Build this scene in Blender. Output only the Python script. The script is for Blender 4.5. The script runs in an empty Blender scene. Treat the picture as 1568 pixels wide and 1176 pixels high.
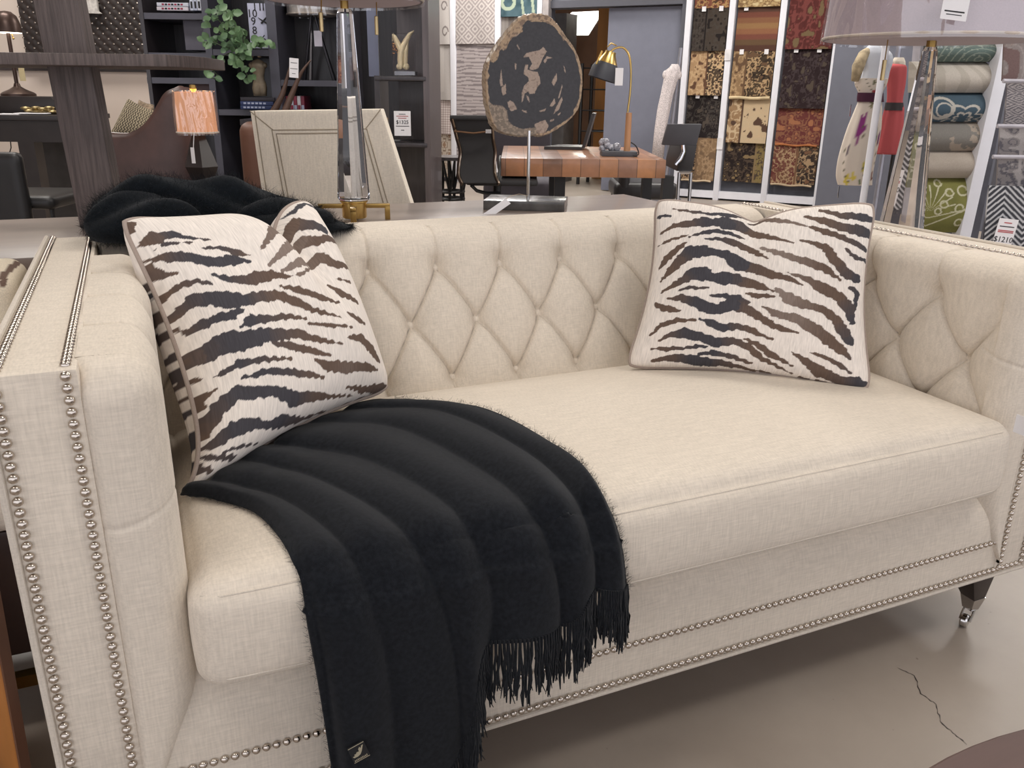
import bpy, bmesh, math, random
from mathutils import Vector, Matrix, Quaternion
from mathutils.bvhtree import BVHTree
from math import sin, cos, pi, radians, exp, sqrt

random.seed(7)
SC = bpy.context.scene
COL = SC.collection

# ------------------------------------------------------------------ camera
YAW, PITCH, ROLL, FPX = radians(24.02), radians(19.3), radians(0.745), 1283.0
CP = Vector((0.0897, -0.952, 1.047))
VF = Vector((sin(YAW) * cos(PITCH), cos(YAW) * cos(PITCH), -sin(PITCH)))
_r = Vector((cos(YAW), -sin(YAW), 0)); _u = _r.cross(VF)
VR = _r * cos(ROLL) + _u * sin(ROLL)
VU = -_r * sin(ROLL) + _u * cos(ROLL)
FH = Vector((sin(YAW), cos(YAW), 0)); RH = Vector((cos(YAW), -sin(YAW), 0))
cam = bpy.data.cameras.new('camera'); cam.sensor_width = 36; cam.sensor_fit = 'HORIZONTAL'
cam.lens = FPX / 1568 * 36; cam.clip_start = .02
co = bpy.data.objects.new('camera', cam); COL.objects.link(co)
co.matrix_world = Matrix(((VR.x, VU.x, -VF.x, CP.x), (VR.y, VU.y, -VF.y, CP.y), (VR.z, VU.z, -VF.z, CP.z), (0, 0, 0, 1)))
SC.camera = co

def ray(x, y): return VF + VR * ((x - 784) / FPX) - VU * ((y - 588) / FPX)
def at(x, y, d):
    """world point seen at pixel x, y at horizontal distance d in front of the photographer"""
    q = ray(x, y); return CP + q * (d / q.dot(FH))
def S(r, d, z):
    """store frame: r metres right, d metres ahead of the photographer, z up"""
    p = CP + RH * r + FH * d; return Vector((p.x, p.y, z))
def rdz(p): q = p - CP; return q.dot(RH), q.dot(FH), p.z
def proj(p):
    q = p - CP; w = q.dot(VF); return 784 + FPX * q.dot(VR) / w, 588 - FPX * q.dot(VU) / w, w

# ------------------------------------------------------------------ light
SC.view_settings.view_transform = 'Standard'; SC.view_settings.look = 'None'
SC.view_settings.gamma = 1; SC.view_settings.use_curve_mapping = False
SC.view_settings.exposure = 0.0
W = bpy.data.worlds.new('daylight'); SC.world = W; W.use_nodes = True
bg = W.node_tree.nodes['Background']; bg.inputs[0].default_value = (.93, .93, 1, 1); bg.inputs[1].default_value = 1.55

def area(name, loc, size, power, col, rot=(0, 0, 0)):
    l = bpy.data.lights.new(name, 'AREA'); l.shape = 'RECTANGLE'; l.size, l.size_y = size; l.energy = power; l.color = col
    o = bpy.data.objects.new(name, l); COL.objects.link(o); o.location = loc; o.rotation_euler = rot; return o
CEIL = 3.3
for (r, d, p) in ((-1.2, .2, 27), (1.6, .5, 27), (-2.4, 3.2, 44), (.6, 3.2, 40), (3.4, 3.6, 50), (-3.4, 5.6, 46), (-.6, 7.0, 60), (1.8, 6.8, 75), (4.4, 6.2, 60), (-.4, 9.3, 70)):  # last one is an added fill, brightening the pale rugs by the back wall
    if p: area('ceiling_and_fill_light', S(r, d, CEIL - .12), (1.2, .6), p, (1, .955, .90), (0, 0, -YAW))

# ------------------------------------------------------------------ materials
MATS = {}
def srgb(c):
    if isinstance(c, str): c = tuple(int(c[i:i + 2], 16) / 255 for i in (0, 2, 4))
    return tuple((x / 12.92 if x <= .04045 else ((x + .055) / 1.055) ** 2.4) for x in c)
def nodes_of(name):
    m = bpy.data.materials.new(name); m.use_nodes = True
    nt = m.node_tree; return m, nt, nt.nodes['Principled BSDF']
def N(nt, t, **k):
    n = nt.nodes.new(t)
    for a, b in k.items():
        if a in n.inputs: n.inputs[a].default_value = b
        else: setattr(n, a, b)
    return n
def mat(name, col, rough=.6, metal=0, var=.12, scale=12, bump=0, bscale=None, stretch=(1, 1, 1), sheen=0, trans=0, ior=1.45, emit=None, estr=0, coat=0, col2=None, detail=4, spec=.5):
    """procedural surface: base colour broken up by noise, with an optional fine bump"""
    if name in MATS: return MATS[name]
    m, nt, b = nodes_of(name); c = srgb(col)
    L = nt.links.new
    tc = N(nt, 'ShaderNodeTexCoord'); mp = N(nt, 'ShaderNodeMapping'); mp.inputs['Scale'].default_value = stretch
    L(tc.outputs['Object'], mp.inputs[0])
    nz = N(nt, 'ShaderNodeTexNoise', Scale=scale, Detail=detail); L(mp.outputs[0], nz.inputs[0])
    rp = N(nt, 'ShaderNodeValToRGB'); L(nz.outputs[0], rp.inputs[0])
    c2 = srgb(col2) if col2 else tuple(min(1, x * (1 + var)) for x in c)
    c1 = c if col2 else tuple(x * (1 - var) for x in c)
    rp.color_ramp.elements[0].color = (*c1, 1); rp.color_ramp.elements[1].color = (*c2, 1)
    rp.color_ramp.elements[0].position = .35; rp.color_ramp.elements[1].position = .65
    L(rp.outputs[0], b.inputs['Base Color'])
    b.inputs['Roughness'].default_value = rough; b.inputs['Metallic'].default_value = metal
    b.inputs['Specular IOR Level'].default_value = spec
    if sheen: b.inputs['Sheen Weight'].default_value = sheen; b.inputs['Sheen Roughness'].default_value = .5
    if trans: b.inputs['Transmission Weight'].default_value = trans; b.inputs['IOR'].default_value = ior
    if coat: b.inputs['Coat Weight'].default_value = coat; b.inputs['Coat Roughness'].default_value = .1
    if emit: b.inputs['Emission Color'].default_value = (*srgb(emit), 1); b.inputs['Emission Strength'].default_value = estr
    if bump:
        n2 = N(nt, 'ShaderNodeTexNoise', Scale=bscale or scale * 4, Detail=3); L(mp.outputs[0], n2.inputs[0])
        bp = N(nt, 'ShaderNodeBump', Strength=bump, Distance=.002); L(n2.outputs[0], bp.inputs['Height']); L(bp.outputs[0], b.inputs['Normal'])
    MATS[name] = m; return m
def attr_mat(name, rough=.8, bump=.3, bscale=900, sheen=0, trans=0, weave=(1, 1, 1), spec=.3, sat=.9, val=1):
    """surface whose woven or printed pattern is stored per point of the mesh"""
    if name in MATS: return MATS[name]
    m, nt, b = nodes_of(name); L = nt.links.new
    a = N(nt, 'ShaderNodeVertexColor', layer_name='dye'); 
    tc = N(nt, 'ShaderNodeTexCoord'); mp = N(nt, 'ShaderNodeMapping'); mp.inputs['Scale'].default_value = weave; L(tc.outputs['UV'] if weave[0] != weave[1] else tc.outputs['Object'], mp.inputs[0])
    nz = N(nt, 'ShaderNodeTexNoise', Scale=bscale, Detail=2); L(mp.outputs[0], nz.inputs[0])
    mr = N(nt, 'ShaderNodeMapRange'); mr.inputs[1].default_value = .3; mr.inputs[2].default_value = .7; mr.inputs[3].default_value = .86; mr.inputs[4].default_value = 1.1; L(nz.outputs[0], mr.inputs[0])
    mx = N(nt, 'ShaderNodeVectorMath', operation='MULTIPLY'); hs = N(nt, 'ShaderNodeHueSaturation', Saturation=sat, Value=val); L(a.outputs[0], hs.inputs['Color']); L(hs.outputs[0], mx.inputs[0]); L(mr.outputs[0], mx.inputs[1])
    L(mx.outputs[0], b.inputs['Base Color']); b.inputs['Roughness'].default_value = rough; b.inputs['Specular IOR Level'].default_value = spec
    if sheen: b.inputs['Sheen Weight'].default_value = sheen
    bp = N(nt, 'ShaderNodeBump', Strength=bump, Distance=.001); L(nz.outputs[0], bp.inputs['Height']); L(bp.outputs[0], b.inputs['Normal'])
    MATS[name] = m; return m
def linen(name, col, scale=420, var=.10, bump=.35, rough=.85):
    """plain woven linen: threads in two directions"""
    if name in MATS: return MATS[name]
    m, nt, b = nodes_of(name); c = srgb(col); L = nt.links.new
    tc = N(nt, 'ShaderNodeTexCoord'); hs = []
    for st in ((.08, 1, 1), (1, .25, .08)):
        mp = N(nt, 'ShaderNodeMapping'); mp.inputs['Scale'].default_value = st; L(tc.outputs['Object'], mp.inputs[0])
        nz = N(nt, 'ShaderNodeTexNoise', Scale=scale, Detail=2); L(mp.outputs[0], nz.inputs[0]); hs.append(nz)
    ad = N(nt, 'ShaderNodeMath', operation='ADD'); L(hs[0].outputs[0], ad.inputs[0]); L(hs[1].outputs[0], ad.inputs[1])
    big = N(nt, 'ShaderNodeTexNoise', Scale=6, Detail=5); L(tc.outputs['Object'], big.inputs[0])
    a2 = N(nt, 'ShaderNodeMath', operation='MULTIPLY_ADD'); a2.inputs[1].default_value = .35; L(big.outputs[0], a2.inputs[0]); L(ad.outputs[0], a2.inputs[2])
    mr = N(nt, 'ShaderNodeMapRange'); mr.inputs[1].default_value = .85; mr.inputs[2].default_value = 1.5; mr.inputs[3].default_value = 1 - var; mr.inputs[4].default_value = 1 + var; L(a2.outputs[0], mr.inputs[0])
    mx = N(nt, 'ShaderNodeVectorMath', operation='MULTIPLY'); mx.inputs[0].default_value = c; L(mr.outputs[0], mx.inputs[1]); L(mx.outputs[0], b.inputs['Base Color'])
    b.inputs['Roughness'].default_value = rough; b.inputs['Specular IOR Level'].default_value = .25; b.inputs['Sheen Weight'].default_value = .1
    bp = N(nt, 'ShaderNodeBump', Strength=bump, Distance=.0008); L(ad.outputs[0], bp.inputs['Height']); L(bp.outputs[0], b.inputs['Normal'])
    MATS[name] = m; return m

# ------------------------------------------------------------------ mesh helpers
class MB:
    """collects shapes and links them as ONE mesh object"""
    def __init__(s): s.v = []; s.f = []; s.col = {}; s.uv = None
    def add(s, vs, fs, col=None):
        n = len(s.v); s.v += [Vector(v) for v in vs]; s.f += [tuple(i + n for i in f) for f in fs]
        if col is not None:
            for i in range(len(vs)): s.col[n + i] = col[i] if isinstance(col, list) else col
        return s
    def box(s, c, size, rot=None, taper=(1, 1)):
        a, b, d = size[0] / 2, size[1] / 2, size[2] / 2; R = rot or Matrix.Identity(3)
        vs = [Vector((x * a * (taper[0] if z < 0 else 1), y * b * (taper[1] if z < 0 else 1), z * d)) for z in (-1, 1) for y in (-1, 1) for x in (-1, 1)]
        vs = [Vector(c) + R @ v for v in vs]
        return s.add(vs, [(0, 2, 3, 1), (4, 5, 7, 6), (0, 1, 5, 4), (2, 6, 7, 3), (0, 4, 6, 2), (1, 3, 7, 5)])
    def tube(s, pts, r, n=10, close=False, cap=True, flat=None):
        pts = [Vector(p) for p in pts]; m = len(pts); rs = r if isinstance(r, (list, tuple)) else [r] * m
        t0 = (pts[1] - pts[0]).normalized(); up = Vector((0, 0, 1)) if abs(t0.z) < .9 else Vector((1, 0, 0))
        x = t0.cross(up).normalized(); vs = []
        for i, p in enumerate(pts):
            if close: t = (pts[(i + 1) % m] - pts[i - 1])
            else: t = pts[min(i + 1, m - 1)] - pts[max(i - 1, 0)]
            t.normalize(); x = (x - t * x.dot(t)).normalized(); y = t.cross(x)
            for k in range(n):
                a = 2 * pi * k / n; vs.append(p + (x * cos(a) + y * sin(a) * (flat or 1)) * rs[i])
        fs = []
        for i in range(m if close else m - 1):
            j = (i + 1) % m
            for k in range(n): k2 = (k + 1) % n; fs.append((i * n + k, i * n + k2, j * n + k2, j * n + k))
        if cap and not close: fs.append(tuple(range(n))[::-1]); fs.append(tuple((m - 1) * n + k for k in range(n)))
        return s.add(vs, fs)
    def lathe(s, prof, c=(0, 0, 0), n=32, R=None, sq=None):
        """profile of (radius, z) turned about z"""
        c = Vector(c); R = R or Matrix.Identity(3); vs = []
        for (r, z) in prof:
            for k in range(n):
                a = 2 * pi * k / n; rr = r
                vs.append(c + R @ Vector((rr * cos(a), rr * sin(a), z)))
        fs = [(i * n + k, i * n + (k + 1) % n, (i + 1) * n + (k + 1) % n, (i + 1) * n + k) for i in range(len(prof) - 1) for k in range(n)]
        if prof[0][0] > 1e-5: fs.append(tuple(range(n))[::-1])
        if prof[-1][0] > 1e-5: fs.append(tuple((len(prof) - 1) * n + k for k in range(n)))
        return s.add(vs, fs)
    def prism(s, poly, o, ax, ay, az, h0, h1):
        """2D outline in the plane (ax, ay) at o, extruded along az from h0 to h1"""
        o, ax, ay, az = map(Vector, (o, ax, ay, az)); n = len(poly)
        vs = [o + ax * p[0] + ay * p[1] + az * h for h in (h0, h1) for p in poly]
        fs = [tuple(range(n))[::-1], tuple(range(n, 2 * n))] + [(k, (k + 1) % n, n + (k + 1) % n, n + k) for k in range(n)]
        return s.add(vs, fs)
    def grid(s, fn, nu, nv, col=None, wrap=False, flip=False):
        """surface fn(u, v) for u, v in 0..1"""
        vs = []; cs = []
        for j in range(nv + 1):
            for i in range(nu + 1):
                vs.append(fn(i / nu, j / nv))
                if col: cs.append(col(i / nu, j / nv))
        w = nu + 1; fs = []
        for j in range(nv):
            for i in range(nu):
                q = (j * w + i, j * w + i + 1, (j + 1) * w + i + 1, (j + 1) * w + i); fs.append(q[::-1] if flip else q)
        return s.add(vs, fs, cs if col else None)
    def sphere(s, c, r, n=16, m=10, R=None, sc=(1, 1, 1)):
        c = Vector(c); R = R or Matrix.Identity(3); vs = [c + R @ Vector((0, 0, -r * sc[2]))]
        for j in range(1, m):
            t = pi * j / m - pi / 2
            for k in range(n): a = 2 * pi * k / n; vs.append(c + R @ Vector((r * cos(t) * cos(a) * sc[0], r * cos(t) * sin(a) * sc[1], r * sin(t) * sc[2])))
        vs.append(c + R @ Vector((0, 0, r * sc[2]))); e = len(vs) - 1
        fs = [(0, 1 + (k + 1) % n, 1 + k) for k in range(n)]
        fs += [(1 + j * n + k, 1 + j * n + (k + 1) % n, 1 + (j + 1) * n + (k + 1) % n, 1 + (j + 1) * n + k) for j in range(m - 2) for k in range(n)]
        fs += [(e, 1 + (m - 2) * n + k, 1 + (m - 2) * n + (k + 1) % n) for k in range(n)]
        return s.add(vs, fs)
    def build(s, name, m, parent=None, smooth=True, bevel=0, solid=0, origin=None, angle=None):
        me = bpy.data.meshes.new(name)
        me.from_pydata([tuple(v) for v in s.v], [], s.f); me.validate()
        if s.col:
            a = me.color_attributes.new('dye', 'FLOAT_COLOR', 'POINT')
            for i, c in s.col.items(): a.data[i].color = (c[0], c[1], c[2], 1)
        if s.uv:
            l = me.uv_layers.new(name='UVMap')
            for lp in me.loops: l.data[lp.index].uv = s.uv[lp.vertex_index]
        bm = bmesh.new(); bm.from_mesh(me); bmesh.ops.remove_doubles(bm, verts=bm.verts, dist=1e-6) if not s.col else None
        bmesh.ops.recalc_face_normals(bm, faces=bm.faces)
        if bevel:
            es = [e for e in bm.edges if len(e.link_faces) == 2 and e.calc_face_angle(0) > .5]
            bmesh.ops.bevel(bm, geom=es, offset=bevel, segments=2, profile=.6, affect='EDGES', clamp_overlap=True)
        bm.to_mesh(me); bm.free()
        me.materials.append(m)
        if smooth:
            me.shade_smooth()
            if angle or bevel or True: me.set_sharp_from_angle(angle=radians(angle or 38))
        o = bpy.data.objects.new(name, me); COL.objects.link(o)
        if parent is not None:
            o.parent = parent; o.matrix_parent_inverse = parent.matrix_world.inverted() if False else Matrix.Translation(-Vector(parent.location)) if parent.type == 'EMPTY' else Matrix.Identity(4)
            if parent.type != 'EMPTY': o.matrix_parent_inverse = Matrix.Identity(4)
        if solid:
            md = o.modifiers.new('thickness', 'SOLIDIFY'); md.thickness = solid; md.offset = -1
        return o
def thing(name, label, cat, loc, group=None):
    o = bpy.data.objects.new(name, None); COL.objects.link(o); o.location = loc; o.empty_display_size = .05
    o['label'] = label; o['category'] = cat
    if group: o['group'] = group
    return o
def tag(o, label, cat, group=None, kind=None):
    o['label'] = label; o['category'] = cat
    if group: o['group'] = group
    if kind: o['kind'] = kind
    return o
def struct(o): o['kind'] = 'structure'; return o
def rotz(a): return Matrix.Rotation(a, 3, 'Z')
def basis(x, y, z): return Matrix((x, y, z)).transposed()
STORE = basis(RH, FH, Vector((0, 0, 1)))                 # axes right / ahead / up
def rbox(mb, c, size, r, n=(8, 8, 8), R=None, warp=None):
    """box with generously rounded edges; warp(p in -1..1) -> extra local offset"""
    h = [x / 2 for x in size]; R = R or Matrix.Identity(3); c = Vector(c)
    seen = {}; vs = []; fs = []
    def vid(i, j, k):
        key = (i, j, k)
        if key not in seen:
            q = Vector((-1 + 2 * i / n[0], -1 + 2 * j / n[1], -1 + 2 * k / n[2]))
            # denser towards the edges
            p = Vector([h[a] * sin(q[a] * pi / 2) * .35 + h[a] * q[a] * .65 for a in range(3)])
            inn = Vector([max(-(h[a] - r), min(h[a] - r, p[a])) for a in range(3)]); d = p - inn
            if d.length > 1e-9:
                if sum(abs(x) > 1e-9 for x in d) > 0: p = inn + d.normalized() * r * (1 if max(abs(d[a]) for a in range(3)) > r * .999 else d.length / r)
            if warp: p = p + Vector(warp(q))
            seen[key] = len(vs); vs.append(c + R @ p)
        return seen[key]
    for a in range(3):
        b, d = (a + 1) % 3, (a + 2) % 3
        for side in (0, n[a]):
            for i in range(n[b]):
                for j in range(n[d]):
                    q = []
                    for (x, y) in ((i, j), (i + 1, j), (i + 1, j + 1), (i, j + 1)):
                        k = [0, 0, 0]; k[a] = side; k[b] = x; k[d] = y; q.append(vid(*k))
                    fs.append(tuple(q))
    return mb.add(vs, fs)

#@@SECTION sofa
# ================================================================== the sofa
SL, SW, SH, SD, ZB, ZU = 1.589, .065, .767, .90, .15, .215     # inner nail rows, panel width, height, depth, rail nails
M_LIN = linen('cream_linen', 'D6CBBC')
M_WELT = linen('cream_welt', 'CDC3B6', scale=700)
M_NAIL = mat('polished_nail', 'C9BFB4', rough=.22, metal=1, var=.03)
M_DWOOD = mat('espresso_wood', '2B2220', rough=.35, var=.2, scale=8, stretch=(1, 1, .1), bump=.1)
M_STEEL = mat('polished_steel', 'C8C6C4', rough=.12, metal=1, var=.02)

sofa = thing('sofa', 'long cream linen sofa with button tufting, square arms and silver nailhead trim', 'sofa', (SL / 2, SD / 2, 0))

SP, ROWP, Z1, X0 = .1518, .1105, .678, .5217
def tuft(s, z, x0, sp, amp=.040, zlo=Z1 - 2 * ROWP):
    """how far the padding is pulled in at position s, height z"""
    zz = min(max(z, zlo), Z1)
    a = (s - x0) / sp + (zz - Z1) / (2 * ROWP); b = (s - x0) / sp - (zz - Z1) / (2 * ROWP)
    ca, cb = abs(sin(pi * a)), abs(sin(pi * b)); gr = sqrt(1 / sp ** 2 + (1 / (4 * ROWP ** 2) if z == zz else 0))
    d = .30 * (1 - min(ca, cb) ** .6) + .16 * (1 - (ca * cb) ** .5)
    dist = min(abs(a - round(a)), abs(b - round(b))) / gr
    groove = .17 * exp(-(dist / .0026) ** 1.4)
    best = 9
    for row in range(3):
        zr = Z1 - row * ROWP; off = x0 + (.5 * sp if row % 2 else 0)
        k = round((s - off) / sp); best = min(best, (s - off - k * sp) ** 2 + (z - zr) ** 2)
    dm = .70 * exp(-(sqrt(best) / .017) ** 1.2)
    if z > Z1: f = max(0, 1 - (z - Z1) / .09); d *= .25 + .75 * f; groove *= .5 + .5 * f
    if z < zlo: d *= max(.3, 1 - (zlo - z) / .12)
    return amp * (d + groove * (1 if best > .00006 else 0) + dm)

def back_surface(u, v):
    """u across, v from the seat up over the top roll"""
    x = .02 + u * (SL - .04)
    z0, z1, rr = .36, .712, .0945
    L1 = .35; L2 = rr * pi / 2 * 1.0; L3 = .058; t = v * (L1 + L2 + L3)
    if t < L1:
        z = z0 + (z1 - z0) * t / L1; y = .592 + (z - z0) * .46; n = Vector((0, -.908, .418)); zz = z
    elif t < L1 + L2:
        a = (t - L1) / L2; ang = radians(24.7) + a * radians(65.3)
        cy, cz = .592 + (z1 - z0) * .46 + rr * cos(radians(24.7)), z1 - rr * sin(radians(24.7))
        n = Vector((0, -cos(ang), sin(ang))); y = cy - rr * cos(ang); z = cz + rr * sin(ang); zz = z1 + (t - L1)
    else:
        cy = .592 + (z1 - z0) * .46 + rr * cos(radians(24.7)); cz = z1 - rr * sin(radians(24.7))
        y = cy + (t - L1 - L2); z = cz + rr; n = Vector((0, 0, 1)); zz = z1 + (t - L1)
    k = tuft(x, zz - .016, X0, SP)
    if t > L1 + L2: k *= max(0, 1 - (t - L1 - L2) / L3)
    return Vector((x, y, z)) - n * k
mb = MB(); mb.grid(back_surface, 760, 210, flip=False)
back = mb.build('tufted_back', M_LIN, sofa, angle=180)

AY0, ASP = .192, .168
def arm_surface(side):
    def f(u, v):
        r = .046
        # plan path: front face outwards from the nail row, round the corner, back along the seat
        La, Lb, Lc = .045, r * pi / 2, .66; t = u * (La + Lb + Lc)
        if t < La: core = Vector((t, .036)); n = Vector((0, -1)); yy = -.05
        elif t < La + Lb: a = (t - La) / r; core = Vector((.045, .036)); n = Vector((sin(a), -cos(a))); yy = -.02
        else: core = Vector((.045, .036 + t - La - Lb)); n = Vector((1, 0)); yy = core.y
        L1, L2, L3 = .555, r * pi / 2, .037; w = v * (L1 + L2 + L3); zt = SH - r
        tf = 0
        if w < L1: z = zt - L1 + w; nz = 0; zz = z
        elif w < L1 + L2: a = (w - L1) / r; nz = a; z = zt; zz = z + (w - L1)
        else: nz = pi / 2; z = zt; zz = zt + w - L1
        if yy > -.01: tf = tuft(yy, zz, AY0, ASP, amp=.040) * min(1, max(0, (yy - .02) / .06))
        N3 = Vector((n.x * cos(nz), n.y * cos(nz), sin(nz)))
        shrink = 1 - max(0, (w - L1 - L2) / L3)
        c3 = Vector((core.x * shrink, core.y, z))
        p = c3 + N3 * r
        # a soft pleat on the arm front
        if t < La + Lb + .03: p -= N3 * .0022 * exp(-((z - .575 - .25 * max(0, t - .03)) / .0028) ** 2) * (1 if nz == 0 else 0)
        p -= N3 * tf
        kk = min(1, max(0, (z - .175) / .21)); kk = sin(kk * pi / 2) ** .8 if z < .385 else 1
        px_ = .008 + max(0, p.x - .0) * (.92) * kk
        if t < La: p.y += .012 * (1 - min(1, t / .02)) ** 2
        x = px_ if side < 0 else SL - px_
        return Vector((x, p.y, p.z))
    return f
for side in (-1, 1):
    mb = MB(); mb.grid(arm_surface(side), 380, 220); mb.build('tufted_arm', M_LIN, sofa, angle=180)

# outer shell: arms, back, rail
def slab(name, x0, x1, y0, y1, z0, z1, bev=.006, m=None):
    mb = MB(); mb.box(((x0 + x1) / 2, (y0 + y1) / 2, (z0 + z1) / 2), (x1 - x0, y1 - y0, z1 - z0)); return mb.build(name, m or M_LIN, sofa, bevel=bev)
slab('arm_panel', -SW - .012, .012, -.004, SD, ZB - .012, SH - .001)
slab('arm_panel', SL - .012, SL + SW + .012, -.004, SD, ZB - .012, SH - .001)
slab('back_panel', .012, SL - .012, .83, SD, ZB - .012, SH - .002)
def rail(u, v):
    z = ZB - .012 + v * .215; y = -.002
    if z > .25: y += .055 * ((z - .25) / .103) ** 2.2
    x = .0 + u * SL
    return Vector((x, y, z))
mb = MB(); mb.grid(rail, 60, 24)
mb.box((SL / 2, .42, .22), (SL, .80, .14)); mb.build('front_rail', M_LIN, sofa)
# welts along the edges
for sgn, xw in ((-1, -SW - .012), (1, SL + SW + .012)):
    mb = MB(); mb.tube([(xw, -.005, ZB - .012), (xw, -.005, SH - .004), (xw, .02, SH), (xw, SD, SH)], .0042, 8); mb.build('welt', M_WELT, sofa)
mb = MB(); mb.tube([(-SW - .012, -.004, ZB - .013), (SL + SW + .012, -.004, ZB - .013)], .0042, 8); mb.build('welt', M_WELT, sofa)
# thin stitched seams beside the inner nail rows and over the arm fronts
M_SEAM = mat('seam_thread', 'A89A88', rough=.9)

# seat cushion
CX0, CX1, CY0, CY1, CZ0, CZ1 = .092, SL - .085, -.036, .70, .338, .487
def cwarp(q):
    x, y, z = q
    crown = (1 - abs(x) ** 3) * (1 - max(0, y + .0) ** 3 * .9) * (1 - max(0, -y) ** 5)
    dz = .022 * crown * max(0, z) - .075 * max(0, y) ** 1.3 * max(0, z)
    dy = -.014 * (1 - z * z) * (1 - abs(x) ** 6) * max(0, -y)
    return (0.006 * x * (1 - z * z), dy, dz)
cmb = MB(); rbox(cmb, ((CX0 + CX1) / 2, (CY0 + CY1) / 2, (CZ0 + CZ1) / 2), (CX1 - CX0, CY1 - CY0, CZ1 - CZ0), .030, (110, 60, 22), warp=cwarp)
cushion = cmb.build('seat_cushion', M_LIN, sofa, angle=180)
CBVH = BVHTree.FromPolygons(cmb.v, cmb.f)
def on_cushion(x, y, dz=0):
    h = CBVH.ray_cast(Vector((x, y, 2)), Vector((0, 0, -1))); return (h[0].z + dz) if h[0] else None
for zs, nm in ((CZ1 - .012, 'seam'), (CZ0 + .024, 'seam')):
    pts = []
    for i in range(61):
        x = CX0 + .010 + (CX1 - CX0 - .020) * i / 60
        h = CBVH.ray_cast(Vector((x, -1, zs)), Vector((0, 1, 0)))
        if h[0]: pts.append(h[0] + Vector((0, -.0004, 0)))
    mb = MB(); mb.tube(pts, .0011, 6); mb.build(nm, M_WELT, cushion)

# buttons
bt = MB(); bt.lathe([(0, .0055), (.004, .0050), (.0075, .0030), (.0088, 0), (.0070, -.002)][::-1], n=14)
def place_button(p, n):
    q = MB(); R = n.to_track_quat('Z', 'Y').to_matrix(); q.add([p + R @ v for v in bt.v], bt.f); return q.build('button', M_LIN, sofa)
for row in range(3):
    z = Z1 - row * ROWP
    for k in range(-3, 7):
        x = X0 + (k + (.5 if row % 2 else 0)) * SP
        if x < .12 or x > SL - .1: continue
        zb_ = z + .016; nb_ = Vector((0, -.908, .418))
        place_button(Vector((x, .592 + (zb_ - .36) * .46, zb_)) - nb_ * .0405, nb_)
    for k in range(0, 3):
        y = AY0 + (k + (-.5 if row % 2 else 0)) * ASP
        if y < .06 or y > .5: continue
        place_button(Vector((SL - .091 + .041, y, z)), Vector((-1, 0, 0)))
        place_button(Vector((.091 - .041, y, z)), Vector((1, 0, 0)))

# nailheads: the hundred that show largest are single parts, the others one part
NS = .0133; spots = []
def row(a, b, n):
    a, b = Vector(a), Vector(b); L = (b - a).length; k = max(1, int(L / NS)); 
    for i in range(k + 1): spots.append((a + (b - a) * (i / k), Vector(n)))
row((0, 0 - .006, SH - .008), (0, -.006, ZB + .004), (0, -1, 0)); row((-SW, -.006, SH - .02), (-SW, -.006, ZB + .004), (0, -1, 0))
row((0, .012, SH), (0, SD - .01, SH), (0, 0, 1)); row((-SW, .012, SH), (-SW, SD - .01, SH), (0, 0, 1))
row((SL, -.006, SH - .02), (SL, -.006, ZB + .004), (0, -1, 0)); row((SL + SW, -.006, SH - .02), (SL + SW, -.006, ZB + .004), (0, -1, 0))
row((SL, .012, SH), (SL, SD - .01, SH), (0, 0, 1)); row((SL + SW + .013, .012, SH - .012), (SL + SW + .013, SD - .01, SH - .012), (1, 0, 0))
row((.0133, -.004, ZU), (SL - .0133, -.004, ZU), (0, -1, 0)); row((-SW + .0133, -.005, ZB), (SL + SW - .0133, -.005, ZB), (0, -1, 0))
row((0, SD + .001, SH - .008), (SL, SD + .001, SH - .008), (0, 1, 0))
nm_ = MB(); nm_.lathe([(.0057, -.0005), (.0055, .0012), (.0044, .0030), (.0025, .0041), (.00001, .0046)], n=14)
nail_me = None
def inview(p):
    x, y, w = proj(p); return -4 < x < 1572 and -4 < y < 1180
spots.sort(key=lambda s: (0 if inview(s[0]) else 1, (s[0] - CP).length))
one = None; rest = MB()
for i, (p, n) in enumerate(spots):
    R = n.to_track_quat('Z', 'Y').to_matrix()
    if i < 100:
        if one is None: one = nm_.build('nailhead', M_NAIL, sofa); o = one; one_inv = o.matrix_parent_inverse.copy()
        else: o = one.copy(); COL.objects.link(o)
        o.matrix_local = R.to_4x4(); o.matrix_parent_inverse = one_inv; o.location = p; o.rotation_euler = R.to_euler()
    else: rest.add([p + R @ v for v in nm_.v], nm_.f)
rn = rest.build('nailhead_trim', M_NAIL, sofa); rn['kind'] = 'stuff'

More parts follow.
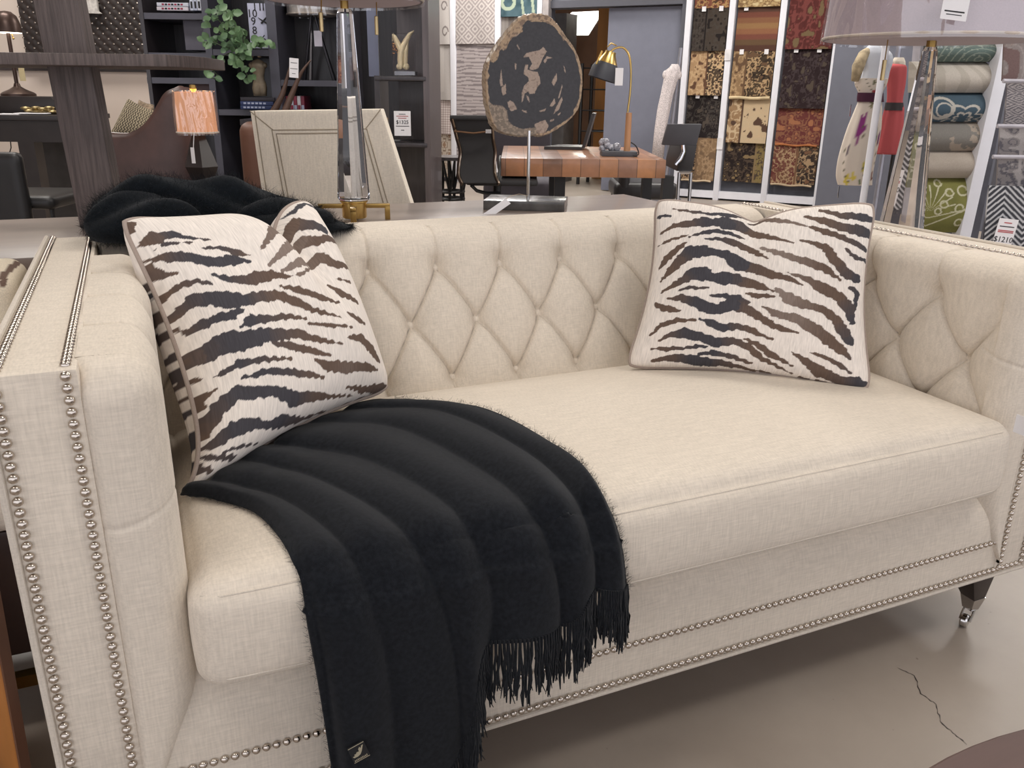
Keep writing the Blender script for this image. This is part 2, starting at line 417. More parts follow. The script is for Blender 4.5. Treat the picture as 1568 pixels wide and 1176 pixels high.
# legs with casters
def leg(x, y, sx, sy):
    mb = MB(); zt, zm = ZB - .012, .062
    c0 = Vector((x, y, 0)); s0, s1 = .036, .016
    off = Vector((sx * .004, sy * .004, 0))
    vs = [Vector((x + a * s0, y + b * s0, zt)) for a, b in ((-1, -1), (1, -1), (1, 1), (-1, 1))] + [Vector((x + sx * .012 + a * s1, y + sy * .012 + b * s1, zm)) for a, b in ((-1, -1), (1, -1), (1, 1), (-1, 1))]
    mb.add(vs, [(0, 1, 2, 3), (7, 6, 5, 4), (0, 4, 5, 1), (1, 5, 6, 2), (2, 6, 7, 3), (3, 7, 4, 0)])
    l = mb.build('leg', M_DWOOD, sofa, bevel=.002)
    k = MB(); c = Vector((x + sx * .012, y + sy * .012, 0))
    k.add([c + Vector((a * s1 * 1.05, b * s1 * 1.05, .064)) for a, b in ((-1, -1), (1, -1), (1, 1), (-1, 1))] + [c + Vector((a * .011, b * .011, .034)) for a, b in ((-1, -1), (1, -1), (1, 1), (-1, 1))],
          [(0, 1, 2, 3), (7, 6, 5, 4), (0, 4, 5, 1), (1, 5, 6, 2), (2, 6, 7, 3), (3, 7, 4, 0)])
    k.build('caster_cup', M_STEEL, l)
    d = Vector((-.93, -.37, 0)); s_ = Vector((.37, -.93, 0)); w = c + d * .024
    q = MB(); q.lathe([(.001, -.007), (.012, -.007), (.0145, -.004), (.0145, .004), (.012, .007), (.001, .007)], (w.x, w.y, .0147), 20, basis(d, Vector((0, 0, 1)), s_).to_3x3())
    q.build('caster_wheel', M_STEEL, l)
    q = MB()
    for e in (-1, 1): q.tube([c + Vector((0, 0, .036)) + s_ * .009 * e, c + d * .010 + s_ * .0095 * e + Vector((0, 0, .028)), w + s_ * .0095 * e + Vector((0, 0, .0147))], .0028, 8)
    q.build('caster_fork', M_STEEL, l)
for x, sx in ((.012, -1), (SL - .012, 1)):
    for y, sy in ((.045, -1), (SD - .05, 1)): leg(x, y, sx, sy)
#@@END sofa
#@@SECTION soft
# ================================================================== zebra pillows
CREAM, CHAR, BROWN, TAUPE = srgb('E8DFD6'), srgb('444247'), srgb('655348'), srgb('8A7B72')
M_ZEBRA = attr_mat('zebra_weave', rough=.9, bump=.5, bscale=170, weave=(1, .10, 1), sat=1)
M_PIPE = linen('taupe_piping', 'A3948A', scale=900)

def lerp(a, b, t): return a + (b - a) * t
def pillow_fn(TL, TR, BR, BL, nrm, T, uc, chop, cw, curl=0):
    # curl: how far the side next to the arm is pushed in above its bottom corner
    TL, TR, BR, BL, nrm = map(Vector, (TL, TR, BR, BL, nrm)); nrm.normalize()
    def edge(u, v):
        # corners stay, the four sides draw in
        p = lerp(lerp(BL, BR, u), lerp(TL, TR, u), v)
        cu, cv = u * 2 - 1, v * 2 - 1; c = (BL + BR + TL + TR) / 4
        k = .055 * ((1 - cu * cu) * abs(cv) ** 3 + (1 - cv * cv) * abs(cu) ** 3)
        p = p + (c - p) * k * 1.6
        up = ((TL + TR) / 2 - (BL + BR) / 2).normalized()
        if curl: p = p + Vector((curl, -curl * .3, 0)) * (1 - u) ** 2 * ((v / .16) * exp(1 - v / .16) * .75 + .45 * sin(pi * v))
        p = p + (c - p) * .04 * (max(0, abs(cu) + abs(cv) - 1.80) / .2) ** 2
        d = max(0, v - .35) / .65
        p = p - up * chop * exp(-(abs(u - uc) / cw) ** 1.5) * d ** 2.2
        return p, cu, cv, d
    def f(u, v, side=1):
        p, cu, cv, d = edge(u, v)
        h = T * ((1 - cu * cu) * (1 - cv * cv)) ** .42
        h *= 1 - .55 * exp(-(abs(u - uc) / (cw * .8)) ** 1.4) * d ** .8 * (1 if chop else 0)
        h += T * .05 * sin(7 * cu + 3 * cv) * (1 - cv * cv) * (1 - cu * cu)
        # small puckers running in from the piping
        h -= T * .03 * sin(26 * u) * max(0, abs(cv) - .75) * 4 * (1 - abs(cv)) * 4
        return p + nrm * h * side
    return f, edge
def dye(u, v, strokes, asp=1):
    best = None
    for st in strokes:
        if not (st[0] - .02 < u < st[1] + .02 and st[2] - .02 < v < st[3] + .02): continue
        for a, b in zip(st[4], st[4][1:]):
            dx, dy = b[0] - a[0], b[1] - a[1]; L2 = dx * dx + dy * dy + 1e-12
            t = max(0, min(1, ((u - a[0]) * dx + (v - a[1]) * dy) / L2))
            ex, ey = u - a[0] - dx * t, v - a[1] - dy * t; w = a[2] + (b[2] - a[2]) * t
            dist = sqrt(ex * ex + ey * ey)
            jag = .0016 * sin(190 * u + 40 * v) + .003 * sin(85 * u + 5 * sin(50 * v))
            if dist < w + jag - .001: return a[3] + (b[3] - a[3]) * t
    return None
def shade(s):
    if s is None: return CREAM
    return tuple(lerp(CHAR[i], BROWN[i], s) if s < 1 else lerp(BROWN[i], TAUPE[i], min(1, s - 1)) for i in range(3))
def bbox(strokes):
    o = []
    for st in strokes:
        m = max(p[2] for p in st); o.append((min(p[0] for p in st) - m, max(p[0] for p in st) + m, min(p[1] for p in st) - m, max(p[1] for p in st) + m, st))
    return o
def make_pillow(label, fn, edge, strokes, loc, n=300, group=None):
    t = thing('throw_pillow', label, 'pillow', loc)
    ss = bbox(strokes); cache = {}
    def cl(u, v):
        k = (round(u * n), round(v * n))
        if k not in cache: cache[k] = shade(dye(u, v, ss))
        return cache[k]
    mb = MB(); mb.grid(lambda u, v: fn(u, v, 1), n, n, col=cl)
    nb = len(mb.v)
    mb.grid(lambda u, v: fn(u, v, -1), n // 2, n // 2, col=lambda u, v: cl(.30 + .45 * u, v), flip=True)
    mb.uv = [((i % (n + 1)) / n, (i // (n + 1)) / n) for i in range(nb)] + [((i % (n // 2 + 1)) / (n // 2), (i // (n // 2 + 1)) / (n // 2)) for i in range(len(mb.v) - nb)]
    mb.build('cover', M_ZEBRA, t, angle=180)
    pts = []
    for k in range(60): pts.append(fn(k / 60, 0, 0))
    for k in range(60): pts.append(fn(1, k / 60, 0))
    for k in range(60): pts.append(fn(1 - k / 60, 1, 0))
    for k in range(60): pts.append(fn(0, 1 - k / 60, 0))
    mb = MB(); mb.tube(pts, .0043, 8, close=True); mb.build('piping', M_PIPE, t, angle=180)
    return t
def rp(x, y, axis, val): q = ray(x, y); return CP + q * ((val - CP[axis]) / q[axis])
ZL = dict(TL=rp(181, 334, 1, .575), TR=rp(471, 304, 1, .735), BR=rp(598, 596, 1, .50), BL=rp(277, 764, 2, .482), nrm=(.66, -.60, .46), T=.098, uc=.69, chop=.080, cw=.10, curl=.034)
ZR = dict(TL=rp(1004, 304, 1, .64), TR=rp(1342, 310, 1, .345), BR=rp(1334, 600, 2, .492), BL=rp(958, 563, 2, .490), nrm=(-.50, -.72, .36), T=.070, uc=.47, chop=.034, cw=.13)
ZLF, ZLE = pillow_fn(**ZL); ZRF, ZRE = pillow_fn(**ZR)
STRIPES = {'L': [[(.0,.95,.0089,1.0),(.0,.969,.0292,1.0),(.012,.973,.0175,1.0)],[(.0,.904,.0038,1.0),(.015,.892,.0134,1.0),(.046,.896,.026,.7),(.1,.892,.0151,.0),(.15,.862,.009,.0),(.223,.827,.0047,.5)],[(.023,.854,.0029,.5),(.065,.862,.0082,.2),(.146,.838,.0044,.5)],[(.0,.831,.0039,1.0),(.023,.823,.0139,.8),(.073,.8,.0229,.2),(.123,.773,.0214,.0),(.185,.735,.0239,.0),(.254,.723,.0243,.0),(.331,.7,.0067,.0)],[(.169,.804,.0044,.3),(.238,.785,.0114,.2),(.292,.75,.0159,.5),(.342,.723,.0068,1.0)],[(.0,.815,.0059,1.0),(.0,.777,.0179,.8),(.015,.758,.0162,.8),(.042,.746,.0062,1.0)],[(.0,.669,.0052,1.0),(.004,.688,.0144,1.0),(.031,.696,.0144,.8),(.085,.692,.0104,.5),(.135,.658,.0063,.3)],[(.146,.696,.0042,.0),(.192,.662,.0127,.0),(.258,.635,.0171,.5),(.319,.627,.0281,.8),(.396,.623,.0221,1.0),(.469,.596,.0067,1.0)],[(.0,.588,.0042,1.0),(.012,.608,.0167,.6),(.058,.627,.0269,.2),(.112,.608,.029,.0),(.165,.581,.0372,.0),(.227,.558,.025,.0),(.308,.554,.0233,.5),(.385,.538,.0215,1.0),(.45,.5,.0196,1.0),(.512,.446,.0132,1.0),(.6,.4,.0092,1.0),(.669,.369,.0035,1.0)],[(.0,.558,.0042,1.0),(.015,.523,.0124,.6),(.054,.531,.0185,.2),(.112,.531,.0163,.0),(.162,.523,.0184,.0),(.212,.527,.0062,.0)],[(.173,.469,.006,.0),(.219,.481,.0224,.0),(.292,.465,.0145,.3),(.4,.45,.0127,.8),(.473,.419,.0065,1.0)],[(.0,.427,.0102,1.0),(.008,.427,.0304,.6),(.046,.431,.036,.2),(.115,.438,.0397,.0),(.169,.419,.0357,.0),(.25,.412,.0302,.0),(.331,.396,.0227,.4),(.427,.369,.0191,.8),(.512,.323,.013,1.0),(.627,.269,.0045,1.0)],[(.277,.377,.0081,.4),(.365,.338,.0166,.8),(.458,.296,.015,1.0),(.554,.25,.0066,1.0)],[(.031,.338,.0029,.5),(.077,.342,.0096,.2),(.131,.35,.0155,.0),(.215,.335,.0117,.3),(.346,.296,.0062,1.0)],[(.131,.3,.0057,.0),(.181,.292,.0096,.0),(.223,.288,.0136,.0),(.319,.254,.0163,.2),(.415,.215,.0151,.8),(.504,.173,.0067,1.0)],[(.0,.358,.0079,1.0),(.012,.35,.0029,1.0)],[(.0,.25,.0093,1.0),(.0,.288,.0152,1.0),(.038,.3,.0038,1.0)],[(.0,.165,.0138,1.0),(.004,.185,.0209,.7),(.038,.235,.0274,.3),(.1,.258,.0263,.0),(.169,.235,.0229,.0),(.246,.212,.0197,.0),(.335,.146,.029,.0),(.446,.115,.02,.8),(.581,.069,.0084,1.0),(.731,.027,.0032,1.0)],[(.0,.127,.0049,.6),(.019,.131,.0179,.4),(.077,.146,.0298,.0),(.142,.138,.024,.0),(.215,.104,.0152,.0),(.285,.085,.0262,.0),(.415,.035,.0105,.5),(.654,.0,.0015,1.0)],[(.054,.088,.0031,.3),(.115,.077,.0081,.2),(.212,.042,.0029,.3)],[(.269,.004,.0021,.0),(.346,.004,.0037,.0),(.431,.004,.0021,.3)],[(.465,.004,.0016,.5),(.573,.0,.0024,.8),(.65,.0,.001,1.0)],[(.796,.996,.0013,.0),(.827,.973,.0132,.0),(.919,.973,.0114,.0),(.973,.927,.0132,.0)],[(.4,.735,.007,1.5),(.638,.908,.0402,1.4),(.762,.942,.0364,1.0),(.804,.873,.0275,.4),(.873,.804,.0277,.0)],[(.404,.665,.0068,1.8),(.488,.704,.0215,1.8),(.727,.831,.0356,1.4),(.781,.773,.0247,1.0),(.992,.719,.0141,.8)],[(.446,.623,.009,1.8),(.55,.65,.022,1.8),(.75,.688,.0305,1.2),(.808,.619,.0218,1.0),(.977,.581,.0114,1.0)],[(.477,.596,.0034,1.5),(.535,.596,.0094,1.5),(.712,.665,.0063,1.5)],[(.708,.538,.0055,1.0),(.75,.477,.0207,1.0),(.838,.419,.0128,1.0)],[(.765,.554,.0054,1.0),(.85,.515,.0105,1.0)],[(.412,.569,.0044,1.0),(.477,.538,.0155,1.0),(.573,.485,.0186,1.0),(.704,.442,.0075,1.0)],[(.481,.396,.0043,1.0),(.569,.365,.0111,1.0),(.708,.319,.0047,1.0)],[(.723,.381,.0073,1.0),(.781,.342,.0171,1.0),(.838,.312,.0075,1.0)],[(.658,.288,.0068,1.0),(.754,.262,.0215,1.0),(.842,.192,.0271,1.0),(.9,.131,.0123,1.0)],[(.465,.262,.0065,1.0),(.531,.212,.0223,1.0),(.642,.169,.0251,1.3),(.777,.131,.0188,1.0),(.869,.096,.0072,1.0)],[(.658,.081,.0066,1.0),(.792,.035,.015,1.0),(.915,.015,.0194,.8),(.988,.004,.0088,.6)],[(.685,.0,.003,1.0),(.777,.0,.0028,1.0),(.881,.0,.0042,.8),(.935,.0,.0044,.5)],[(.0,.108,.004,.4),(.019,.092,.009,.4),(.112,.046,.0097,.3)],[(.0,.085,.0049,.5),(.0,.069,.0134,.5),(.042,.042,.0053,.7)],[(.0,.0,.0071,.6),(.031,.0,.0042,.6)]],'R': [[(.012,.892,.0091,.0),(.069,.892,.0099,.0)],[(.031,.788,.0048,1.0),(.096,.827,.0163,1.0),(.173,.838,.0238,.6),(.242,.854,.0358,.0),(.281,.858,.026,.0),(.338,.865,.0489,.0),(.4,.877,.0473,.3),(.465,.842,.0291,1.0),(.546,.785,.0153,1.0),(.638,.735,.0048,1.0)],[(.085,.935,.0052,1.0),(.173,.919,.0113,.5),(.262,.912,.0103,.0),(.346,.938,.0187,.0),(.427,.992,.0107,.5)],[(.45,.931,.0107,.5),(.512,.977,.0214,1.0),(.588,.904,.0166,1.5),(.7,.838,.0051,1.5)],[(.181,.754,.0048,.5),(.242,.781,.0132,.0),(.312,.8,.014,.0),(.369,.796,.0148,.0),(.431,.785,.006,.5)],[(.258,.742,.0048,.0),(.315,.75,.0133,.2),(.388,.742,.0246,.6),(.462,.715,.0222,1.0),(.538,.646,.0048,1.0)],[(.023,.712,.0048,1.0),(.081,.738,.0096,1.0),(.131,.75,.0096,1.0),(.173,.765,.0049,1.0)],[(.042,.558,.0048,1.0),(.081,.627,.0221,1.0),(.127,.677,.0188,1.0),(.173,.719,.0063,1.0)],[(.069,.492,.0062,1.0),(.112,.554,.0216,1.0),(.15,.604,.0307,.7),(.196,.658,.0403,.0),(.254,.669,.0373,.0),(.3,.665,.0218,.0),(.362,.658,.0286,.0),(.423,.612,.045,.0),(.477,.596,.0292,.8),(.554,.554,.0239,1.0),(.642,.527,.0142,1.0),(.685,.504,.0056,1.0)],[(.081,.419,.0061,1.0),(.131,.458,.015,1.0),(.188,.5,.0238,.5),(.231,.538,.0359,.0),(.273,.535,.0417,.0),(.315,.515,.0237,.0),(.362,.519,.0389,.0),(.408,.523,.0334,.2),(.473,.5,.0274,1.0),(.527,.481,.0175,1.0),(.569,.462,.0057,1.0)],[(.165,.431,.0044,.5),(.219,.454,.0117,.3),(.3,.458,.0058,.5)],[(.119,.385,.006,1.0),(.188,.396,.0204,.6),(.25,.377,.0287,.0),(.3,.35,.0314,.0),(.354,.342,.0284,.0),(.408,.377,.0375,.0),(.462,.362,.0262,.8),(.519,.323,.0193,1.0),(.585,.281,.0165,1.0),(.638,.258,.0124,1.0),(.688,.25,.0041,1.0)],[(.308,.419,.0058,.2),(.369,.419,.0145,.0),(.427,.415,.0204,.0),(.462,.388,.0203,.5)],[(.065,.35,.0121,1.0),(.115,.331,.0237,1.0),(.185,.323,.0087,1.0)],[(.458,.446,.0044,1.0),(.512,.431,.0173,1.0),(.573,.435,.007,1.0)],[(.065,.169,.0043,1.0),(.112,.235,.0146,1.0),(.181,.269,.0145,1.0),(.262,.277,.0072,1.0)],[(.281,.285,.0071,.0),(.327,.269,.02,.0),(.385,.246,.023,.0),(.438,.262,.0199,.5),(.504,.242,.017,1.0),(.588,.204,.0057,1.0)],[(.115,.146,.0044,1.0),(.165,.188,.0176,.5),(.223,.2,.0321,.0),(.292,.185,.0265,.0),(.358,.162,.03,.0),(.435,.177,.0208,.6),(.504,.146,.0213,1.0),(.554,.092,.016,1.0),(.623,.054,.0098,1.0),(.696,.015,.0044,1.0)],[(.477,.196,.0059,1.0),(.535,.165,.0178,1.0),(.592,.119,.0184,1.0),(.685,.065,.0062,1.0)],[(.088,.1,.0057,1.0),(.15,.104,.0149,.8),(.227,.115,.0092,.4),(.285,.131,.0122,.0),(.327,.135,.0076,.0)],[(.296,.085,.0096,.0),(.354,.1,.0191,.0),(.419,.088,.0163,.5),(.512,.054,.0102,1.0)],[(.1,.035,.0085,1.0),(.177,.054,.0215,.7),(.254,.05,.0323,.0),(.323,.038,.0303,.0),(.4,.038,.0206,.5),(.496,.015,.01,1.0),(.615,.0,.0046,1.0)],[(.504,.723,.0073,2.0),(.569,.685,.0163,1.8),(.635,.65,.0211,1.6),(.704,.627,.0233,1.3),(.773,.604,.0228,1.0),(.85,.55,.0071,1.0)],[(.696,.908,.0099,1.0),(.769,.877,.0244,1.0),(.85,.842,.0251,.7),(.923,.838,.0327,.2),(.981,.831,.0282,.0)],[(.7,.842,.0069,1.0),(.769,.812,.019,1.0),(.838,.788,.0182,.8),(.942,.754,.0146,.3),(.985,.738,.0116,.0)],[(.765,.954,.0129,1.0),(.854,.915,.0204,.6),(.935,.915,.0241,.0),(.985,.908,.0192,.0)],[(.869,.723,.0073,.5),(.919,.685,.0146,.3),(.985,.681,.0118,.0)],[(.665,.75,.0064,1.2),(.735,.738,.0151,1.0),(.781,.715,.0236,1.0),(.827,.646,.0258,1.0),(.881,.588,.0314,.4),(.938,.569,.0262,.0)],[(.627,.562,.0058,1.5),(.708,.535,.017,1.2),(.777,.492,.0308,1.0),(.85,.458,.028,1.0),(.904,.4,.0337,.3),(.919,.331,.0167,.0)],[(.581,.473,.0085,2.0),(.635,.427,.0303,1.8),(.704,.4,.0247,1.4),(.781,.381,.0192,1.0),(.842,.338,.0247,1.0),(.881,.273,.0301,.4),(.915,.223,.0216,.0)],[(.535,.373,.0056,1.2),(.588,.342,.0191,1.6),(.677,.323,.0244,1.6),(.754,.277,.03,1.2),(.815,.227,.0301,1.0),(.877,.177,.0244,1.0),(.919,.135,.0079,.6)],[(.673,.146,.0044,1.0),(.735,.104,.0205,1.0),(.804,.05,.0317,1.0),(.881,.023,.0236,.7),(.95,.023,.0319,.0),(.988,.012,.02,.0)],[(.746,.15,.0057,1.0),(.815,.131,.0139,1.0),(.881,.096,.0135,.7),(.919,.069,.0065,.5)],[(.904,.515,.0114,.3),(.942,.492,.0174,.0),(.931,.404,.0113,.0)],[(.723,.004,.0035,1.0),(.8,.0,.0062,1.0),(.881,.0,.0041,1.0)]]}  #@@STRIPES
PL = make_pillow('cream zebra striped pillow leaning in the left corner above the black throw', ZLF, ZLE, STRIPES['L'], (.28, .45, .49))
PR = make_pillow('cream zebra striped pillow propped in the right corner of the sofa', ZRF, ZRE, STRIPES['R'], (1.3, .4, .49))

# ================================================================== black throw over the seat
def black_wool(name, col, fuzz=.5):
    if name in MATS: return MATS[name]
    m = mat(name, col, rough=1, var=.22, scale=160, bump=.35, bscale=1100, sheen=.12, spec=0, detail=6); return m
M_WOOL = black_wool('black_wool', '1C1E22'); M_WOOL2 = black_wool('dark_mohair', '14181C')
YD = CY0 - .024
def drape_hit(x, y, lift):
    q = ray(x, y); best = None
    h = CBVH.ray_cast(CP, q.normalized())
    if h[0] is not None: best = (h[0], h[1] if h[1].dot(q) < 0 else -h[1])
    t = (YD - CP.y) / q.y; p = CP + q * t
    if p.z < .455 and (best is None or (p - CP).length < (best[0] - CP).length): best = (p, Vector((0, -1, 0)))
    if best is None: best = (p, Vector((0, -1, 0)))
    return best[0] + best[1] * lift
GUIDES = [[(283, 762), (390, 790), (452, 870), (470, 960), (490, 1070), (518, 1250)],
          [(335, 735), (440, 765), (525, 850), (558, 970), (578, 1100), (600, 1225)],
          [(380, 705), (490, 735), (600, 810), (655, 920), (682, 1040), (700, 1150)],
          [(430, 680), (555, 700), (675, 780), (715, 860), (735, 925), (742, 990)],
          [(480, 652), (610, 655), (745, 735), (800, 805), (832, 880), (850, 958)],
          [(540, 632), (675, 634), (800, 700), (865, 770), (892, 840), (903, 902)],
          [(602, 617), (735, 627), (845, 682), (902, 728), (945, 815), (958, 897)]]
def cat(ps, t):
    n = len(ps) - 1; x = t * n; i = min(n - 1, int(x)); f = x - i
    p0, p1, p2, p3 = ps[max(0, i - 1)], ps[i], ps[i + 1], ps[min(n, i + 2)]
    return tuple(.5 * (2 * b + (c - a) * f + (2 * a - 5 * b + 4 * c - d) * f * f + (3 * b - a - 3 * c + d) * f ** 3) for a, b, c, d in zip(p0, p1, p2, p3))
def throw_px(s, t):
    row = [cat(g, t) for g in GUIDES]; return cat(row, s)
def throw_lift(s, t):
    k = s * 6 + .25 * sin(4 * t + 2); f = k - math.floor(k)
    a = .008 + .013 * min(1, t * 1.6) * (0.7 + .3 * sin(5.1 * math.floor(k)))
    prof = sin(pi * f ** .85) ** .75
    w = .002 * sin(23 * s + 6 * t) + .0015 * sin(41 * s - 9 * t)
    e = min(1, s * 18, (1 - s) * 18)
    return .005 + e * (a * prof + w) + .003 * (1 if t < .1 else 0)
grid = {}
NU, NV = 130, 110
def throw_pt(u, v):
    x, y = throw_px(u, v); return drape_hit(x, y, throw_lift(u, v))
mb = MB(); mb.grid(throw_pt, NU, NV)
# relax the sheet where it turns over the cushion edge
for it in range(4):
    nv = list(mb.v)
    for j in range(1, NV):
        for i in range(1, NU):
            k = j * (NU + 1) + i; nv[k] = mb.v[k] * .5 + (mb.v[k - NU - 1] + mb.v[k + NU + 1]) * .20 + (mb.v[k - 1] + mb.v[k + 1]) * .05
    mb.v = nv
sheet = list(mb.v)
throw = thing('throw_blanket', 'black wool throw with fringed end draped over the seat cushion and front rail', 'blanket', (.35, .1, .49))
mb.build('cloth', M_WOOL, throw, angle=180, solid=.005)
rnd = random.Random(3)
def fuzz(points, normals, count, ln, w=.00022, seed=1):
    r = random.Random(seed); f = MB()
    for k in range(count):
        i = r.randrange(len(points)); p = points[i] + Vector((r.uniform(-1, 1), r.uniform(-1, 1), r.uniform(-1, 1))) * .004
        d = (normals[i] * r.uniform(.3, 1) + Vector((r.uniform(-1, 1), r.uniform(-1, 1), r.uniform(-1, 1))) * .8).normalized(); l = ln * r.uniform(.3, 1)
        s = d.cross(Vector((r.uniform(-1, 1), r.uniform(-1, 1), r.uniform(-1, 1)))).normalized() * w
        b = Vector((r.uniform(-1, 1), r.uniform(-1, 1), r.uniform(-1, 1))) * l * .3
        f.add([p - s, p + s, p + d * l * .6 + b + s * .7, p + d * l + b * 1.6, p + d * l * .6 + b - s * .7], [(0, 1, 2, 3, 4)])
    return f
# fuzzy nap, mostly along the borders
pts = []; nr = []
for j in range(2, NV):
    for i in list(range(NU - 3, NU + 1)) + [0, 1]: pts.append(sheet[j * (NU + 1) + i]); nr.append(Vector((.5 if i > 9 else -.5, 0, .7)))
fz = fuzz(pts, nr, 2600, .010)
o = fz.build('nap', M_WOOL, throw, smooth=False); o['kind'] = 'stuff'
# fringe: twisted tassels hanging from the lower hem
fr = MB()
for k in range(290):
    u = (k + rnd.random()) / 290; i = min(NU, int(u * NU)); p = sheet[NV * (NU + 1) + i].copy()
    if u < .36 and rnd.random() < .2: continue
    L = rnd.uniform(.060, .098) * (1.0 if u > .8 else 1.05); pts = [p + Vector((0, 0, .006))]; dx = rnd.uniform(-.007, .007); dy = rnd.uniform(-.006, .001)
    for q in range(1, 6): pts.append(p + Vector((dx * q / 5 + rnd.uniform(-.0015, .0015), dy * q / 5 - .001, -L * q / 5)))
    fr.tube(pts, [.0021, .0019, .0022, .0018, .0021, .0009], 5)
    if rnd.random() < .55:
        pts2 = [a + Vector((rnd.uniform(-.004, .004) * n / 3, rnd.uniform(-.003, .001), 0)) for n, a in enumerate(pts)]; fr.tube(pts2, [.0012] * 5 + [.0005], 4)
o = fr.build('fringe', M_WOOL, throw); o['kind'] = 'stuff'
# woven corner label with a small bird emblem
M_LAB = mat('label_cloth', '16171A', rough=.7); M_LABG = mat('label_thread', 'A89F88', rough=.6)
lp = drape_hit(541, 1128, .030); lx = (drape_hit(552, 1116, .030) - drape_hit(530, 1128, .030)).normalized(); lz = Vector((0, -1, 0)); ly = lz.cross(lx).normalized() * 1
if ly.z < 0: ly = -ly
mb = MB(); mb.prism([(-.011, -.014), (.011, -.014), (.011, .014), (-.011, .014)], lp, lx, ly, lz, -.0008, .0006); lab = mb.build('woven_label', M_LAB, throw)
mb = MB()
bird = [(-.008, -.004), (-.003, -.0045), (.001, -.003), (.004, .001), (.0085, .0095), (.006, .009), (.004, .0055), (.0035, .009), (.001, .006), (.0005, .002), (-.0025, .0025), (-.004, .0005), (-.0065, .0005), (-.0055, -.0015), (-.009, -.002)]
mb.prism(bird, lp, lx, ly, lz, .0006, .0012)
for q in range(9): mb.prism([(-.009 + q * .002, -.0105), (-.0078 + q * .002, -.0105), (-.0078 + q * .002, -.0085 + .0006 * (q % 3)), (-.009 + q * .002, -.0085)], lp, lx, ly, lz, .0006, .0012)
for a, b in (((-.0105, -.0125), (.0105, -.0125)), ((-.0105, .0128), (.0105, .0128))): mb.prism([(a[0], a[1]), (b[0], b[1]), (b[0], b[1] + .0006), (a[0], a[1] + .0006)], lp, lx, ly, lz, .0006, .0011)
mb.build('emblem', M_LABG, lab)

# ================================================================== fluffy dark throw bunched behind the left pillow
def lump(u, v):
    # a loosely rolled bundle lying on the back corner of the sofa
    a = v * 2 * pi; x = .005 + u * .50
    R = .062 * (sin(pi * min(1, max(0, u * 1.0))) ** .45) * (1 + .16 * sin(9 * u + 1) + .10 * sin(21 * u + 2 * a))
    R *= 1 + .16 * sin(3 * a + 7 * u) + .07 * sin(5 * a - 13 * u)
    cz = .805 + .022 * sin(5.2 * u + .4) - .035 * max(0, u - .55) * 2; cy = .835 + .02 * sin(6 * u)
    return Vector((x, cy + 1.25 * R * cos(a), max(cz + R * sin(a), .772)))
mb = MB(); mb.grid(lump, 90, 60)
def lump2(u, v):
    a = v * 2 * pi; x = -.005 + u * .21; R = .05 * sin(pi * u) ** .5 * (1 + .14 * sin(4 * a + 8 * u) + .1 * sin(2 * a))
    return Vector((x, .79 + R * cos(a) * 1.1 - .02 * u, max(.772, .80 + R * sin(a) * 1.15)))
mb.grid(lump2, 50, 40)
def lump3(u, v):
    a = v * 2 * pi; x = .24 + u * .22; R = .044 * sin(pi * u) ** .5 * (1 + .15 * sin(3 * a + 8 * u))
    return Vector((x, .79 + R * cos(a) * 1.2, max(.772, .79 + R * sin(a))))
mb.grid(lump3, 50, 40)
pts = list(mb.v); ctr = Vector((.2, .82, .79)); nr = [Vector((0, (p.y - .83), (p.z - .79))).normalized() if (p - ctr).length > .01 else Vector((0, 0, 1)) for p in pts]
fl2 = thing('throw_blanket', 'fluffy dark grey throw bunched on the sofa back behind the left zebra pillow', 'blanket', (.2, .83, .77))
mb.build('cloth', M_WOOL2, fl2, angle=180)
o = fuzz(pts, nr, 26000, .020, w=.00022, seed=5).build('nap', M_WOOL2, fl2, smooth=False); o['kind'] = 'stuff'
#@@END soft
#@@SECTION room
# ================================================================== building shell
def BX(x0, y0, x1, y1, d, th, z0=None, z1=None):
    """box facing the photographer at distance d: centre and size in the store frame"""
    ym, xm = (y0 + y1) / 2, (x0 + x1) / 2
    r0, r1 = rdz(at(x0, ym, d))[0], rdz(at(x1, ym, d))[0]; za, zb = at(xm, y1, d).z, at(xm, y0, d).z
    if z0 is not None: za = z0
    if z1 is not None: zb = z1
    return S((r0 + r1) / 2, d + th / 2, (za + zb) / 2), (abs(r1 - r0), th, zb - za)
def part(name, m, parent, x0, y0, x1, y1, d, th, z0=None, z1=None, bevel=0, R=None):
    c, s = BX(x0, y0, x1, y1, d, th, z0, z1); mb = MB(); mb.box(c, s, R or STORE); return mb.build(name, m, parent, bevel=bevel)
def sbox(mb, r0, r1, d0, d1, z0, z1): return mb.box(S((r0 + r1) / 2, (d0 + d1) / 2, (z0 + z1) / 2), (r1 - r0, d1 - d0, z1 - z0), STORE)
def text(name, s, size, o, ax, ay, m, parent, ext=.0006, align='CENTER'):
    cu = bpy.data.curves.new(name, 'FONT'); cu.body = s; cu.size = size; cu.extrude = ext; cu.align_x = align; cu.align_y = 'CENTER'; cu.resolution_u = 2
    tmp = bpy.data.objects.new(name, cu); me = bpy.data.meshes.new_from_object(tmp); bpy.data.objects.remove(tmp); me.name = name
    ax = Vector(ax).normalized(); ay = Vector(ay).normalized(); az = ax.cross(ay)
    me.transform(Matrix.Translation(o) @ basis(ax, ay, az).to_4x4()); me.materials.clear(); me.materials.append(m)
    ob = bpy.data.objects.new(name, me); COL.objects.link(ob); ob.parent = parent
    if parent.type == 'EMPTY': ob.matrix_parent_inverse = Matrix.Translation(-Vector(parent.location))
    return ob

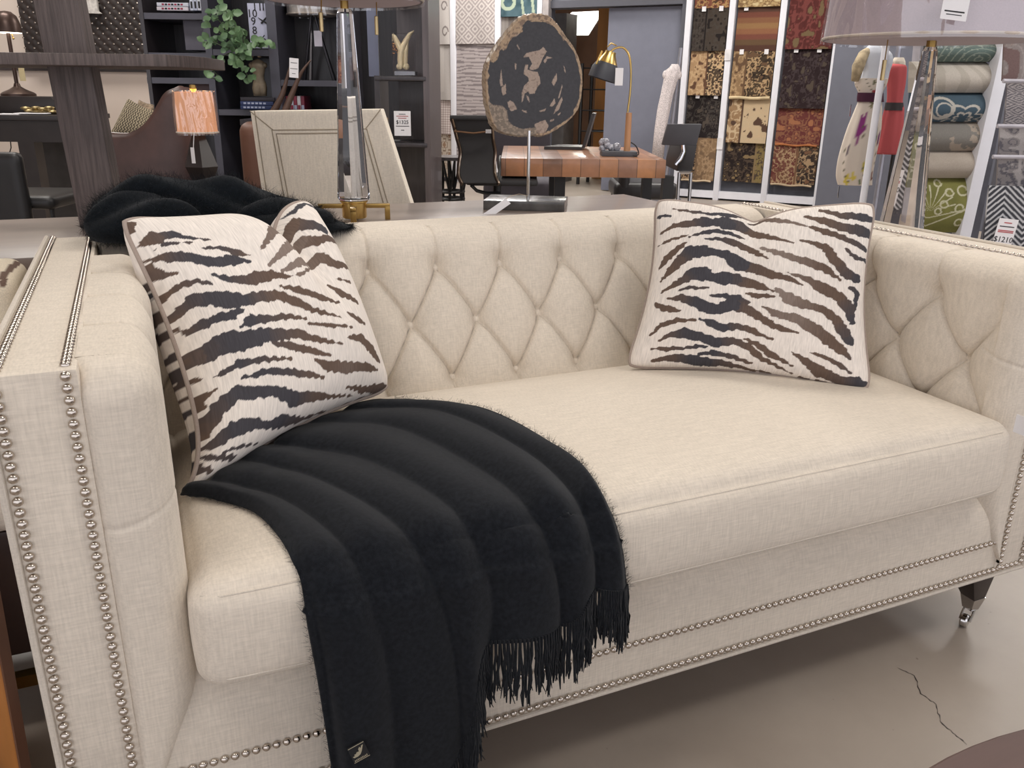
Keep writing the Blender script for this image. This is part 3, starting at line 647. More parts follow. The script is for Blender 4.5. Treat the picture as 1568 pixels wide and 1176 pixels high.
M_WALLG = mat('slate_wall_paint', '6B6E79', rough=.7, var=.04, scale=3)
M_WALLL = mat('warm_white_wall', 'DCCDC1', rough=.8, var=.04, scale=2)
M_CEIL = mat('ceiling_white', 'B9B5AE', rough=.9, var=.03)
M_TRIMD = mat('dark_trim', '3A3231', rough=.5)
M_WHITE = mat('white_metal_frame', 'E9EAF2', rough=.45, var=.02)
M_ORANGE = mat('oak_panel', 'A8743E', rough=.6, var=.2, scale=4, stretch=(1, 1, .2))
M_BROWN = mat('brown_panel', '5A4234', rough=.6, var=.15, scale=4)
# floor: polished concrete with cracks
def floor_mat():
    m, nt, b = nodes_of('polished_concrete'); L = nt.links.new; tc = N(nt, 'ShaderNodeTexCoord')
    n1 = N(nt, 'ShaderNodeTexNoise', Scale=1.3, Detail=9, Roughness=.6); L(tc.outputs['Object'], n1.inputs[0])
    n3 = N(nt, 'ShaderNodeTexNoise', Scale=14, Detail=6); L(tc.outputs['Object'], n3.inputs[0])
    rp = N(nt, 'ShaderNodeValToRGB'); L(n1.outputs[0], rp.inputs[0]); e = rp.color_ramp.elements
    e[0].position, e[0].color = .32, (*srgb('94887D'), 1); e[1].position, e[1].color = .7, (*srgb('AEA398'), 1)
    # scattered pits and scuffs
    vo = N(nt, 'ShaderNodeTexNoise', Scale=38, Detail=2); L(tc.outputs['Object'], vo.inputs[0])
    th = N(nt, 'ShaderNodeMapRange'); th.inputs[1].default_value = .74; th.inputs[2].default_value = .80; L(vo.outputs[0], th.inputs[0])
    mx = N(nt, 'ShaderNodeMix', data_type='RGBA'); L(th.outputs[0], mx.inputs[0]); L(rp.outputs[0], mx.inputs[6]); mx.inputs[7].default_value = (*srgb('6A5F58'), 1)
    L(mx.outputs[2], b.inputs['Base Color'])
    mr = N(nt, 'ShaderNodeMapRange'); mr.inputs[3].default_value = .22; mr.inputs[4].default_value = .5; L(n1.outputs[0], mr.inputs[0]); L(mr.outputs[0], b.inputs['Roughness'])
    bp = N(nt, 'ShaderNodeBump', Strength=.15, Distance=.004); L(n3.outputs[0], bp.inputs['Height']); L(bp.outputs[0], b.inputs['Normal'])
    return m
mb = MB(); sbox(mb, -7.5, 7.5, -4, 16, -.1, 0); struct(mb.build('floor', floor_mat()))
def crack(name, pix, w):
    mb = MB(); ps = []
    r = random.Random(2)
    for a, b in zip(pix, pix[1:]):
        for k in range(6): ps.append((a[0] + (b[0] - a[0]) * k / 6 + r.uniform(-1.6, 1.6), a[1] + (b[1] - a[1]) * k / 6 + r.uniform(-1, 1)))
    vs = []
    for i, (x, y) in enumerate(ps):
        q = ray(x, y); p = CP + q * (-CP.z / q.z); ww = w * (.3 + r.random()) * min(1, (i + .2) / 3, (len(ps) - i) / 3)
        vs += [p + Vector((-ww, 0, .0006)), p + Vector((ww, 0, .0006))]
    mb.add(vs, [(2 * i, 2 * i + 1, 2 * i + 3, 2 * i + 2) for i in range(len(ps) - 1)])
    return tag(mb.build(name, M_TRIMD, smooth=False), 'jagged thin crack in the concrete floor right of the throw', 'crack')
ck = crack('floor_crack', [(1372, 1022), (1400, 1035), (1410, 1062), (1432, 1078), (1440, 1105), (1462, 1125), (1482, 1143)], .0012); del ck['label'], ck['category']; ck['kind'] = 'structure'; ck.name = 'concrete_crack'  # thin dark strip on the floor, drawn as a crack in the concrete

# ceiling and side walls
mb = MB(); sbox(mb, -7.5, 7.5, -4, 16, CEIL, CEIL + .1); struct(mb.build('ceiling', M_CEIL))
mb = MB(); sbox(mb, 7.4, 7.5, 3.0, 16, 0, CEIL); struct(mb.build('wall_right', M_WALLG))
mb = MB(); sbox(mb, -7.5, -7.4, -4, 16, 0, CEIL); struct(mb.build('wall_left', M_WALLL))
# front partition behind desk and bookcase
mb = MB(); sbox(mb, -7.4, -1.35, 6.9, 7.0, 0, CEIL); struct(mb.build('wall_partition', M_WALLL))
c, s = BX(-40, 104, 240, 108.5, 6.87, .03); mb = MB(); mb.box(c, (s[0] * 1, s[1], .025), STORE); struct(mb.build('trim_2', M_TRIMD))
# back wall, turned so that its right end comes nearer
WA, WB = Vector((-3.0, 11.6)), Vector((6.5, 6.65))
WD = (WB - WA).normalized(); WN = Vector((WD.y, -WD.x))                 # WN points to the photographer
if WN.y > 0: WN = -WN
def wall_hit(px, py, off=0):
    """distance at which the line of sight meets the back wall (moved off metres towards us)"""
    q = ray(px, py); fr, fd = q.dot(RH), q.dot(FH); a = WA + WN * off
    # a + t*WD = s*(fr,fd)
    det = WD.x * (-fd) - WD.y * (-fr); t = (-a.x * (-fd) + a.y * (-fr)) / det
    p = a + WD * t; return p.y, t
def W3(t, off, z): p = WA + WD * t + WN * off; return S(p.x, p.y, z)
WR = basis((RH * WD.x + FH * WD.y), -(RH * WN.x + FH * WN.y), Vector((0, 0, 1)))
def wbox(mb, t0, t1, o0, o1, z0, z1): return mb.box(W3((t0 + t1) / 2, (o0 + o1) / 2, (z0 + z1) / 2), (t1 - t0, abs(o1 - o0), z1 - z0), WR)
def wt(px, py, off=0): d, t = wall_hit(px, py, off); return t, at(px, py, d).z
tA = wt(838, 150)[0]; tB = wt(1040, 150)[0]; zH = wt(940, 10)[1]; Lw = (WB - WA).length
mb = MB(); wbox(mb, -3, tA, -.15, 0, 0, CEIL); wbox(mb, tB, Lw + 2, -.15, 0, 0, CEIL); wbox(mb, tA, tB, -.15, 0, zH, CEIL); struct(mb.build('wall_back', M_WALLG))
M_FRAME = mat('dark_grey_frame', '55565F', rough=.5, var=.03)
fr = MB(); wbox(fr, tA - .07, tA, 0, .05, 0, zH + .07); wbox(fr, tB - .02, tB + .07, 0, .05, 0, zH + .07); wbox(fr, tA, tB, 0, .05, zH, zH + .07)
struct(fr.build('door_1', M_FRAME))
tC = wt(927, 150, -.05)[0]; mb = MB(); wbox(mb, tC, tB - .01, -.1, -.04, .01, zH - .01); struct(mb.build('door_2', mat('sliding_door_paint', '767988', rough=.55, var=.03)))
# room beyond the doorway
mb = MB(); wbox(mb, tA - 2.5, tA - 2.45, -5, -.2, 0, CEIL); wbox(mb, tB + 1, tB + 1.05, -5, -.2, 0, CEIL); wbox(mb, tA - 2.5, tB + 1, -5.1, -5, 0, CEIL); struct(mb.build('wall_beyond', M_BROWN))
#@@END room
#@@SECTION near
def H(*k):
    x = sin(sum(a * b for a, b in zip(k, (127.1, 311.7, 74.7)))) * 43758.5453; return x - math.floor(x)
def vn(x, y, s=0):
    i, j = math.floor(x), math.floor(y); a, b = x - i, y - j; a, b = a * a * (3 - 2 * a), b * b * (3 - 2 * b)
    return lerp(lerp(H(i, j, s), H(i + 1, j, s), a), lerp(H(i, j + 1, s), H(i + 1, j + 1, s), a), b)
# ================================================================== console behind the sofa and what stands on it
M_CONS = mat('greybrown_veneer', '85776F', rough=.3, var=.1, scale=6, stretch=(.3, 4, 1), coat=.2)
M_OLD = mat('weathered_dark_timber', '5A4F4C', rough=.6, var=.3, scale=26, stretch=(6, 6, .35), bump=.6)
M_BRASS = mat('brushed_brass', 'A88A52', rough=.3, metal=1, var=.08)
M_PBRASS = mat('polished_brass', 'D9B873', rough=.28, metal=1, var=.04)
M_CHROME = mat('chrome', 'D2D2D4', rough=.08, metal=1, var=.01)
M_BLACK = mat('black_metal', '1B1A1B', rough=.45, var=.1)
M_PAPER = mat('white_paper', 'E6E4E6', rough=.8, var=.01)
M_INK = mat('black_ink', '2A2A2C', rough=.8); M_RED = mat('red_ink', 'B0474A', rough=.8)
M_MARBLE = mat('dark_grey_marble', '4C4A48', rough=.25, var=.35, scale=18, detail=8, coat=.3)
def glass_mat(name, col, rough=.0, ior=1.5):
    if name in MATS: return MATS[name]
    m, nt, b = nodes_of(name); b.inputs['Base Color'].default_value = (*srgb(col), 1); b.inputs['Transmission Weight'].default_value = 1; b.inputs['Roughness'].default_value = rough; b.inputs['IOR'].default_value = ior
    MATS[name] = m; return m
M_CRYST = glass_mat('crystal', 'F4F7FF'); M_CRYST2 = glass_mat('smoky_crystal', 'E6E0DC')
def world_box(mb, x0, x1, y0, y1, z0, z1): return mb.box(((x0 + x1) / 2, (y0 + y1) / 2, (z0 + z1) / 2), (x1 - x0, y1 - y0, z1 - z0))
CT = .72
con = thing('console_table', 'long grey brown veneer console table standing behind the sofa', 'console table', (.4, 1.24, 0))
mb = MB(); world_box(mb, -1.05, 1.61, .96, 1.545, CT - .045, CT); mb.build('tabletop', M_CONS, con, bevel=.003)
mb = MB(); world_box(mb, -.98, 1.55, 1.0, 1.50, CT - .12, CT - .046); mb.build('apron', M_CONS, con)
for x in (-.98, 1.50):
    for y in (1.0, 1.45): mb = MB(); world_box(mb, x, x + .06, y, y + .06, 0, CT - .12); mb.build('leg', M_CONS, con)

# leaning-post display shelf standing on the console
d0 = 2.1
sh = thing('display_shelf', 'dark timber display shelf with one leaning post and a pointed shelf board', 'shelf', at(160, 340, d0))
p0, p1 = at(160, 343, 2.04), at(92, 0, 2.04); p1 = p0 + (p1 - p0) * 1.9
p0.z = CT + .001
ax = (p1 - p0).normalized(); w = .060; th = .05; rt = (RH - ax * RH.dot(ax)).normalized(); nn = rt.cross(ax)
def tilt_bar(mb, a, b, hw, ht):
    vs = []
    for p, lvl in ((a, True), (b, False)):
        for sx, sy in ((-1, -1), (1, -1), (1, 1), (-1, 1)):
            q = p + RH * sx * hw + FH * sy * ht; vs.append(q)
    return mb.add(vs, [(0, 1, 2, 3), (7, 6, 5, 4), (0, 4, 5, 1), (1, 5, 6, 2), (2, 6, 7, 3), (3, 7, 4, 0)])
mb = MB(); tilt_bar(mb, p0, p1, .050, .022); mb.build('leaning_post', M_OLD, sh, bevel=.004)
zs = at(150, 92, 1.98).z; mb = MB()
rL, rR, rM = rdz(at(-250, 92, 1.98))[0], rdz(at(306, 92, 1.98))[0], rdz(at(285, 92, 1.98))[0]
poly = [(rL, -.17), (rM, -.17), (rR, -.02), (rM, .20), (rL, .20)]
mb.prism(poly, S(0, 2.04, zs - .012), RH, FH, Vector((0, 0, 1)), -.002, .022); mb.build('shelf_board', M_OLD, sh, bevel=.002)
qa = S(rL + .05, 2.04, CT + .001); qb = S(rL + .05, 2.04, 2.0); mb = MB(); tilt_bar(mb, qa, qb, .05, .04); mb.build('upright', M_OLD, sh)

# crystal lamps with brass foot
def crystal(mb, c, r0, r1, h, n=12, ph=.2):
    for (ra, za, rb, zb) in ((r0, 0, r1, h),):
        prof = [(r0 * .96, 0), (r0, .004), (r1, h - .01), (r1 * .82, h)]
        vs = [c + Vector((r * cos(2 * pi * k / n + ph), r * sin(2 * pi * k / n + ph), z)) for r, z in prof for k in range(n)]
        fs = [(i * n + k, i * n + (k + 1) % n, (i + 1) * n + (k + 1) % n, (i + 1) * n + k) for i in range(3) for k in range(n)] + [tuple(range(n))[::-1], tuple(3 * n + k for k in range(n))]
        mb.add(vs, fs)
M_SHADE = mat('grey_taupe_shade', 'AFA0A8', rough=.75, var=.05, scale=300, sheen=.1)
M_SHADEI = mat('shade_lining', 'C9BDB2', rough=.9)
M_FILM = None
def film_mat():
    """clear crinkled plastic wrap"""
    m, nt, b = nodes_of('clear_wrap'); L = nt.links.new
    tr = N(nt, 'ShaderNodeBsdfTransparent'); gl = N(nt, 'ShaderNodeBsdfGlossy', Roughness=.07); mx = N(nt, 'ShaderNodeMixShader')
    tc = N(nt, 'ShaderNodeTexCoord'); mp = N(nt, 'ShaderNodeMapping'); mp.inputs['Scale'].default_value = (1, 1, .35); L(tc.outputs['Object'], mp.inputs[0])
    nz = N(nt, 'ShaderNodeTexNoise', Scale=7, Detail=1.5, Roughness=.5, Distortion=1.2); L(mp.outputs[0], nz.inputs[0]); bp = N(nt, 'ShaderNodeBump', Strength=1, Distance=.03); L(nz.outputs[0], bp.inputs['Height']); L(bp.outputs[0], gl.inputs['Normal'])
    mx.inputs[0].default_value = .17; L(tr.outputs[0], mx.inputs[1]); L(gl.outputs[0], mx.inputs[2])
    out = nt.nodes['Material Output']; L(mx.outputs[0], out.inputs[0]); return m
M_FILM = film_mat()
def shade_drum(parent, c, r0, r1, z0, z1, m=M_SHADE, name='lamp_shade', film=True, lin=M_SHADEI, th=.003):
    mb = MB(); n = 64; prof = [(r0, z0), (r1, z1), (r1 - th, z1), (r0 - th, z0), (r0, z0)]
    mb.lathe([(r, z) for r, z in prof], (c.x, c.y, 0), n); o = mb.build(name, m, parent)
    mb = MB(); mb.lathe([(r0 - th * 1.3, z0 + .001), (r1 - th * 1.3, z1 - .001)], (c.x, c.y, 0), n)
    mb.v = mb.v; li = MB(); li.v = mb.v; li.f = [f for f in mb.f if len(f) == 4]; li.build('shade_lining', lin, o)
    mb = MB(); mb.tube([Vector((c.x + (r0 + .0015) * cos(2 * pi * k / 48), c.y + (r0 + .0015) * sin(2 * pi * k / 48), z0 + .004)) for k in range(48)], .0038, 6, close=True); mb.build('shade_trim', M_SHADEI, o)
    if film:
        mb = MB(); g = lambda u, v: Vector((c.x, c.y, 0)) + Vector(((lerp(r0, r1, v) + .006 + .004 * sin(17 * u * 2 * pi * 1 + 4 * v) * sin(3 * v + 6 * u)) * cos(2 * pi * u), (lerp(r0, r1, v) + .006 + .004 * sin(17 * u * 2 * pi + 4 * v) * sin(3 * v + 6 * u)) * sin(2 * pi * u), lerp(z0 - .006, z1 + .006, v)))
        mb.grid(g, 140, 24); mb.build('plastic_wrap', M_FILM, o, angle=180)
    return o
lc = at(543, 327, 2.235); lc.z = CT
la = thing('table_lamp', 'table lamp with tapering clear crystal column on square brass feet, on the console', 'lamp', lc)
ztop = at(533, 14, 2.235).z
mb = MB()
for dx, dy in ((1, 0), (-1, 0), (0, 1), (0, -1)):
    ex, ey = RH * dx + FH * dy, None
    e = (RH * cos(.15) * dx + FH * (sin(.15) * dx)) if dx else (FH * cos(.15) * dy - RH * sin(.15) * dy)
    side = e.cross(Vector((0, 0, 1)))
    B_ = basis(e, side, Vector((0, 0, 1)))
    mb.box(lc + e * .058 + Vector((0, 0, .036)), (.07, .015, .011), B_); mb.box(lc + e * .086 + Vector((0, 0, .018)), (.014, .015, .036), B_)
mb.build('brass_feet', M_BRASS, la, bevel=.001)
mb = MB(); mb.lathe([(.030, .005), (.032, .008), (.032, .044), (.036, .046), (.036, .050), (.030, .052)], lc, 40); mb.build('brass_collar', M_PBRASS, la)
mb = MB(); crystal(mb, lc + Vector((0, 0, .052)), .042, .0195, ztop - CT - .052); mb.build('crystal_column', M_CRYST, la, smooth=False)
mb = MB(); mb.lathe([(.010, ztop), (.010, ztop + .05), (.006, ztop + .052), (.006, ztop + .30)], (lc.x, lc.y, 0), 16); mb.build('brass_stem', M_BRASS, la)
so = shade_drum(la, lc, .19, .165, at(533, 4, 2.235).z + .004, at(533, 4, 2.235).z + .28)
for px, py0, py1, dd in ((492, 18, 48, 2.21), (576.5, 24, 53, 2.26)):
    a, b = at(px, -8, dd), at(px, py0, dd); mb = MB(); k = 0
    n = 16
    for i in range(n): mb.sphere(a + (b - a) * i / n, .0018, 6, 4)
    ch = mb.build('pull_chain', M_BRASS, la); c = at(px, (py0 + py1) / 2, dd); h = at(px, py0, dd).z - at(px, py1, dd).z
    mb = MB(); mb.lathe([(.002, h / 2), (.0048, h / 2 - .002), (.0048, -h / 2), (.003, -h / 2 - .001)][::-1], c, 12); mb.build('pull_knob', mat('pull_brass', 'B9A47A', rough=.35, metal=.9), ch)

# big crystal lamp by the right arm
ld = 2.36; l2 = at(1380, 345, ld); TZ = .60
st = thing('side_table', 'small dark side table mostly hidden past the right arm, under the large shaded lamp', 'table', (l2.x, l2.y, 0))
mb = MB(); mb.lathe([(.001, TZ - .025), (.24, TZ - .025), (.245, TZ - .012), (.24, TZ), (.001, TZ)], (l2.x, l2.y, 0), 48); mb.build('tabletop', M_DWOOD, st)
mb = MB(); mb.lathe([(.16, 0), (.16, .015), (.03, .04), (.025, TZ - .03)], (l2.x, l2.y, 0), 32); mb.build('pedestal', M_DWOOD, st)
lz = at(1406, 72, ld).z; lb = thing('table_lamp', 'big table lamp with plastic wrapped grey shade and smoky crystal cone', 'lamp', (l2.x, l2.y, TZ))
mb = MB(); mb.box((l2.x, l2.y, TZ + .016), (.17, .17, .03)); mb.build('brass_plinth', M_BRASS, lb, bevel=.002)
mb = MB(); crystal(mb, Vector((l2.x, l2.y, TZ + .033)), .064, .019, lz - TZ - .033, 14); mb.build('crystal_cone', M_CRYST2, lb, smooth=False)
mb = MB(); mb.lathe([(.0115, lz), (.0115, lz + .06), (.006, lz + .062), (.006, lz + .3)], (l2.x, l2.y, 0), 16); mb.build('brass_stem', M_BRASS, lb)
zb0 = at(1412, 64, ld).z; so = shade_drum(lb, l2, .268, .252, zb0 + .003, zb0 + .34)
for px, dd, y0, y1 in ((1356, ld - .02, 92, 116), (1431, ld + .02, 95, 118)):
    a, b = at(px + 4, 58, dd), at(px, y0, dd); mb = MB()
    b = Vector((a.x, a.y, b.z))
    for i in range(18): mb.sphere(a + (b - a) * i / 18, .0018, 6, 4)
    ch = mb.build('pull_chain', M_BRASS, lb); mb = MB(); mb.lathe([(.003, -.05), (.0055, -.049), (.0055, 0), (.002, .001)], b, 12); mb.build('pull_knob', mat('pull_brass', 'B9A47A', rough=.35, metal=.9), ch)
# price tag on the shade
cc = at(1463, 10, ld - .30); tg = thing('price_tag', 'white paper price tag hanging on the plastic wrapped lamp shade', 'tag', cc)
tx = (RH * cos(.10) + Vector((0, 0, -.10))).normalized(); ty = Vector((.04, 0, 1)).normalized(); tz = tx.cross(ty)
mb = MB(); mb.prism([(-.030, -.028), (.030, -.028), (.030, .075), (-.030, .075)], cc, tx, ty, tz, -.0004, .0004); mb.build('card', M_PAPER, tg)
text('numerals', '$359', .034, cc + ty * .036 + tz * .0006, tx, ty, M_INK, tg, .0002)
for q, ww, h in ((-.012, .046, .003), (-.018, .036, .0018)):
    mb = MB(); mb.prism([(-ww / 2, q), (ww / 2, q), (ww / 2, q + h), (-ww / 2, q + h)], cc, tx, ty, tz, .0004, .0008); mb.build('print_line', M_INK, tg)

# petrified wood slice
sl = 2.50; base = at(806, 318, sl); base.z = CT
ps = thing('petrified_wood_slice', 'black petrified wood slice with tan rim on a rod and dark marble base', 'sculpture', base)
mb = MB(); mb.box(S(rdz(base)[0], 2.52, CT + .0135), (.235, .15, .027), STORE @ rotz(-.12)); mb.build('marble_base', M_MARBLE, ps, bevel=.0015)
rodx = at(808.5, 300, 2.52); mb = MB(); mb.tube([Vector((rodx.x, rodx.y, CT + .026)), Vector((rodx.x, rodx.y, at(809, 200, 2.52).z))], .0048, 12); mb.build('rod', M_STEEL, ps)
OUT = [(807, 208), (790, 207), (772, 203), (762, 198), (754, 188), (750, 172), (746, 155), (745, 140), (744, 122), (745, 108), (748, 96), (755, 82), (764, 68), (775, 54), (786, 40), (797, 29), (806, 24), (820, 22), (832, 23), (842, 26), (849, 32), (858, 43), (868, 58), (878, 71), (886, 88), (891, 108), (892, 128), (890, 148), (886, 165), (879, 176), (868, 187), (855, 196), (843, 203), (835, 206), (828, 208), (818, 206)]
cpx = (820, 118)
def in_poly(x, y, P):
    c = False
    for (x1, y1), (x2, y2) in zip(P, P[1:] + P[:1]):
        if (y1 > y) != (y2 > y) and x < (x2 - x1) * (y - y1) / (y2 - y1) + x1: c = not c
    return c
# shapes on the face, in slice coordinates (centimetre-like units measured from the photo)
sc5 = 5.6
def PC(l): return [(740 + a / sc5, 10 + b / sc5) for a, b in l]
TANS = [PC(l) for l in (
    [(340, 435), (370, 400), (430, 385), (480, 375), (515, 345), (545, 385), (530, 410), (510, 440), (495, 480), (470, 530), (430, 545), (395, 540), (400, 520), (420, 490), (405, 460), (390, 430)],
    [(360, 500), (385, 500), (380, 540), (420, 555), (465, 560), (485, 610), (490, 660), (465, 690), (440, 745), (400, 750), (385, 730), (355, 745), (345, 790), (330, 825), (330, 740), (350, 680), (390, 640), (385, 605), (345, 580)],
    [(370, 760), (390, 775), (398, 825), (380, 800)], [(140, 640), (155, 530), (162, 620), (170, 680), (150, 685)], [(155, 700), (195, 660), (195, 750), (165, 760)],
    [(205, 820), (230, 805), (260, 820), (290, 880), (240, 900), (215, 860)], [(270, 480), (285, 490), (282, 540), (272, 540)], [(585, 650), (630, 570), (632, 630), (605, 680)],
    [(640, 790), (675, 670), (680, 685), (655, 780)], [(570, 850), (610, 785), (620, 830), (590, 860)], [(600, 925), (625, 860), (675, 770), (680, 800), (650, 880)], [(480, 895), (540, 870), (530, 895), (490, 905)], [(330, 885), (370, 895), (372, 912), (345, 905)],
    [(635, 925), (665, 905), (660, 925), (640, 938)], [(568, 980), (608, 958), (605, 978), (575, 990)], [(515, 470), (545, 425), (595, 440), (550, 450), (530, 490)], [(440, 1010), (480, 990), (530, 970), (560, 1020), (545, 1060), (510, 1105), (470, 1085), (450, 1060)],
    [(690, 510), (700, 520), (706, 565), (695, 560)], [(285, 325), (300, 335), (318, 385), (305, 365)], [(270, 255), (325, 190), (320, 220), (285, 255)])]
TANW = PC([(40, 810), (90, 845), (160, 850), (205, 890), (215, 980), (250, 1020), (330, 1050), (455, 1035), (460, 1090), (400, 1110), (280, 1105), (180, 1090), (120, 1060), (90, 980), (50, 880)])
def slice_col(x, y, e):
    """e = 0 centre .. 1 rim"""
    n = vn(x * .35, y * .35, 2)
    if in_poly(x, y, TANW): return srgb('7A6A58') if n < .6 else srgb('9A8670')
    wob = .03 * sin(y * .3) + .02 * sin(x * .5 + y * .2)
    lim = .955 + .05 * (vn(x * .12, y * .12, 3) - .5) - (.05 if y < 62 else 0) - (.12 * vn(x * .08, y * .08, 5) if x < 800 and y < 95 else 0)
    if e > lim: return srgb('A88B68') if n > .35 else srgb('7B624B')
    for P in TANS:
        if in_poly(x, y, P): return srgb('A38D7B') if n > .25 else srgb('8C7666')
    k = .03 * n; return tuple(c * (.85 + .4 * n) for c in srgb('2F2C2E'))
def slice_pt(x, y, dd): return at(x, y, 2.52 + dd)
def outp(a):
    P = OUT; n = len(P); i = int(a * n) % n; f = a * n - int(a * n); return (P[i][0] + (P[(i + 1) % n][0] - P[i][0]) * f, P[i][1] + (P[(i + 1) % n][1] - P[i][1]) * f)
nA, nR = 260, 110; mb = MB(); vs = []; cs = []
for j in range(nR + 1):
    for i in range(nA):
        ox, oy = outp(i / nA); e = j / nR; x, y = cpx[0] + (ox - cpx[0]) * e, cpx[1] + (oy - cpx[1]) * e
        vs.append(slice_pt(x, y, .0)); cs.append(slice_col(x, y, e))
fs = [(j * nA + i, j * nA + (i + 1) % nA, (j + 1) * nA + (i + 1) % nA, (j + 1) * nA + i) for j in range(nR) for i in range(nA)]
mb.add(vs, fs, cs); n0 = len(mb.v)
# rough bark edge, then the back
for j in range(1, 6):
    for i in range(nA):
        ox, oy = outp(i / nA); k = 1 + .012 * sin(i * 1.9) * sin(j * 1.3 + i) + .02 * sin(pi * j / 5); x, y = cpx[0] + (ox - cpx[0]) * k, cpx[1] + (oy - cpx[1]) * k
        mb.v.append(slice_pt(x, y, .032 * j / 5) + RH * (-.012 * j / 5)); c_ = srgb('9C8770') if (i * 7 + j * 3) % 5 else srgb('6F5A48'); mb.col[len(mb.v) - 1] = c_
for j in range(5):
    a0 = nR * nA if j == 0 else n0 + (j - 1) * nA; b0 = n0 + j * nA
    mb.f += [(a0 + i, a0 + (i + 1) % nA, b0 + (i + 1) % nA, b0 + i) for i in range(nA)]
mb.f.append(tuple(n0 + 4 * nA + i for i in range(nA)))
mb.build('stone_slice', attr_mat('polished_stone', rough=.3, bump=.1, bscale=200, spec=.4), ps)
# cord and paper tag on the base
mb = MB(); mb.tube([at(x, y, 2.45) for x, y in ((808, 300), (795, 297), (783, 300), (772, 306), (764, 312), (760, 317))], .0008, 5)
cord = mb.build('cord', mat('twine', 'B7A58E', rough=.9), ps)
a = at(778, 308, 2.40); b_ = at(742, 333, 2.36); mb = MB()
x_ = (b_ - a); y_ = (RH * .75 - Vector((0, 0, .66))).normalized() * .020; 
mb.add([a - y_ * .5, a + y_ * .5, b_ + y_ * .5, b_ - y_ * .5] + [v + Vector((0, 0, .0006)) for v in (a - y_ * .5, a + y_ * .5, b_ + y_ * .5, b_ - y_ * .5)], [(0, 1, 2, 3), (7, 6, 5, 4), (0, 4, 5, 1), (1, 5, 6, 2), (2, 6, 7, 3), (3, 7, 4, 0)])
tag(mb.build('paper_tag', M_PAPER, smooth=False), 'white paper tag lying over the marble base of the stone slice', 'tag')

# things at the frame's edges
# small tag on the right arm
c = at(1566, 652, 1.83) ; c = Vector((SL - .098, c.y, c.z)); q = ray(1566, 652); c = CP + q * ((SL - .100 - CP.x) / q.x)
mb = MB(); mb.box(c, (.0012, .030, .034)); tag(mb.build('price_tag', M_PAPER), 'small white tag fixed inside the right sofa arm at the frame edge', 'tag')
# coffee table corner, lower right
M_RED_W = mat('red_brown_wood', '58403B', rough=.55, var=.15, scale=10, stretch=(.3, 3, 1))
zc = .44
def onz(px, py, z): q = ray(px, py); return CP + q * ((z - CP.z) / q.z)
A_, B2, C2 = onz(1405, 1182, zc), onz(1470, 1150, zc), onz(1568, 1112, zc)
# circle through the three edge points
def circ(a, b, c):
    ax_, ay_, bx, by, cx, cy = a.x, a.y, b.x, b.y, c.x, c.y; d = 2 * (ax_ * (by - cy) + bx * (cy - ay_) + cx * (ay_ - by))
    ux = ((ax_ ** 2 + ay_ ** 2) * (by - cy) + (bx ** 2 + by ** 2) * (cy - ay_) + (cx ** 2 + cy ** 2) * (ay_ - by)) / d
    uy = ((ax_ ** 2 + ay_ ** 2) * (cx - bx) + (bx ** 2 + by ** 2) * (ax_ - cx) + (cx ** 2 + cy ** 2) * (bx - ax_)) / d
    return Vector((ux, uy)), sqrt((ax_ - ux) ** 2 + (ay_ - uy) ** 2)
e1 = (C2 - A_).normalized(); rr_ = .55; mid = (A_ + C2) / 2; nrm_ = Vector((e1.y, -e1.x, 0)); hh = sqrt(max(.01, rr_ ** 2 - ((C2 - A_).length / 2) ** 2)); cc_ = mid + nrm_ * hh
if (cc_ - A_).dot(Vector((0, -1, 0))) < 0: cc_ = mid - nrm_ * hh
ctb = thing('coffee_table', 'round red brown wooden coffee table cut off by the lower right corner', 'table', (cc_.x, cc_.y, 0))
mb = MB(); mb.lathe([(.001, zc - .03), (rr_ - .01, zc - .03), (rr_, zc - .02), (rr_, zc - .004), (rr_ - .004, zc), (.001, zc)], (cc_.x, cc_.y, 0), 96); mb.build('tabletop', M_RED_W, ctb)
mb = MB(); mb.lathe([(.2, 0), (.2, .02), (.05, .05), (.045, zc - .03)], (cc_.x, cc_.y, 0), 32); mb.build('pedestal', M_RED_W, ctb)
# wooden stool leg, lower left
M_HONEY = mat('honey_wood', 'A56A30', rough=.4, var=.25, scale=9, stretch=(2, 2, .3), coat=.3)
M_HONEYD = mat('walnut_edge', '5F4030', rough=.45, var=.2, scale=9, stretch=(2, 2, .3))
fc = onz(-60, 1120, .18)
wt_ = thing('side_table', 'honey coloured wooden table leg at the lower left frame edge', 'table', (fc.x, fc.y, 0))
def quadbar(px, d, z0=0):
    """tapering leg whose two visible faces meet along one corner"""
    return None
la0, la1 = onz(46, 1176, .08), None
pA = at(44, 1176, .98); pB = at(-4, 905, .98)
mb = MB(); g = .13
vs = [pA, pA - RH * .006 - FH * .012, pA - RH * .16 - FH * .04, pA - RH * .15 + FH * .10, pB, pB - RH * .006 - FH * .012, pB - RH * .16 - FH * .04, pB - RH * .15 + FH * .10]
vs = [Vector(v) for v in vs]
dz = pA.z / max(.01, (pB.z - pA.z)); vs[0:4] = [v - (vs[i + 4] - v) * dz for i, v in enumerate(vs[0:4])]
mb.add(vs, [(0, 1, 2, 3), (7, 6, 5, 4), (0, 4, 5, 1), (1, 5, 6, 2), (2, 6, 7, 3), (3, 7, 4, 0)]); mb.build('leg', M_HONEY, wt_, bevel=.003)
mb = MB(); o_ = RH * .004
mb.add([vs[0], vs[1], vs[5], vs[4], vs[0] + o_, vs[1] + o_ - FH * .002, vs[5] + o_ - FH * .002, vs[4] + o_], [(0, 1, 2, 3), (4, 7, 6, 5), (0, 4, 5, 1), (1, 5, 6, 2), (2, 6, 7, 3), (3, 7, 4, 0)]); mb.build('leg_edge', M_HONEYD, wt_)
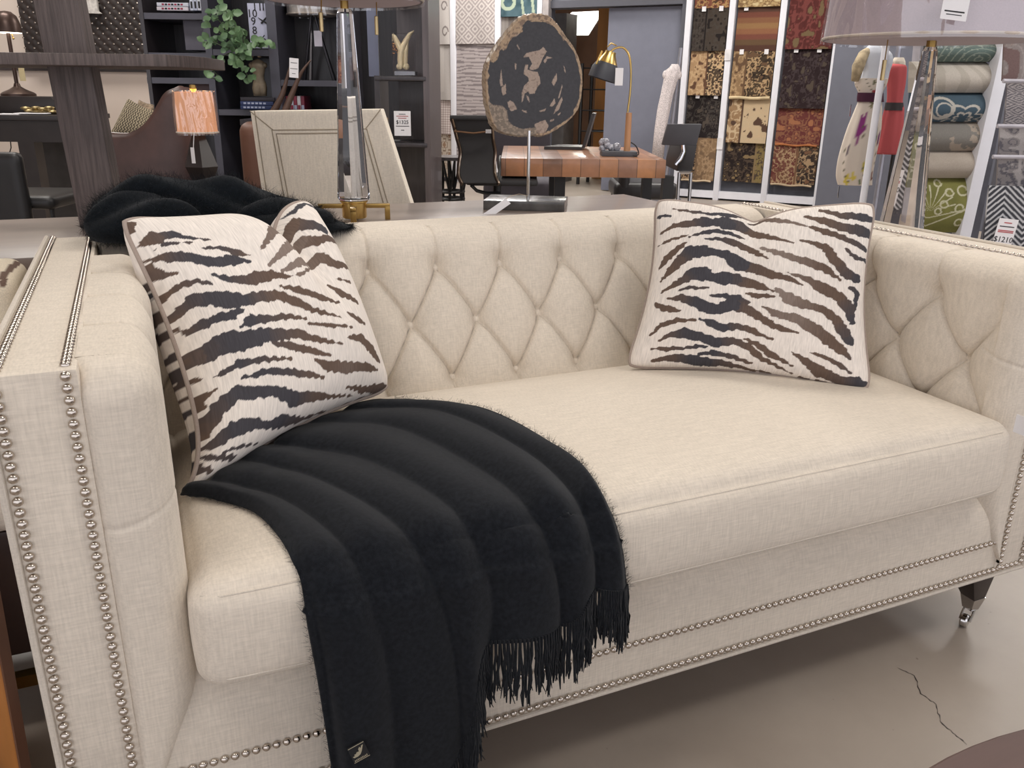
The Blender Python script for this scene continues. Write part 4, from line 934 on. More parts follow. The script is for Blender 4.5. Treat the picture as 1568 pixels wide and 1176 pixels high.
# armchair past the left arm: patterned cushion, brass foot rail
M_DESKL = mat('dark_walnut', '3A2A26', rough=.4, var=.15)
def brush_col(u, v):
    for cx, cy, hw, hh_, k in ((.10, .42, .012, .30, .05), (.42, .45, .022, .30, -.06), (.62, .72, .02, .22, .05), (.80, .35, .012, .25, .0), (.93, .7, .015, .2, .08), (.2, .8, .01, .15, 0)):
        if abs(u - cx - k * (v - cy)) < hw and abs(v - cy) < hh_: return srgb('6A5448')
    return srgb('D8CBB4') if sin(u * 20) < .6 else srgb('CBBFA9')
ch = thing('armchair', 'cream armchair with brown brushstroke cushion beside the left sofa arm', 'armchair', (-.36, .66, 0))
mb = MB(); rbox(mb, (-.315, .80, .672), (.40, .20, .13), .035, (60, 30, 24))
for i, v in enumerate(mb.v): mb.col[i] = brush_col((v.x + .45) / .34, (v.z - .607) / .13 * .6 + (v.y - .70) / .20 * .4)
mb.build('cushion', attr_mat('printed_linen', rough=.9, bump=.3, bscale=500), ch, angle=180)
mb = MB(); rbox(mb, (-.36, .67, .49), (.52, .50, .22), .03, (20, 20, 8)); mb.build('seat', M_LIN, ch, angle=180)
mb = MB(); world_box(mb, -.60, -.12, .44, .90, .15, .38); mb.build('base_panel', M_DESKL, ch, bevel=.01)
mb = MB(); world_box(mb, -.60, -.12, .435, .455, .09, .112); mb.build('brass_rail', M_BRASS, ch)
for x in (-.59, -.13):
    for y in (.45, .88): mb = MB(); world_box(mb, x - .011, x + .011, y - .011, y + .011, 0, .16); mb.build('leg', M_BRASS, ch)
#@@END near
#@@SECTION left
# ================================================================== left: desk corner, studded screen, leather chair, bookcase
M_CASE = mat('bookcase_veneer', '332E31', rough=.35, var=.2, scale=14, stretch=(5, 5, .4), coat=.15)
M_CASEL = mat('bookcase_edge', '4C4B55', rough=.4, var=.08)
M_DESK = mat('dark_desk', '2A2423', rough=.4, var=.15)
M_LEATH = mat('brown_leather', '4A3531', rough=.42, var=.2, scale=9, bump=.15, bscale=200)
# studded screen
sd = 6.78
sc_ = thing('studded_panel', 'dark brown quilted panel with rows of silver studs hung on the wall', 'wall panel', at(130, 90, sd))
c, s = BX(24, -120, 226, 90, sd, .05); sc_.location = c - Vector((0, 0, s[2] / 2)); 
M_SCR = mat('dark_quilting', '2E2522', rough=.5, var=.2, bump=.3)
w_, h_ = s[0], s[2]; o_ = c - RH * w_ / 2 - Vector((0, 0, h_ / 2)) - FH * .025
step = .071
def scr(u, v):
    x, z = u * w_, v * h_; a, b = x / step, z / step
    return o_ + RH * x + Vector((0, 0, z)) - FH * .008 * abs(sin(pi * (a + b)) * sin(pi * (a - b))) ** .5
mb = MB(); mb.grid(scr, 90, 130); mb.box(c + FH * .01, (w_, .03, h_), STORE); mb.build('quilted_panel', M_SCR, sc_)
mb = MB(); mb.box(S(rdz(c)[0] + w_ / 2 + .012, sd, h_ / 2), (.03, .07, h_), STORE); mb.build('side_frame', mat('screen_frame', '4A403C', rough=.4), sc_)
mb = MB(); st = MB(); st.lathe([(.0085, 0), (.007, .004), (.00001, .006)], n=8)
Rm = basis(RH, Vector((0, 0, 1)), -FH)
for i in range(int(w_ / step * 2) + 1):
    for j in range(int(h_ / step * 2) + 1):
        if (i + j) % 2 == 0 and i * step / 2 < w_ and j * step / 2 < h_ and j > 0:
            p = o_ + RH * i * step / 2 + Vector((0, 0, j * step / 2)) - FH * .003; mb.add([p + Rm @ v for v in st.v], st.f)
o = mb.build('studs', M_NAIL, sc_); o['kind'] = 'stuff'
# letter plaque
pl_ = MB(); q0 = at(137, 10, sd - .06); k = .0052
pl_.prism([(x * k, y * k) for x, y in ((-12, 12), (12, 12), (12, -6), (16, -9), (16, -8.9), (12, -9.2), (-11, -8.5), (-11, -6), (-3, -5.5), (-3, 1), (-12, 1))], q0, RH, (0, 0, 1), FH, -.012, .012)
tag(pl_.build('wall_letter', mat('distressed_white', 'C9C4BE', rough=.7, var=.2, scale=40)), 'white distressed cut-out letter on the studded panel', 'decoration')
# desk
dd = 5.4; dk = thing('writing_desk', 'dark wood desk with papers and a lamp at the upper left', 'desk', S(-3.1, dd, 0))
dz = at(60, 177, dd).z
mb = MB(); sbox(mb, -4.2, rdz(at(100, 180, dd))[0], dd, dd + .6, dz - .03, dz); mb.build('desktop', M_DESK, dk, bevel=.002)
mb = MB(); sbox(mb, -4.15, rdz(at(99, 180, dd))[0] - .01, dd + .02, dd + .56, at(60, 218, dd).z, dz - .032); mb.build('apron', M_DESK, dk)
for r_ in (rdz(at(42, 250, dd))[0], ):
    mb = MB(); sbox(mb, r_ - .05, r_ + .05, dd + .02, dd + .12, 0, at(60, 218, dd).z); mb.build('leg', M_DESK, dk)
mb = MB(); sbox(mb, -4.1, -4.0, dd + .02, dd + .12, 0, at(60, 218, dd).z); mb.build('leg', M_DESK, dk)
mb = MB(); sbox(mb, rdz(at(52, 250, dd + .5))[0], rdz(at(112, 250, dd + .5))[0], dd + .5, dd + .53, 0, at(60, 216, dd).z); mb.build('modesty_panel', mat('grey_panel', '4A4644', rough=.6), dk)
# raised desk organiser
ob = MB(); z1 = at(60, 148, dd + .3).z
poly = [(rdz(at(-30, 150, dd + .3))[0], dz), (rdz(at(96, 170, dd + .3))[0], dz), (rdz(at(90, 160, dd + .3))[0], dz + .07), (rdz(at(80, 150, dd + .3))[0], z1), (rdz(at(-30, 150, dd + .3))[0], z1)]
ob.prism([(p[0], p[1]) for p in poly], S(0, dd + .28, 0), RH, (0, 0, 1), FH, 0, .26)
tag(ob.build('desk_organiser', M_DESK, bevel=.003), 'low black desk organiser under the lamp on the dark desk', 'organiser')
# papers
for i, (a, b) in enumerate(((-12, 26), (20, 66))):
    pc, ps_ = BX(a, 174, b, 177, dd + .05 + i * .04, .12); mb = MB(); mb.box(Vector((pc.x, pc.y, dz + .003 + i * .005)), (ps_[0], .13, .005), STORE @ rotz(.2 * i))
    tag(mb.build('paper_sheet', M_PAPER), ['white paper sheet at the left end of the dark desk', 'open white booklet beside the brass ornament on the dark desk'][i], 'paper')
fo = MB(); fc_ = at(62, 168, dd + .22)
for k in range(9):
    a = k * .7; fo.sphere(fc_ + RH * .055 * cos(a) * (1 + .4 * (k % 3)) + Vector((0, 0, .012 * sin(a * 2))), .020, 8, 6, sc=(1.6, 1, .6))
fo.lathe([(.03, 0), (.05, .012), (.06, .02)], (fc_.x, fc_.y, dz), 14)
tag(fo.build('ornament', mat('brassy_shell', '9C8A62', rough=.3, metal=.7, var=.4, scale=60)), 'small gold and cream ornament on the dark desk', 'ornament')
# desk lamp with lit shade
lb_ = at(29, 148, dd + .42); bz = z1; lb_.z = bz
dl = thing('desk_lamp', 'bronze desk lamp with dark dome shade glowing underneath', 'lamp', lb_)
M_BRONZE = mat('dark_bronze', '4A3A34', rough=.35, metal=.6, var=.1)
mb = MB(); mb.lathe([(.105, 0), (.105, .014), (.09, .025), (.05, .042), (.022, .06), (.016, .08)], lb_, 32); mb.build('lamp_base', M_BRONZE, dl)
ps0 = at(27, 130, dd + .42); zt = at(14, 50, dd + .42).z
mb = MB(); hx = at(12, 45, dd + .42); mb.tube([lb_ + Vector((0, 0, .07)), Vector((lb_.x, lb_.y, lb_.z + .25)), lerp(Vector((lb_.x, lb_.y, lb_.z + .42)), Vector((hx.x, hx.y, zt)), .3), Vector((hx.x, hx.y, zt + .02))], .0125, 10); mb.build('lamp_stem', M_BRONZE, dl)
c_ = Vector((hx.x, hx.y, at(12, 50, dd + .42).z)); rs = .082
mb = MB(); mb.lathe([(rs, 0), (rs * .96, .05), (rs * .75, .10), (rs * .4, .125), (.001, .13)], c_, 32); mb.build('lamp_shade', M_BRONZE, dl)
M_GLOWW = mat('warm_bulb_glow', 'FFF3E0', emit='FFF0DA', estr=6)
mb = MB(); mb.lathe([(.001, -.002), (rs * .93, -.002), (rs * .93, .006), (.001, .006)], c_, 32); mb.build('diffuser', M_GLOWW, dl)
mb = MB(); mb.tube([c_ + RH * .02 + Vector((0, 0, -.004)), c_ + RH * .025 + Vector((0, 0, -.03))], .004, 6); mb.sphere(c_ + RH * .026 + Vector((0, 0, -.034)), .007, 8, 6); mb.build('pull_knob', M_BRASS, dl)
c, s = BX(29, 100, 38, 124, dd + .34, .001); mb = MB(); mb.box(c, s, STORE); tg_ = tag(mb.build('price_tag', mat('cream_card', 'CFBF95', rough=.8)), 'cream paper tag hanging on the bronze desk lamp', 'tag')
# chair in front of the desk, far left
bc = thing('desk_chair', 'black round backed chair under the dark desk at the left edge', 'chair', S(-2.5, 4.2, 0))
cc = at(-2, 262, 4.3); mb = MB(); rbox(mb, S(rdz(cc)[0], 4.35, cc.z - .12), (.20, .07, .42), .033, (10, 6, 12), STORE); mb.build('backrest', M_BLACK, bc, angle=180)
mb = MB(); rbox(mb, S(rdz(cc)[0], 4.58, .47), (.42, .44, .07), .03, (10, 10, 5), STORE); mb.build('seat', M_BLACK, bc, angle=180)
for sx in (-.17, .17):
    for sy in (4.42, 4.75): mb = MB(); r_ = rdz(cc)[0] + sx; mb.tube([S(r_, sy, .46), S(r_, sy, 0)], .014, 8); mb.build('leg', M_BLACK, bc)
mb = MB(); mb.tube([at(x, y, 5.3) for x, y in ((16, 216), (17, 226), (13, 240), (9, 256))], .0035, 6); tag(mb.build('power_cord', M_BLACK), 'black cord hanging below the dark desk', 'cord')
# leather wing chair with nailheads
wd = 3.75; wc = thing('leather_chair', 'brown leather wing chair with curved top and brass nailheads', 'armchair', S(rdz(at(240, 250, wd))[0], wd + .3, 0))
TOP = [(140, 212), (165, 207), (185, 208), (200, 208), (213, 206), (228, 198), (240, 187), (250, 172), (258, 156), (264, 143), (271, 138), (276, 136), (281, 138), (285, 150)]
def chr_fn(u, v):
    x, y = cat(TOP, u); p = at(x, y, wd + .10 * (2 * u - 1) ** 2 * .3); z = lerp(p.z, .12, v); q = p + FH * 0
    return Vector((p.x, p.y, z)) - FH * .03 * sin(pi * min(1, v * 1.2)) + RH * .02 * v
mb = MB(); mb.grid(chr_fn, 60, 30); mb.build('outer_back', M_LEATH, wc, solid=.07, angle=180)
mb = MB(); pts = [at(*cat(TOP, i / 40), wd - .002 + .10 * (2 * i / 40 - 1) ** 2 * .3) + Vector((0, 0, .004)) for i in range(41)]
mb.tube(pts, .009, 8); mb.build('piping', mat('leather_edge', '5A423A', rough=.35), wc)
nl = MB()
for i in range(46):
    u = .12 + .72 * i / 45; x, y = cat(TOP, u); p = at(x + (2.2 if u > .4 else 0), y + 5.2, wd - .03); nl.sphere(p, .0045, 7, 5)
o = nl.build('nailheads', mat('dull_brass_nail', 'A89680', rough=.3, metal=1), wc); o['kind'] = 'stuff'
mb = MB(); r0 = rdz(at(170, 250, wd))[0]; r1 = rdz(at(287, 250, wd))[0]; rbox(mb, S((r0 + r1) / 2, wd + .42, .40), (r1 - r0 - .06, .55, .2), .05, (12, 12, 6), STORE); mb.build('seat', M_LEATH, wc, angle=180)
for rr in (r0 + .03, r1 - .03):
    for d_ in (wd + .08, wd + .62): mb = MB(); sbox(mb, rr - .02, rr + .02, d_ - .02, d_ + .02, 0, .32); mb.build('leg', M_DWOOD, wc)
# pillow in the chair
def herring(u, v): return srgb('A8997C') if (int(u * 26 + .9 * abs(((v * 9) % 1) - .5) * 3) % 2) else srgb('4A4136')
pf, pe = pillow_fn(at(196, 150, wd + .16), at(238, 170, wd + .2), at(234, 214, wd + .12), at(164, 212, wd + .12), -FH, .05, .5, 0, .2)
hp = thing('throw_pillow', 'olive herringbone pillow peaking above the leather chair back', 'pillow', at(200, 205, wd + .14))
mb = MB(); mb.grid(lambda u, v: pf(u, v, 1), 90, 90, col=herring); mb.grid(lambda u, v: pf(u, v, -1), 30, 30, col=herring, flip=True); mb.build('cover', attr_mat('woven_print', rough=.9, bump=.2, bscale=400), hp, angle=180)
pf2, _ = pillow_fn(at(212, 152, wd + .3), at(236, 160, wd + .3), at(236, 200, wd + .26), at(205, 200, wd + .26), -FH, .03, .5, 0, .2)
hp = thing('throw_pillow', 'tan fluffy pillow between the herringbone pillow and the chair wing', 'pillow', at(225, 190, wd + .3))
mb = MB(); mb.grid(lambda u, v: pf2(u, v, 1), 40, 40); mb.grid(lambda u, v: pf2(u, v, -1), 20, 20, flip=True); mb.build('cover', mat('tan_fluff', '8E7C68', rough=1, var=.4, scale=80, bump=1), hp, angle=180)

# bookcase ------------------------------------------------------
bd = 4.75; BD = .42
bk = thing('bookcase', 'large dark grey bookcase with staggered shelves filled with ornaments', 'bookcase', S(-1.6, bd + .2, 0))
def R_(x, y=150, d=bd): return rdz(at(x, y, d))[0]
def Z_(x, y, d=bd): return at(x, y, d).z
TOPZ = 2.3
mb = MB(); sbox(mb, R_(228), R_(600), bd + BD - .02, bd + BD, 0, TOPZ); mb.build('back_board', M_CASE, bk)
for x, w in ((232, .02), (327, .035), (424, .05), (530, .05)):
    mb = MB(); sbox(mb, R_(x) - w / 2, R_(x) + w / 2, bd, bd + BD - .02, 0, TOPZ); mb.build('upright', M_CASEL if x > 300 else M_CASE, bk)
for x0, x1, y in ((228, 327, 20), (228, 327, 81), (228, 327, 119), (327, 424, 76), (327, 424, 168), (424, 530, 123), (424, 530, 168)):
    z = Z_((x0 + x1) / 2, y); mb = MB(); sbox(mb, R_(x0), R_(x1), bd + .005, bd + BD - .02, z - .03, z); mb.build('shelf', M_CASEL, bk)
# right tower stands further forward
td = 4.25
def Rt(x, d=td): return rdz(at(x, 150, d))[0]
mb = MB(); sbox(mb, Rt(658) - .03, Rt(658), td, td + .62, 0, TOPZ); mb.build('side_panel', mat('tower_panel', '554C4D', rough=.38, var=.14, scale=14, stretch=(5, 5, .4), coat=.2), bk)
mb = MB(); sbox(mb, Rt(600), Rt(658) - .03, td + .26, td + .29, 0, TOPZ); mb.build('tower_back', mat('tower_panel', '554C4D'), bk)
mb = MB(); sbox(mb, Rt(574), Rt(574) + .025, td, td + .29, 0, at(600, 116, td).z); mb.build('tower_side', M_CASE, bk)
for y in (117, 219):
    z = at(620, y, td).z; mb = MB(); sbox(mb, Rt(575), Rt(656) - .01, td - .005, td + .28, z - .02, z); mb.build('shelf', M_CASE, bk, bevel=.004)
mb = MB(); sbox(mb, Rt(556), Rt(566) + .02, td + .2, td + .22, at(560, 116, td).z, TOPZ); mb.build('reflection_panel', mat('blue_grey_reflection', '6A6F85', rough=.3, var=.05), bk)  # blue-grey reflection on the dark case, put into a panel's colour
mb = MB(); sbox(mb, Rt(600), Rt(625), td - .1, td + .5, at(640, 2, td).z, at(640, 2, td).z + .04); mb.build('top_shelf', M_CASE, bk)

# books
def book(x0, x1, y0, y1, d, col, lab, group, spine=True, th=.16):
    c, s = BX(x0, y0, x1, y1, d, th); b = thing('book', lab, 'book', c, group)
    m = mat('cover_' + col, col, rough=.5, var=.08); mb = MB(); mb.box(c, s, STORE); mb.build('cover', m, b, bevel=.001)
    return b, c, s
cols = ['D8DCE6', '8E3A48', 'C9CEDB', 'B8BBC8', '2D3550']
for i in range(2):
    b, c, s = book(240, 288, 4 + i * 6.4, 9.6 + i * 6.4, bd + .05, ['C7C9D4', 'D2CBD2'][i], ['upper lying white book with red title on the bookcase top left', 'lower lying white book with red title on the bookcase top left'][i], 'lying books on the top left shelf')
    for k in range(7): mb = MB(); w = s[0]; mb.box(c - FH * (s[1] / 2 + .0006) + RH * (-.32 + .105 * k) * w * .95, (w * .075, .001, s[2] * .5), STORE); mb.build('spine_print', [mat('spine_red', '8E2F45', rough=.6), M_INK][k % 2], b)
for i in range(5):
    x = 290 + i * 5.8; b, c, s = book(x, x + 5.2, -14, 16, bd + .05, ['CFD3E2', 'C3C8DB', 'DCDEE8', 'B9BFD4', 'CDD0DE'][i], '%s of the five upright white books on the top left shelf' % ['leftmost', 'second from left', 'middle', 'fourth from left', 'rightmost'][i], 'upright books on the top left shelf')
    mb = MB(); mb.box(c - FH * (s[1] / 2 + .0006) + Vector((0, 0, -.02)), (s[0] * .55, .001, s[2] * .35), STORE); mb.build('spine_print', M_INK, b)
for i, (col, x1) in enumerate((('2E2B33', 420), ('2C3B66', 418), ('26355E', 416))):
    y0 = 149 + i * 6.3; b, c, s = book(368, x1, y0, y0 + 5.8, bd - .02, col, ['black book on top of the blue books under the torso', 'middle blue book under the torso statue', 'lowest blue book under the torso statue'][i], 'books under the torso statue')
    if i: 
        for k in range(6): mb = MB(); mb.box(c - FH * (s[1] / 2 + .0006) + RH * (-.36 + .12 * k) * s[0], (s[0] * .08, .001, s[2] * .45), STORE); mb.build('spine_print', mat('spine_silver', 'AEB6CE', rough=.5), b)
for i in range(6):
    x = 433 + i * 5.6; b, c, s = book(x, x + 5.0, 147, 170, bd + .05, ['3A2A35', '8E2F45', 'C9CEDB', '8E2F45', 'D5D0D6', '7A2C40'][i], '%s of the six small books behind the brown horns' % ['leftmost', 'second', 'third', 'fourth', 'fifth', 'rightmost'][i], 'small upright books behind the horns')
    mb = MB(); mb.box(c - FH * (s[1] / 2 + .0006) + Vector((0, 0, -.02)), (s[0] * .8, .001, s[2] * .3), STORE); mb.build('spine_print', mat('spine_red', '8E2F45') if i % 2 == 0 else mat('spine_silver', 'AEB6CE'), b)
# grey box and brown box
for (x0, y0, x1, y1, col, lab) in ((282, 30, 328, 77, '62606A', 'plain grey square box on the left bookcase shelf'), (291, 125, 328, 165, '5C4544', 'brown square box behind the glowing lamp')):
    c, s = BX(x0, y0, x1, y1, bd + .08, .2); mb = MB(); mb.box(c, s, STORE); tag(mb.build('storage_box', mat('box_' + col, col, rough=.5, var=.06), bevel=.003), lab, 'box')
# clock
c, s = BX(381, 5, 421, 74, bd + .02, .03); ckk = thing('clock', 'square white clock with black numerals partly hidden by ivy', 'clock', c)
mb = MB(); mb.box(c, s, STORE); mb.build('clock_face', mat('clock_white', 'B4B6CC', rough=.5, var=.04), ckk, bevel=.002)
fz_ = bd + .0185; cxk, cyk = 404, 32
for px, py, t_ in ((394, 11, '11'), (407, 11, '12'), (417, 11, '1'), (386, 21, '10'), (388, 33, '9'), (418, 21, '2'), (390, 47, '8'), (404, 60, '6')):
    text('numeral', t_, .055, at(px, py, fz_), RH, Vector((0, 0, 1)), M_INK, ckk)
for a, b in (((409, 36), (395, 27)), ((400, 36), (413, 20))):
    mb = MB(); mb.tube([at(*a, fz_ - .003), at(*b, fz_ - .003)], [.005, .0015], 6); mb.build('clock_hand', M_INK, ckk)
text('print_line', 'PARIS', .012, at(404, 24, fz_), RH, Vector((0, 0, 1)), M_INK, ckk) if False else None
# torso statue
def torso(mb, c, sc=1):
    prof = [(.048, 0, .9), (.052, .03, .95), (.055, .06, 1), (.052, .09, .8), (.040, .125, .7), (.040, .15, .75), (.050, .19, .8), (.057, .215, .8), (.055, .235, .75), (.040, .255, .7), (.015, .268, .7), (.001, .272, .7)]
    n = 28; vs = []
    for r, z, f in prof:
        for k in range(n):
            a = 2 * pi * k / n; q = Vector((r * cos(a) * sc, r * sin(a) * f * sc, z * sc)); 
            if z < .07: q.y += -.012 * sc * abs(cos(a)) ** .5 * (1 if sin(a) < 0 else 0) + .012 * sc * exp(-(cos(a) / .25) ** 2) * (1 if sin(a) < 0 else 0)
            vs.append(c + STORE @ q)
    mb.add(vs, [(i * n + k, i * n + (k + 1) % n, (i + 1) * n + (k + 1) % n, (i + 1) * n + k) for i in range(len(prof) - 1) for k in range(n)] + [tuple(range(n))[::-1]])
    for sx in (-1, 1): mb.sphere(c + STORE @ Vector((.050 * sx * sc, 0, .225 * sc)), .022 * sc, 12, 8)
    mb.sphere(c + STORE @ Vector((-.02, -.035, .205)) * 1, .018 * sc, 12, 8); mb.sphere(c + STORE @ Vector((.02, -.035, .205)), .018 * sc, 12, 8)
tb = at(399, 147, bd + .06); tz = at(399, 90, bd + .06).z; mb = MB(); k = (tz - tb.z) / .272; torso(mb, tb, k)
tag(mb.build('torso_statue', mat('sandstone', '8A7C68', rough=.6, var=.2, scale=25), angle=180), 'sandstone coloured headless torso statue on the stack of blue books', 'statue')
# horns
for i, (pts, lab) in enumerate((([(418, 172), (426, 158), (434, 140), (440, 118), (447, 92)], 'left brown horn rising behind the cream chair'), ([(436, 172), (444, 152), (452, 132), (462, 110), (476, 92)], 'right brown horn rising behind the cream chair'))):
    mb = MB(); P = [at(*cat(pts, k / 12), bd - .25) for k in range(13)]; P = [P[0] - Vector((0, 0, .06))] + P; mb.tube(P, [.020] + [lerp(.019, .003, (k / 12) ** 1.2) for k in range(13)], 10)
    mb.lathe([(.03, 0), (.03, .01), (.022, .014)], (P[0].x, P[0].y, P[0].z - .012), 16)
    tag(mb.build('horn', mat('brown_horn', '5C463C', rough=.4, var=.2)), lab, 'ornament', 'pair of horns')
c, s = BX(-1, -1, 1, 1, 1, .1)
rs_ = at(440, 172, bd - .25); mb = MB(); sbox(mb, R_(365, d=bd - .35), R_(500, d=bd - .35), bd - .36, bd - .01, at(430, 176, bd - .25).z - .05, at(430, 176, bd - .25).z - .02); 
mb.build('shelf', M_CASE, bk)
# price card between horns
def card(px0, py0, px1, py1, d, lab, lines, price=None, tilt=0, frame=True):
    c, s = BX(px0, py0, px1, py1, d, .001); t = thing('price_sign', lab, 'sign', c)
    X = (RH * cos(tilt) + Vector((0, 0, sin(tilt)))).normalized(); Y = -FH; Z = X.cross(FH) * 1; Z = FH.cross(X); Z = -Z if Z.z < 0 else Z
    mb = MB(); mb.prism([(-s[0] / 2, -s[2] / 2), (s[0] / 2, -s[2] / 2), (s[0] / 2, s[2] / 2), (-s[0] / 2, s[2] / 2)], c, X, Z, FH, -.0005, .0005); mb.build('card', M_PAPER, t)
    for (yy, ww, m) in lines:
        mb = MB(); y = (yy) * s[2]; w = ww * s[0]; mb.prism([(-w / 2, y), (w / 2, y), (w / 2, y + s[2] * .025), (-w / 2, y + s[2] * .025)], c - FH * .001, X, Z, FH, -.0003, .0003); mb.build('print_line', m, t)
    if price: text('price', price, s[2] * .21, c - FH * .0012 + Z * s[2] * .05, X, Z, M_INK, t)
    return t, c, s, X, Z
t, c, s, X, Z = card(443, 89, 457, 119, bd - .30, 'small white price card leaning between the two horns', [(.25, .7, M_INK), (-.05, .8, M_INK), (-.3, .4, M_INK)], tilt=-.08)
# glass box sculpture
gb, gs = BX(601, 49, 636, 114, td + .05, .09); gz = at(618, 116, td).z
gt = thing('glass_box_sculpture', 'pale bird-like coral sculpture in a clear acrylic box', 'sculpture', (gb.x, gb.y, gz))
M_ACR = glass_mat('clear_acrylic', 'FFFFFF', ior=1.12); M_IVORY = mat('ivory', 'D3C3A2', rough=.5, var=.1, scale=20)
mb = MB(); hh = gs[2]; mb.box((gb.x, gb.y, gz + .002 + hh / 2), (gs[0], .085, hh), STORE); a_ = mb.build('acrylic_case', M_ACR, gt)
mb = MB(); mb.box((gb.x, gb.y, gz + .012), (gs[0] * .9, .07, .018), STORE); mb.build('case_foot', mat('case_foot_smoke', '8F9098', rough=.15), gt)
gp = lambda x, y: at(x, y, td + .095)
mb = MB(); mb.tube([gp(614, 103), gp(613, 92), gp(614, 82), gp(617, 72), gp(622, 62), gp(628, 52), gp(634, 47)], [.012, .014, .016, .015, .013, .009, .002], 10)
mb.tube([gp(614, 78), gp(609, 66), gp(604, 56), gp(602, 52)], [.012, .013, .010, .003], 10); mb.tube([gp(621, 103), gp(621, 90), gp(622, 76), gp(624, 64)], [.010, .011, .010, .006], 10)
mb.sphere(gp(612, 102), .016, 12, 8); mb.sphere(gp(622, 102), .016, 12, 8); mb.build('coral_figure', M_IVORY, gt)
mb = MB(); rr = random.Random(4)
for k in range(26): mb.sphere(gp(606 + rr.uniform(-4, 5), 74 + rr.uniform(-9, 9)), .0035, 6, 4)
mb.build('bead_cluster', mat('rust_beads', 'A2714A', rough=.5), gt)
# price sign 1325
t, c, s, X, Z = card(603.5, 170, 629, 208, td + .03, 'white price sign reading 1325 in an acrylic holder on the bookcase', [(.36, .4, M_INK), (.28, .7, M_RED), (.2, .5, M_RED), (-.12, .8, M_INK), (-.28, .2, M_INK)], price='$1325')
hc, hs = BX(600, 162, 633, 217, td + .034, .004); mb = MB(); mb.box(hc, hs, STORE); mb.box(Vector((hc.x, hc.y, gz * 0 + at(620, 219, td).z + .004)), (hs[0], .06, .004), STORE); mb.build('acrylic_holder', M_ACR, t)
mb = MB(); fc = at(591, 185, td - .1); mb.box(fc, (.018, .02, .03), STORE); mb.lathe([(.006, -.05), (.006, -.015)], fc, 8); 
mb.lathe([(.022, at(591, 219, td).z - fc.z), (.02, at(591, 219, td).z - fc.z + .006), (.005, at(591, 219, td).z - fc.z + .01), (.005, -.04)], (fc.x, fc.y, fc.z), 12) if False else None
tag(mb.build('finial', M_BRASS), 'small brass finial beside the corner of the cream chair', 'ornament')

# ivy plant
iv = thing('ivy_plant', 'trailing green leafy plant spilling over the dark bookcase', 'plant', at(350, 76, bd - .08))
M_LEAF = mat('green_leaf', '4E6B4A', rough=.45, var=.35, scale=10, col2='6E8C62'); M_STEM = mat('green_stem', '3E4A34', rough=.7)
stems = [[(372, 74), (352, 60), (335, 50), (325, 40)], [(372, 72), (355, 80), (330, 92), (326, 108), (338, 118)], [(372, 72), (360, 40), (345, 15), (342, 4)], [(372, 70), (362, 45), (354, 25), (350, 14)], [(372, 74), (368, 90), (375, 108), (382, 122)], [(372, 74), (345, 72), (322, 62), (316, 68)], [(375, 72), (390, 64), (400, 62), (410, 68)], [(372, 74), (350, 45), (328, 25), (330, 18)], [(374, 72), (372, 56), (374, 48), (378, 52)], [(372, 72), (360, 62), (362, 78), (368, 96)]]
mb = MB()
for k, st_ in enumerate(stems): mb.tube([at(*cat(st_, i / 8), bd - .10 - .03 * (k % 3)) for i in range(9)], .003, 5)
mb.build('stems', M_STEM, iv)
mb = MB(); rr = random.Random(11)
def leaf(mb, c, size, d, n):
    d = d.normalized(); s = d.cross(n).normalized(); n = s.cross(d)
    pr = [(0, 0), (.25, .30), (.5, .40), (.78, .30), (1, 0)]; vs = [c]
    for t, w in pr[1:4]: vs += [c + d * t * size + s * w * size + n * size * .08, c + d * t * size - n * size * .05, c + d * t * size - s * w * size + n * size * .08]
    vs.append(c + d * size - n * size * .12)
    mb.add(vs, [(0, 1, 2), (0, 2, 3), (1, 4, 5, 2), (2, 5, 6, 3), (4, 7, 8, 5), (5, 8, 9, 6), (7, 10, 8), (8, 10, 9)])
for k, st_ in enumerate(stems):
    for i in range(15):
        x, y = cat(st_, i / 14 * .98 + .02 * rr.random()); c = at(x + rr.uniform(-6, 6), y + rr.uniform(-6, 6), bd - .09 - rr.uniform(0, .12))
        leaf(mb, c, rr.uniform(.034, .052), RH * rr.uniform(-1, 1) + Vector((0, 0, rr.uniform(-1, .7))) - FH * rr.uniform(0, .5), (-FH + RH * rr.uniform(-.6, .6) + Vector((0, 0, rr.uniform(-.2, .9)))).normalized())
mb.build('leaves', M_LEAF, iv, angle=180)
pc = at(376, 72, bd + .08); mb = MB(); mb.lathe([(.035, 0), (.05, .05), (.046, .05), (.03, .006)], (pc.x, pc.y, at(376, 76, bd + .08).z), 20); mb.build('pot', M_BLACK, iv)
# glowing lamp
gd = 3.5; c0 = at(303, 205, gd); gz0 = at(303, 290, gd).z
gl = thing('table_lamp', 'lit orange shaded lamp with faceted dark wooden body in plastic wrap', 'lamp', (c0.x, c0.y, gz0))
M_GSH = mat('glowing_linen_shade', 'C99474', rough=.8, emit='D9956A', estr=.42, var=.1, scale=20, stretch=(3, 3, .3))
zt_, zb_ = at(302, 141, gd).z, at(303, 204, gd).z; rS = abs(rdz(at(330, 170, gd))[0] - rdz(at(274, 170, gd))[0]) / 2
shade_drum(gl, c0, rS * 1.06, rS * .98, zb_, zt_, m=M_GSH, lin=mat('glow_lining', 'FFE2C4', emit='FFD8B0', estr=2.5))
mb = MB(); mb.lathe([(.006, zt_ + .0), (.014, zt_ + .012), (.012, zt_ + .026), (.001, zt_ + .03)], (c0.x, c0.y, 0), 12); mb.build('finial', M_BRASS, gl)
hb = zb_ - gz0; n = 6; mb = MB(); prof = [(.03, 0), (.072, hb * .42), (.028, hb * .97), (.01, hb)]
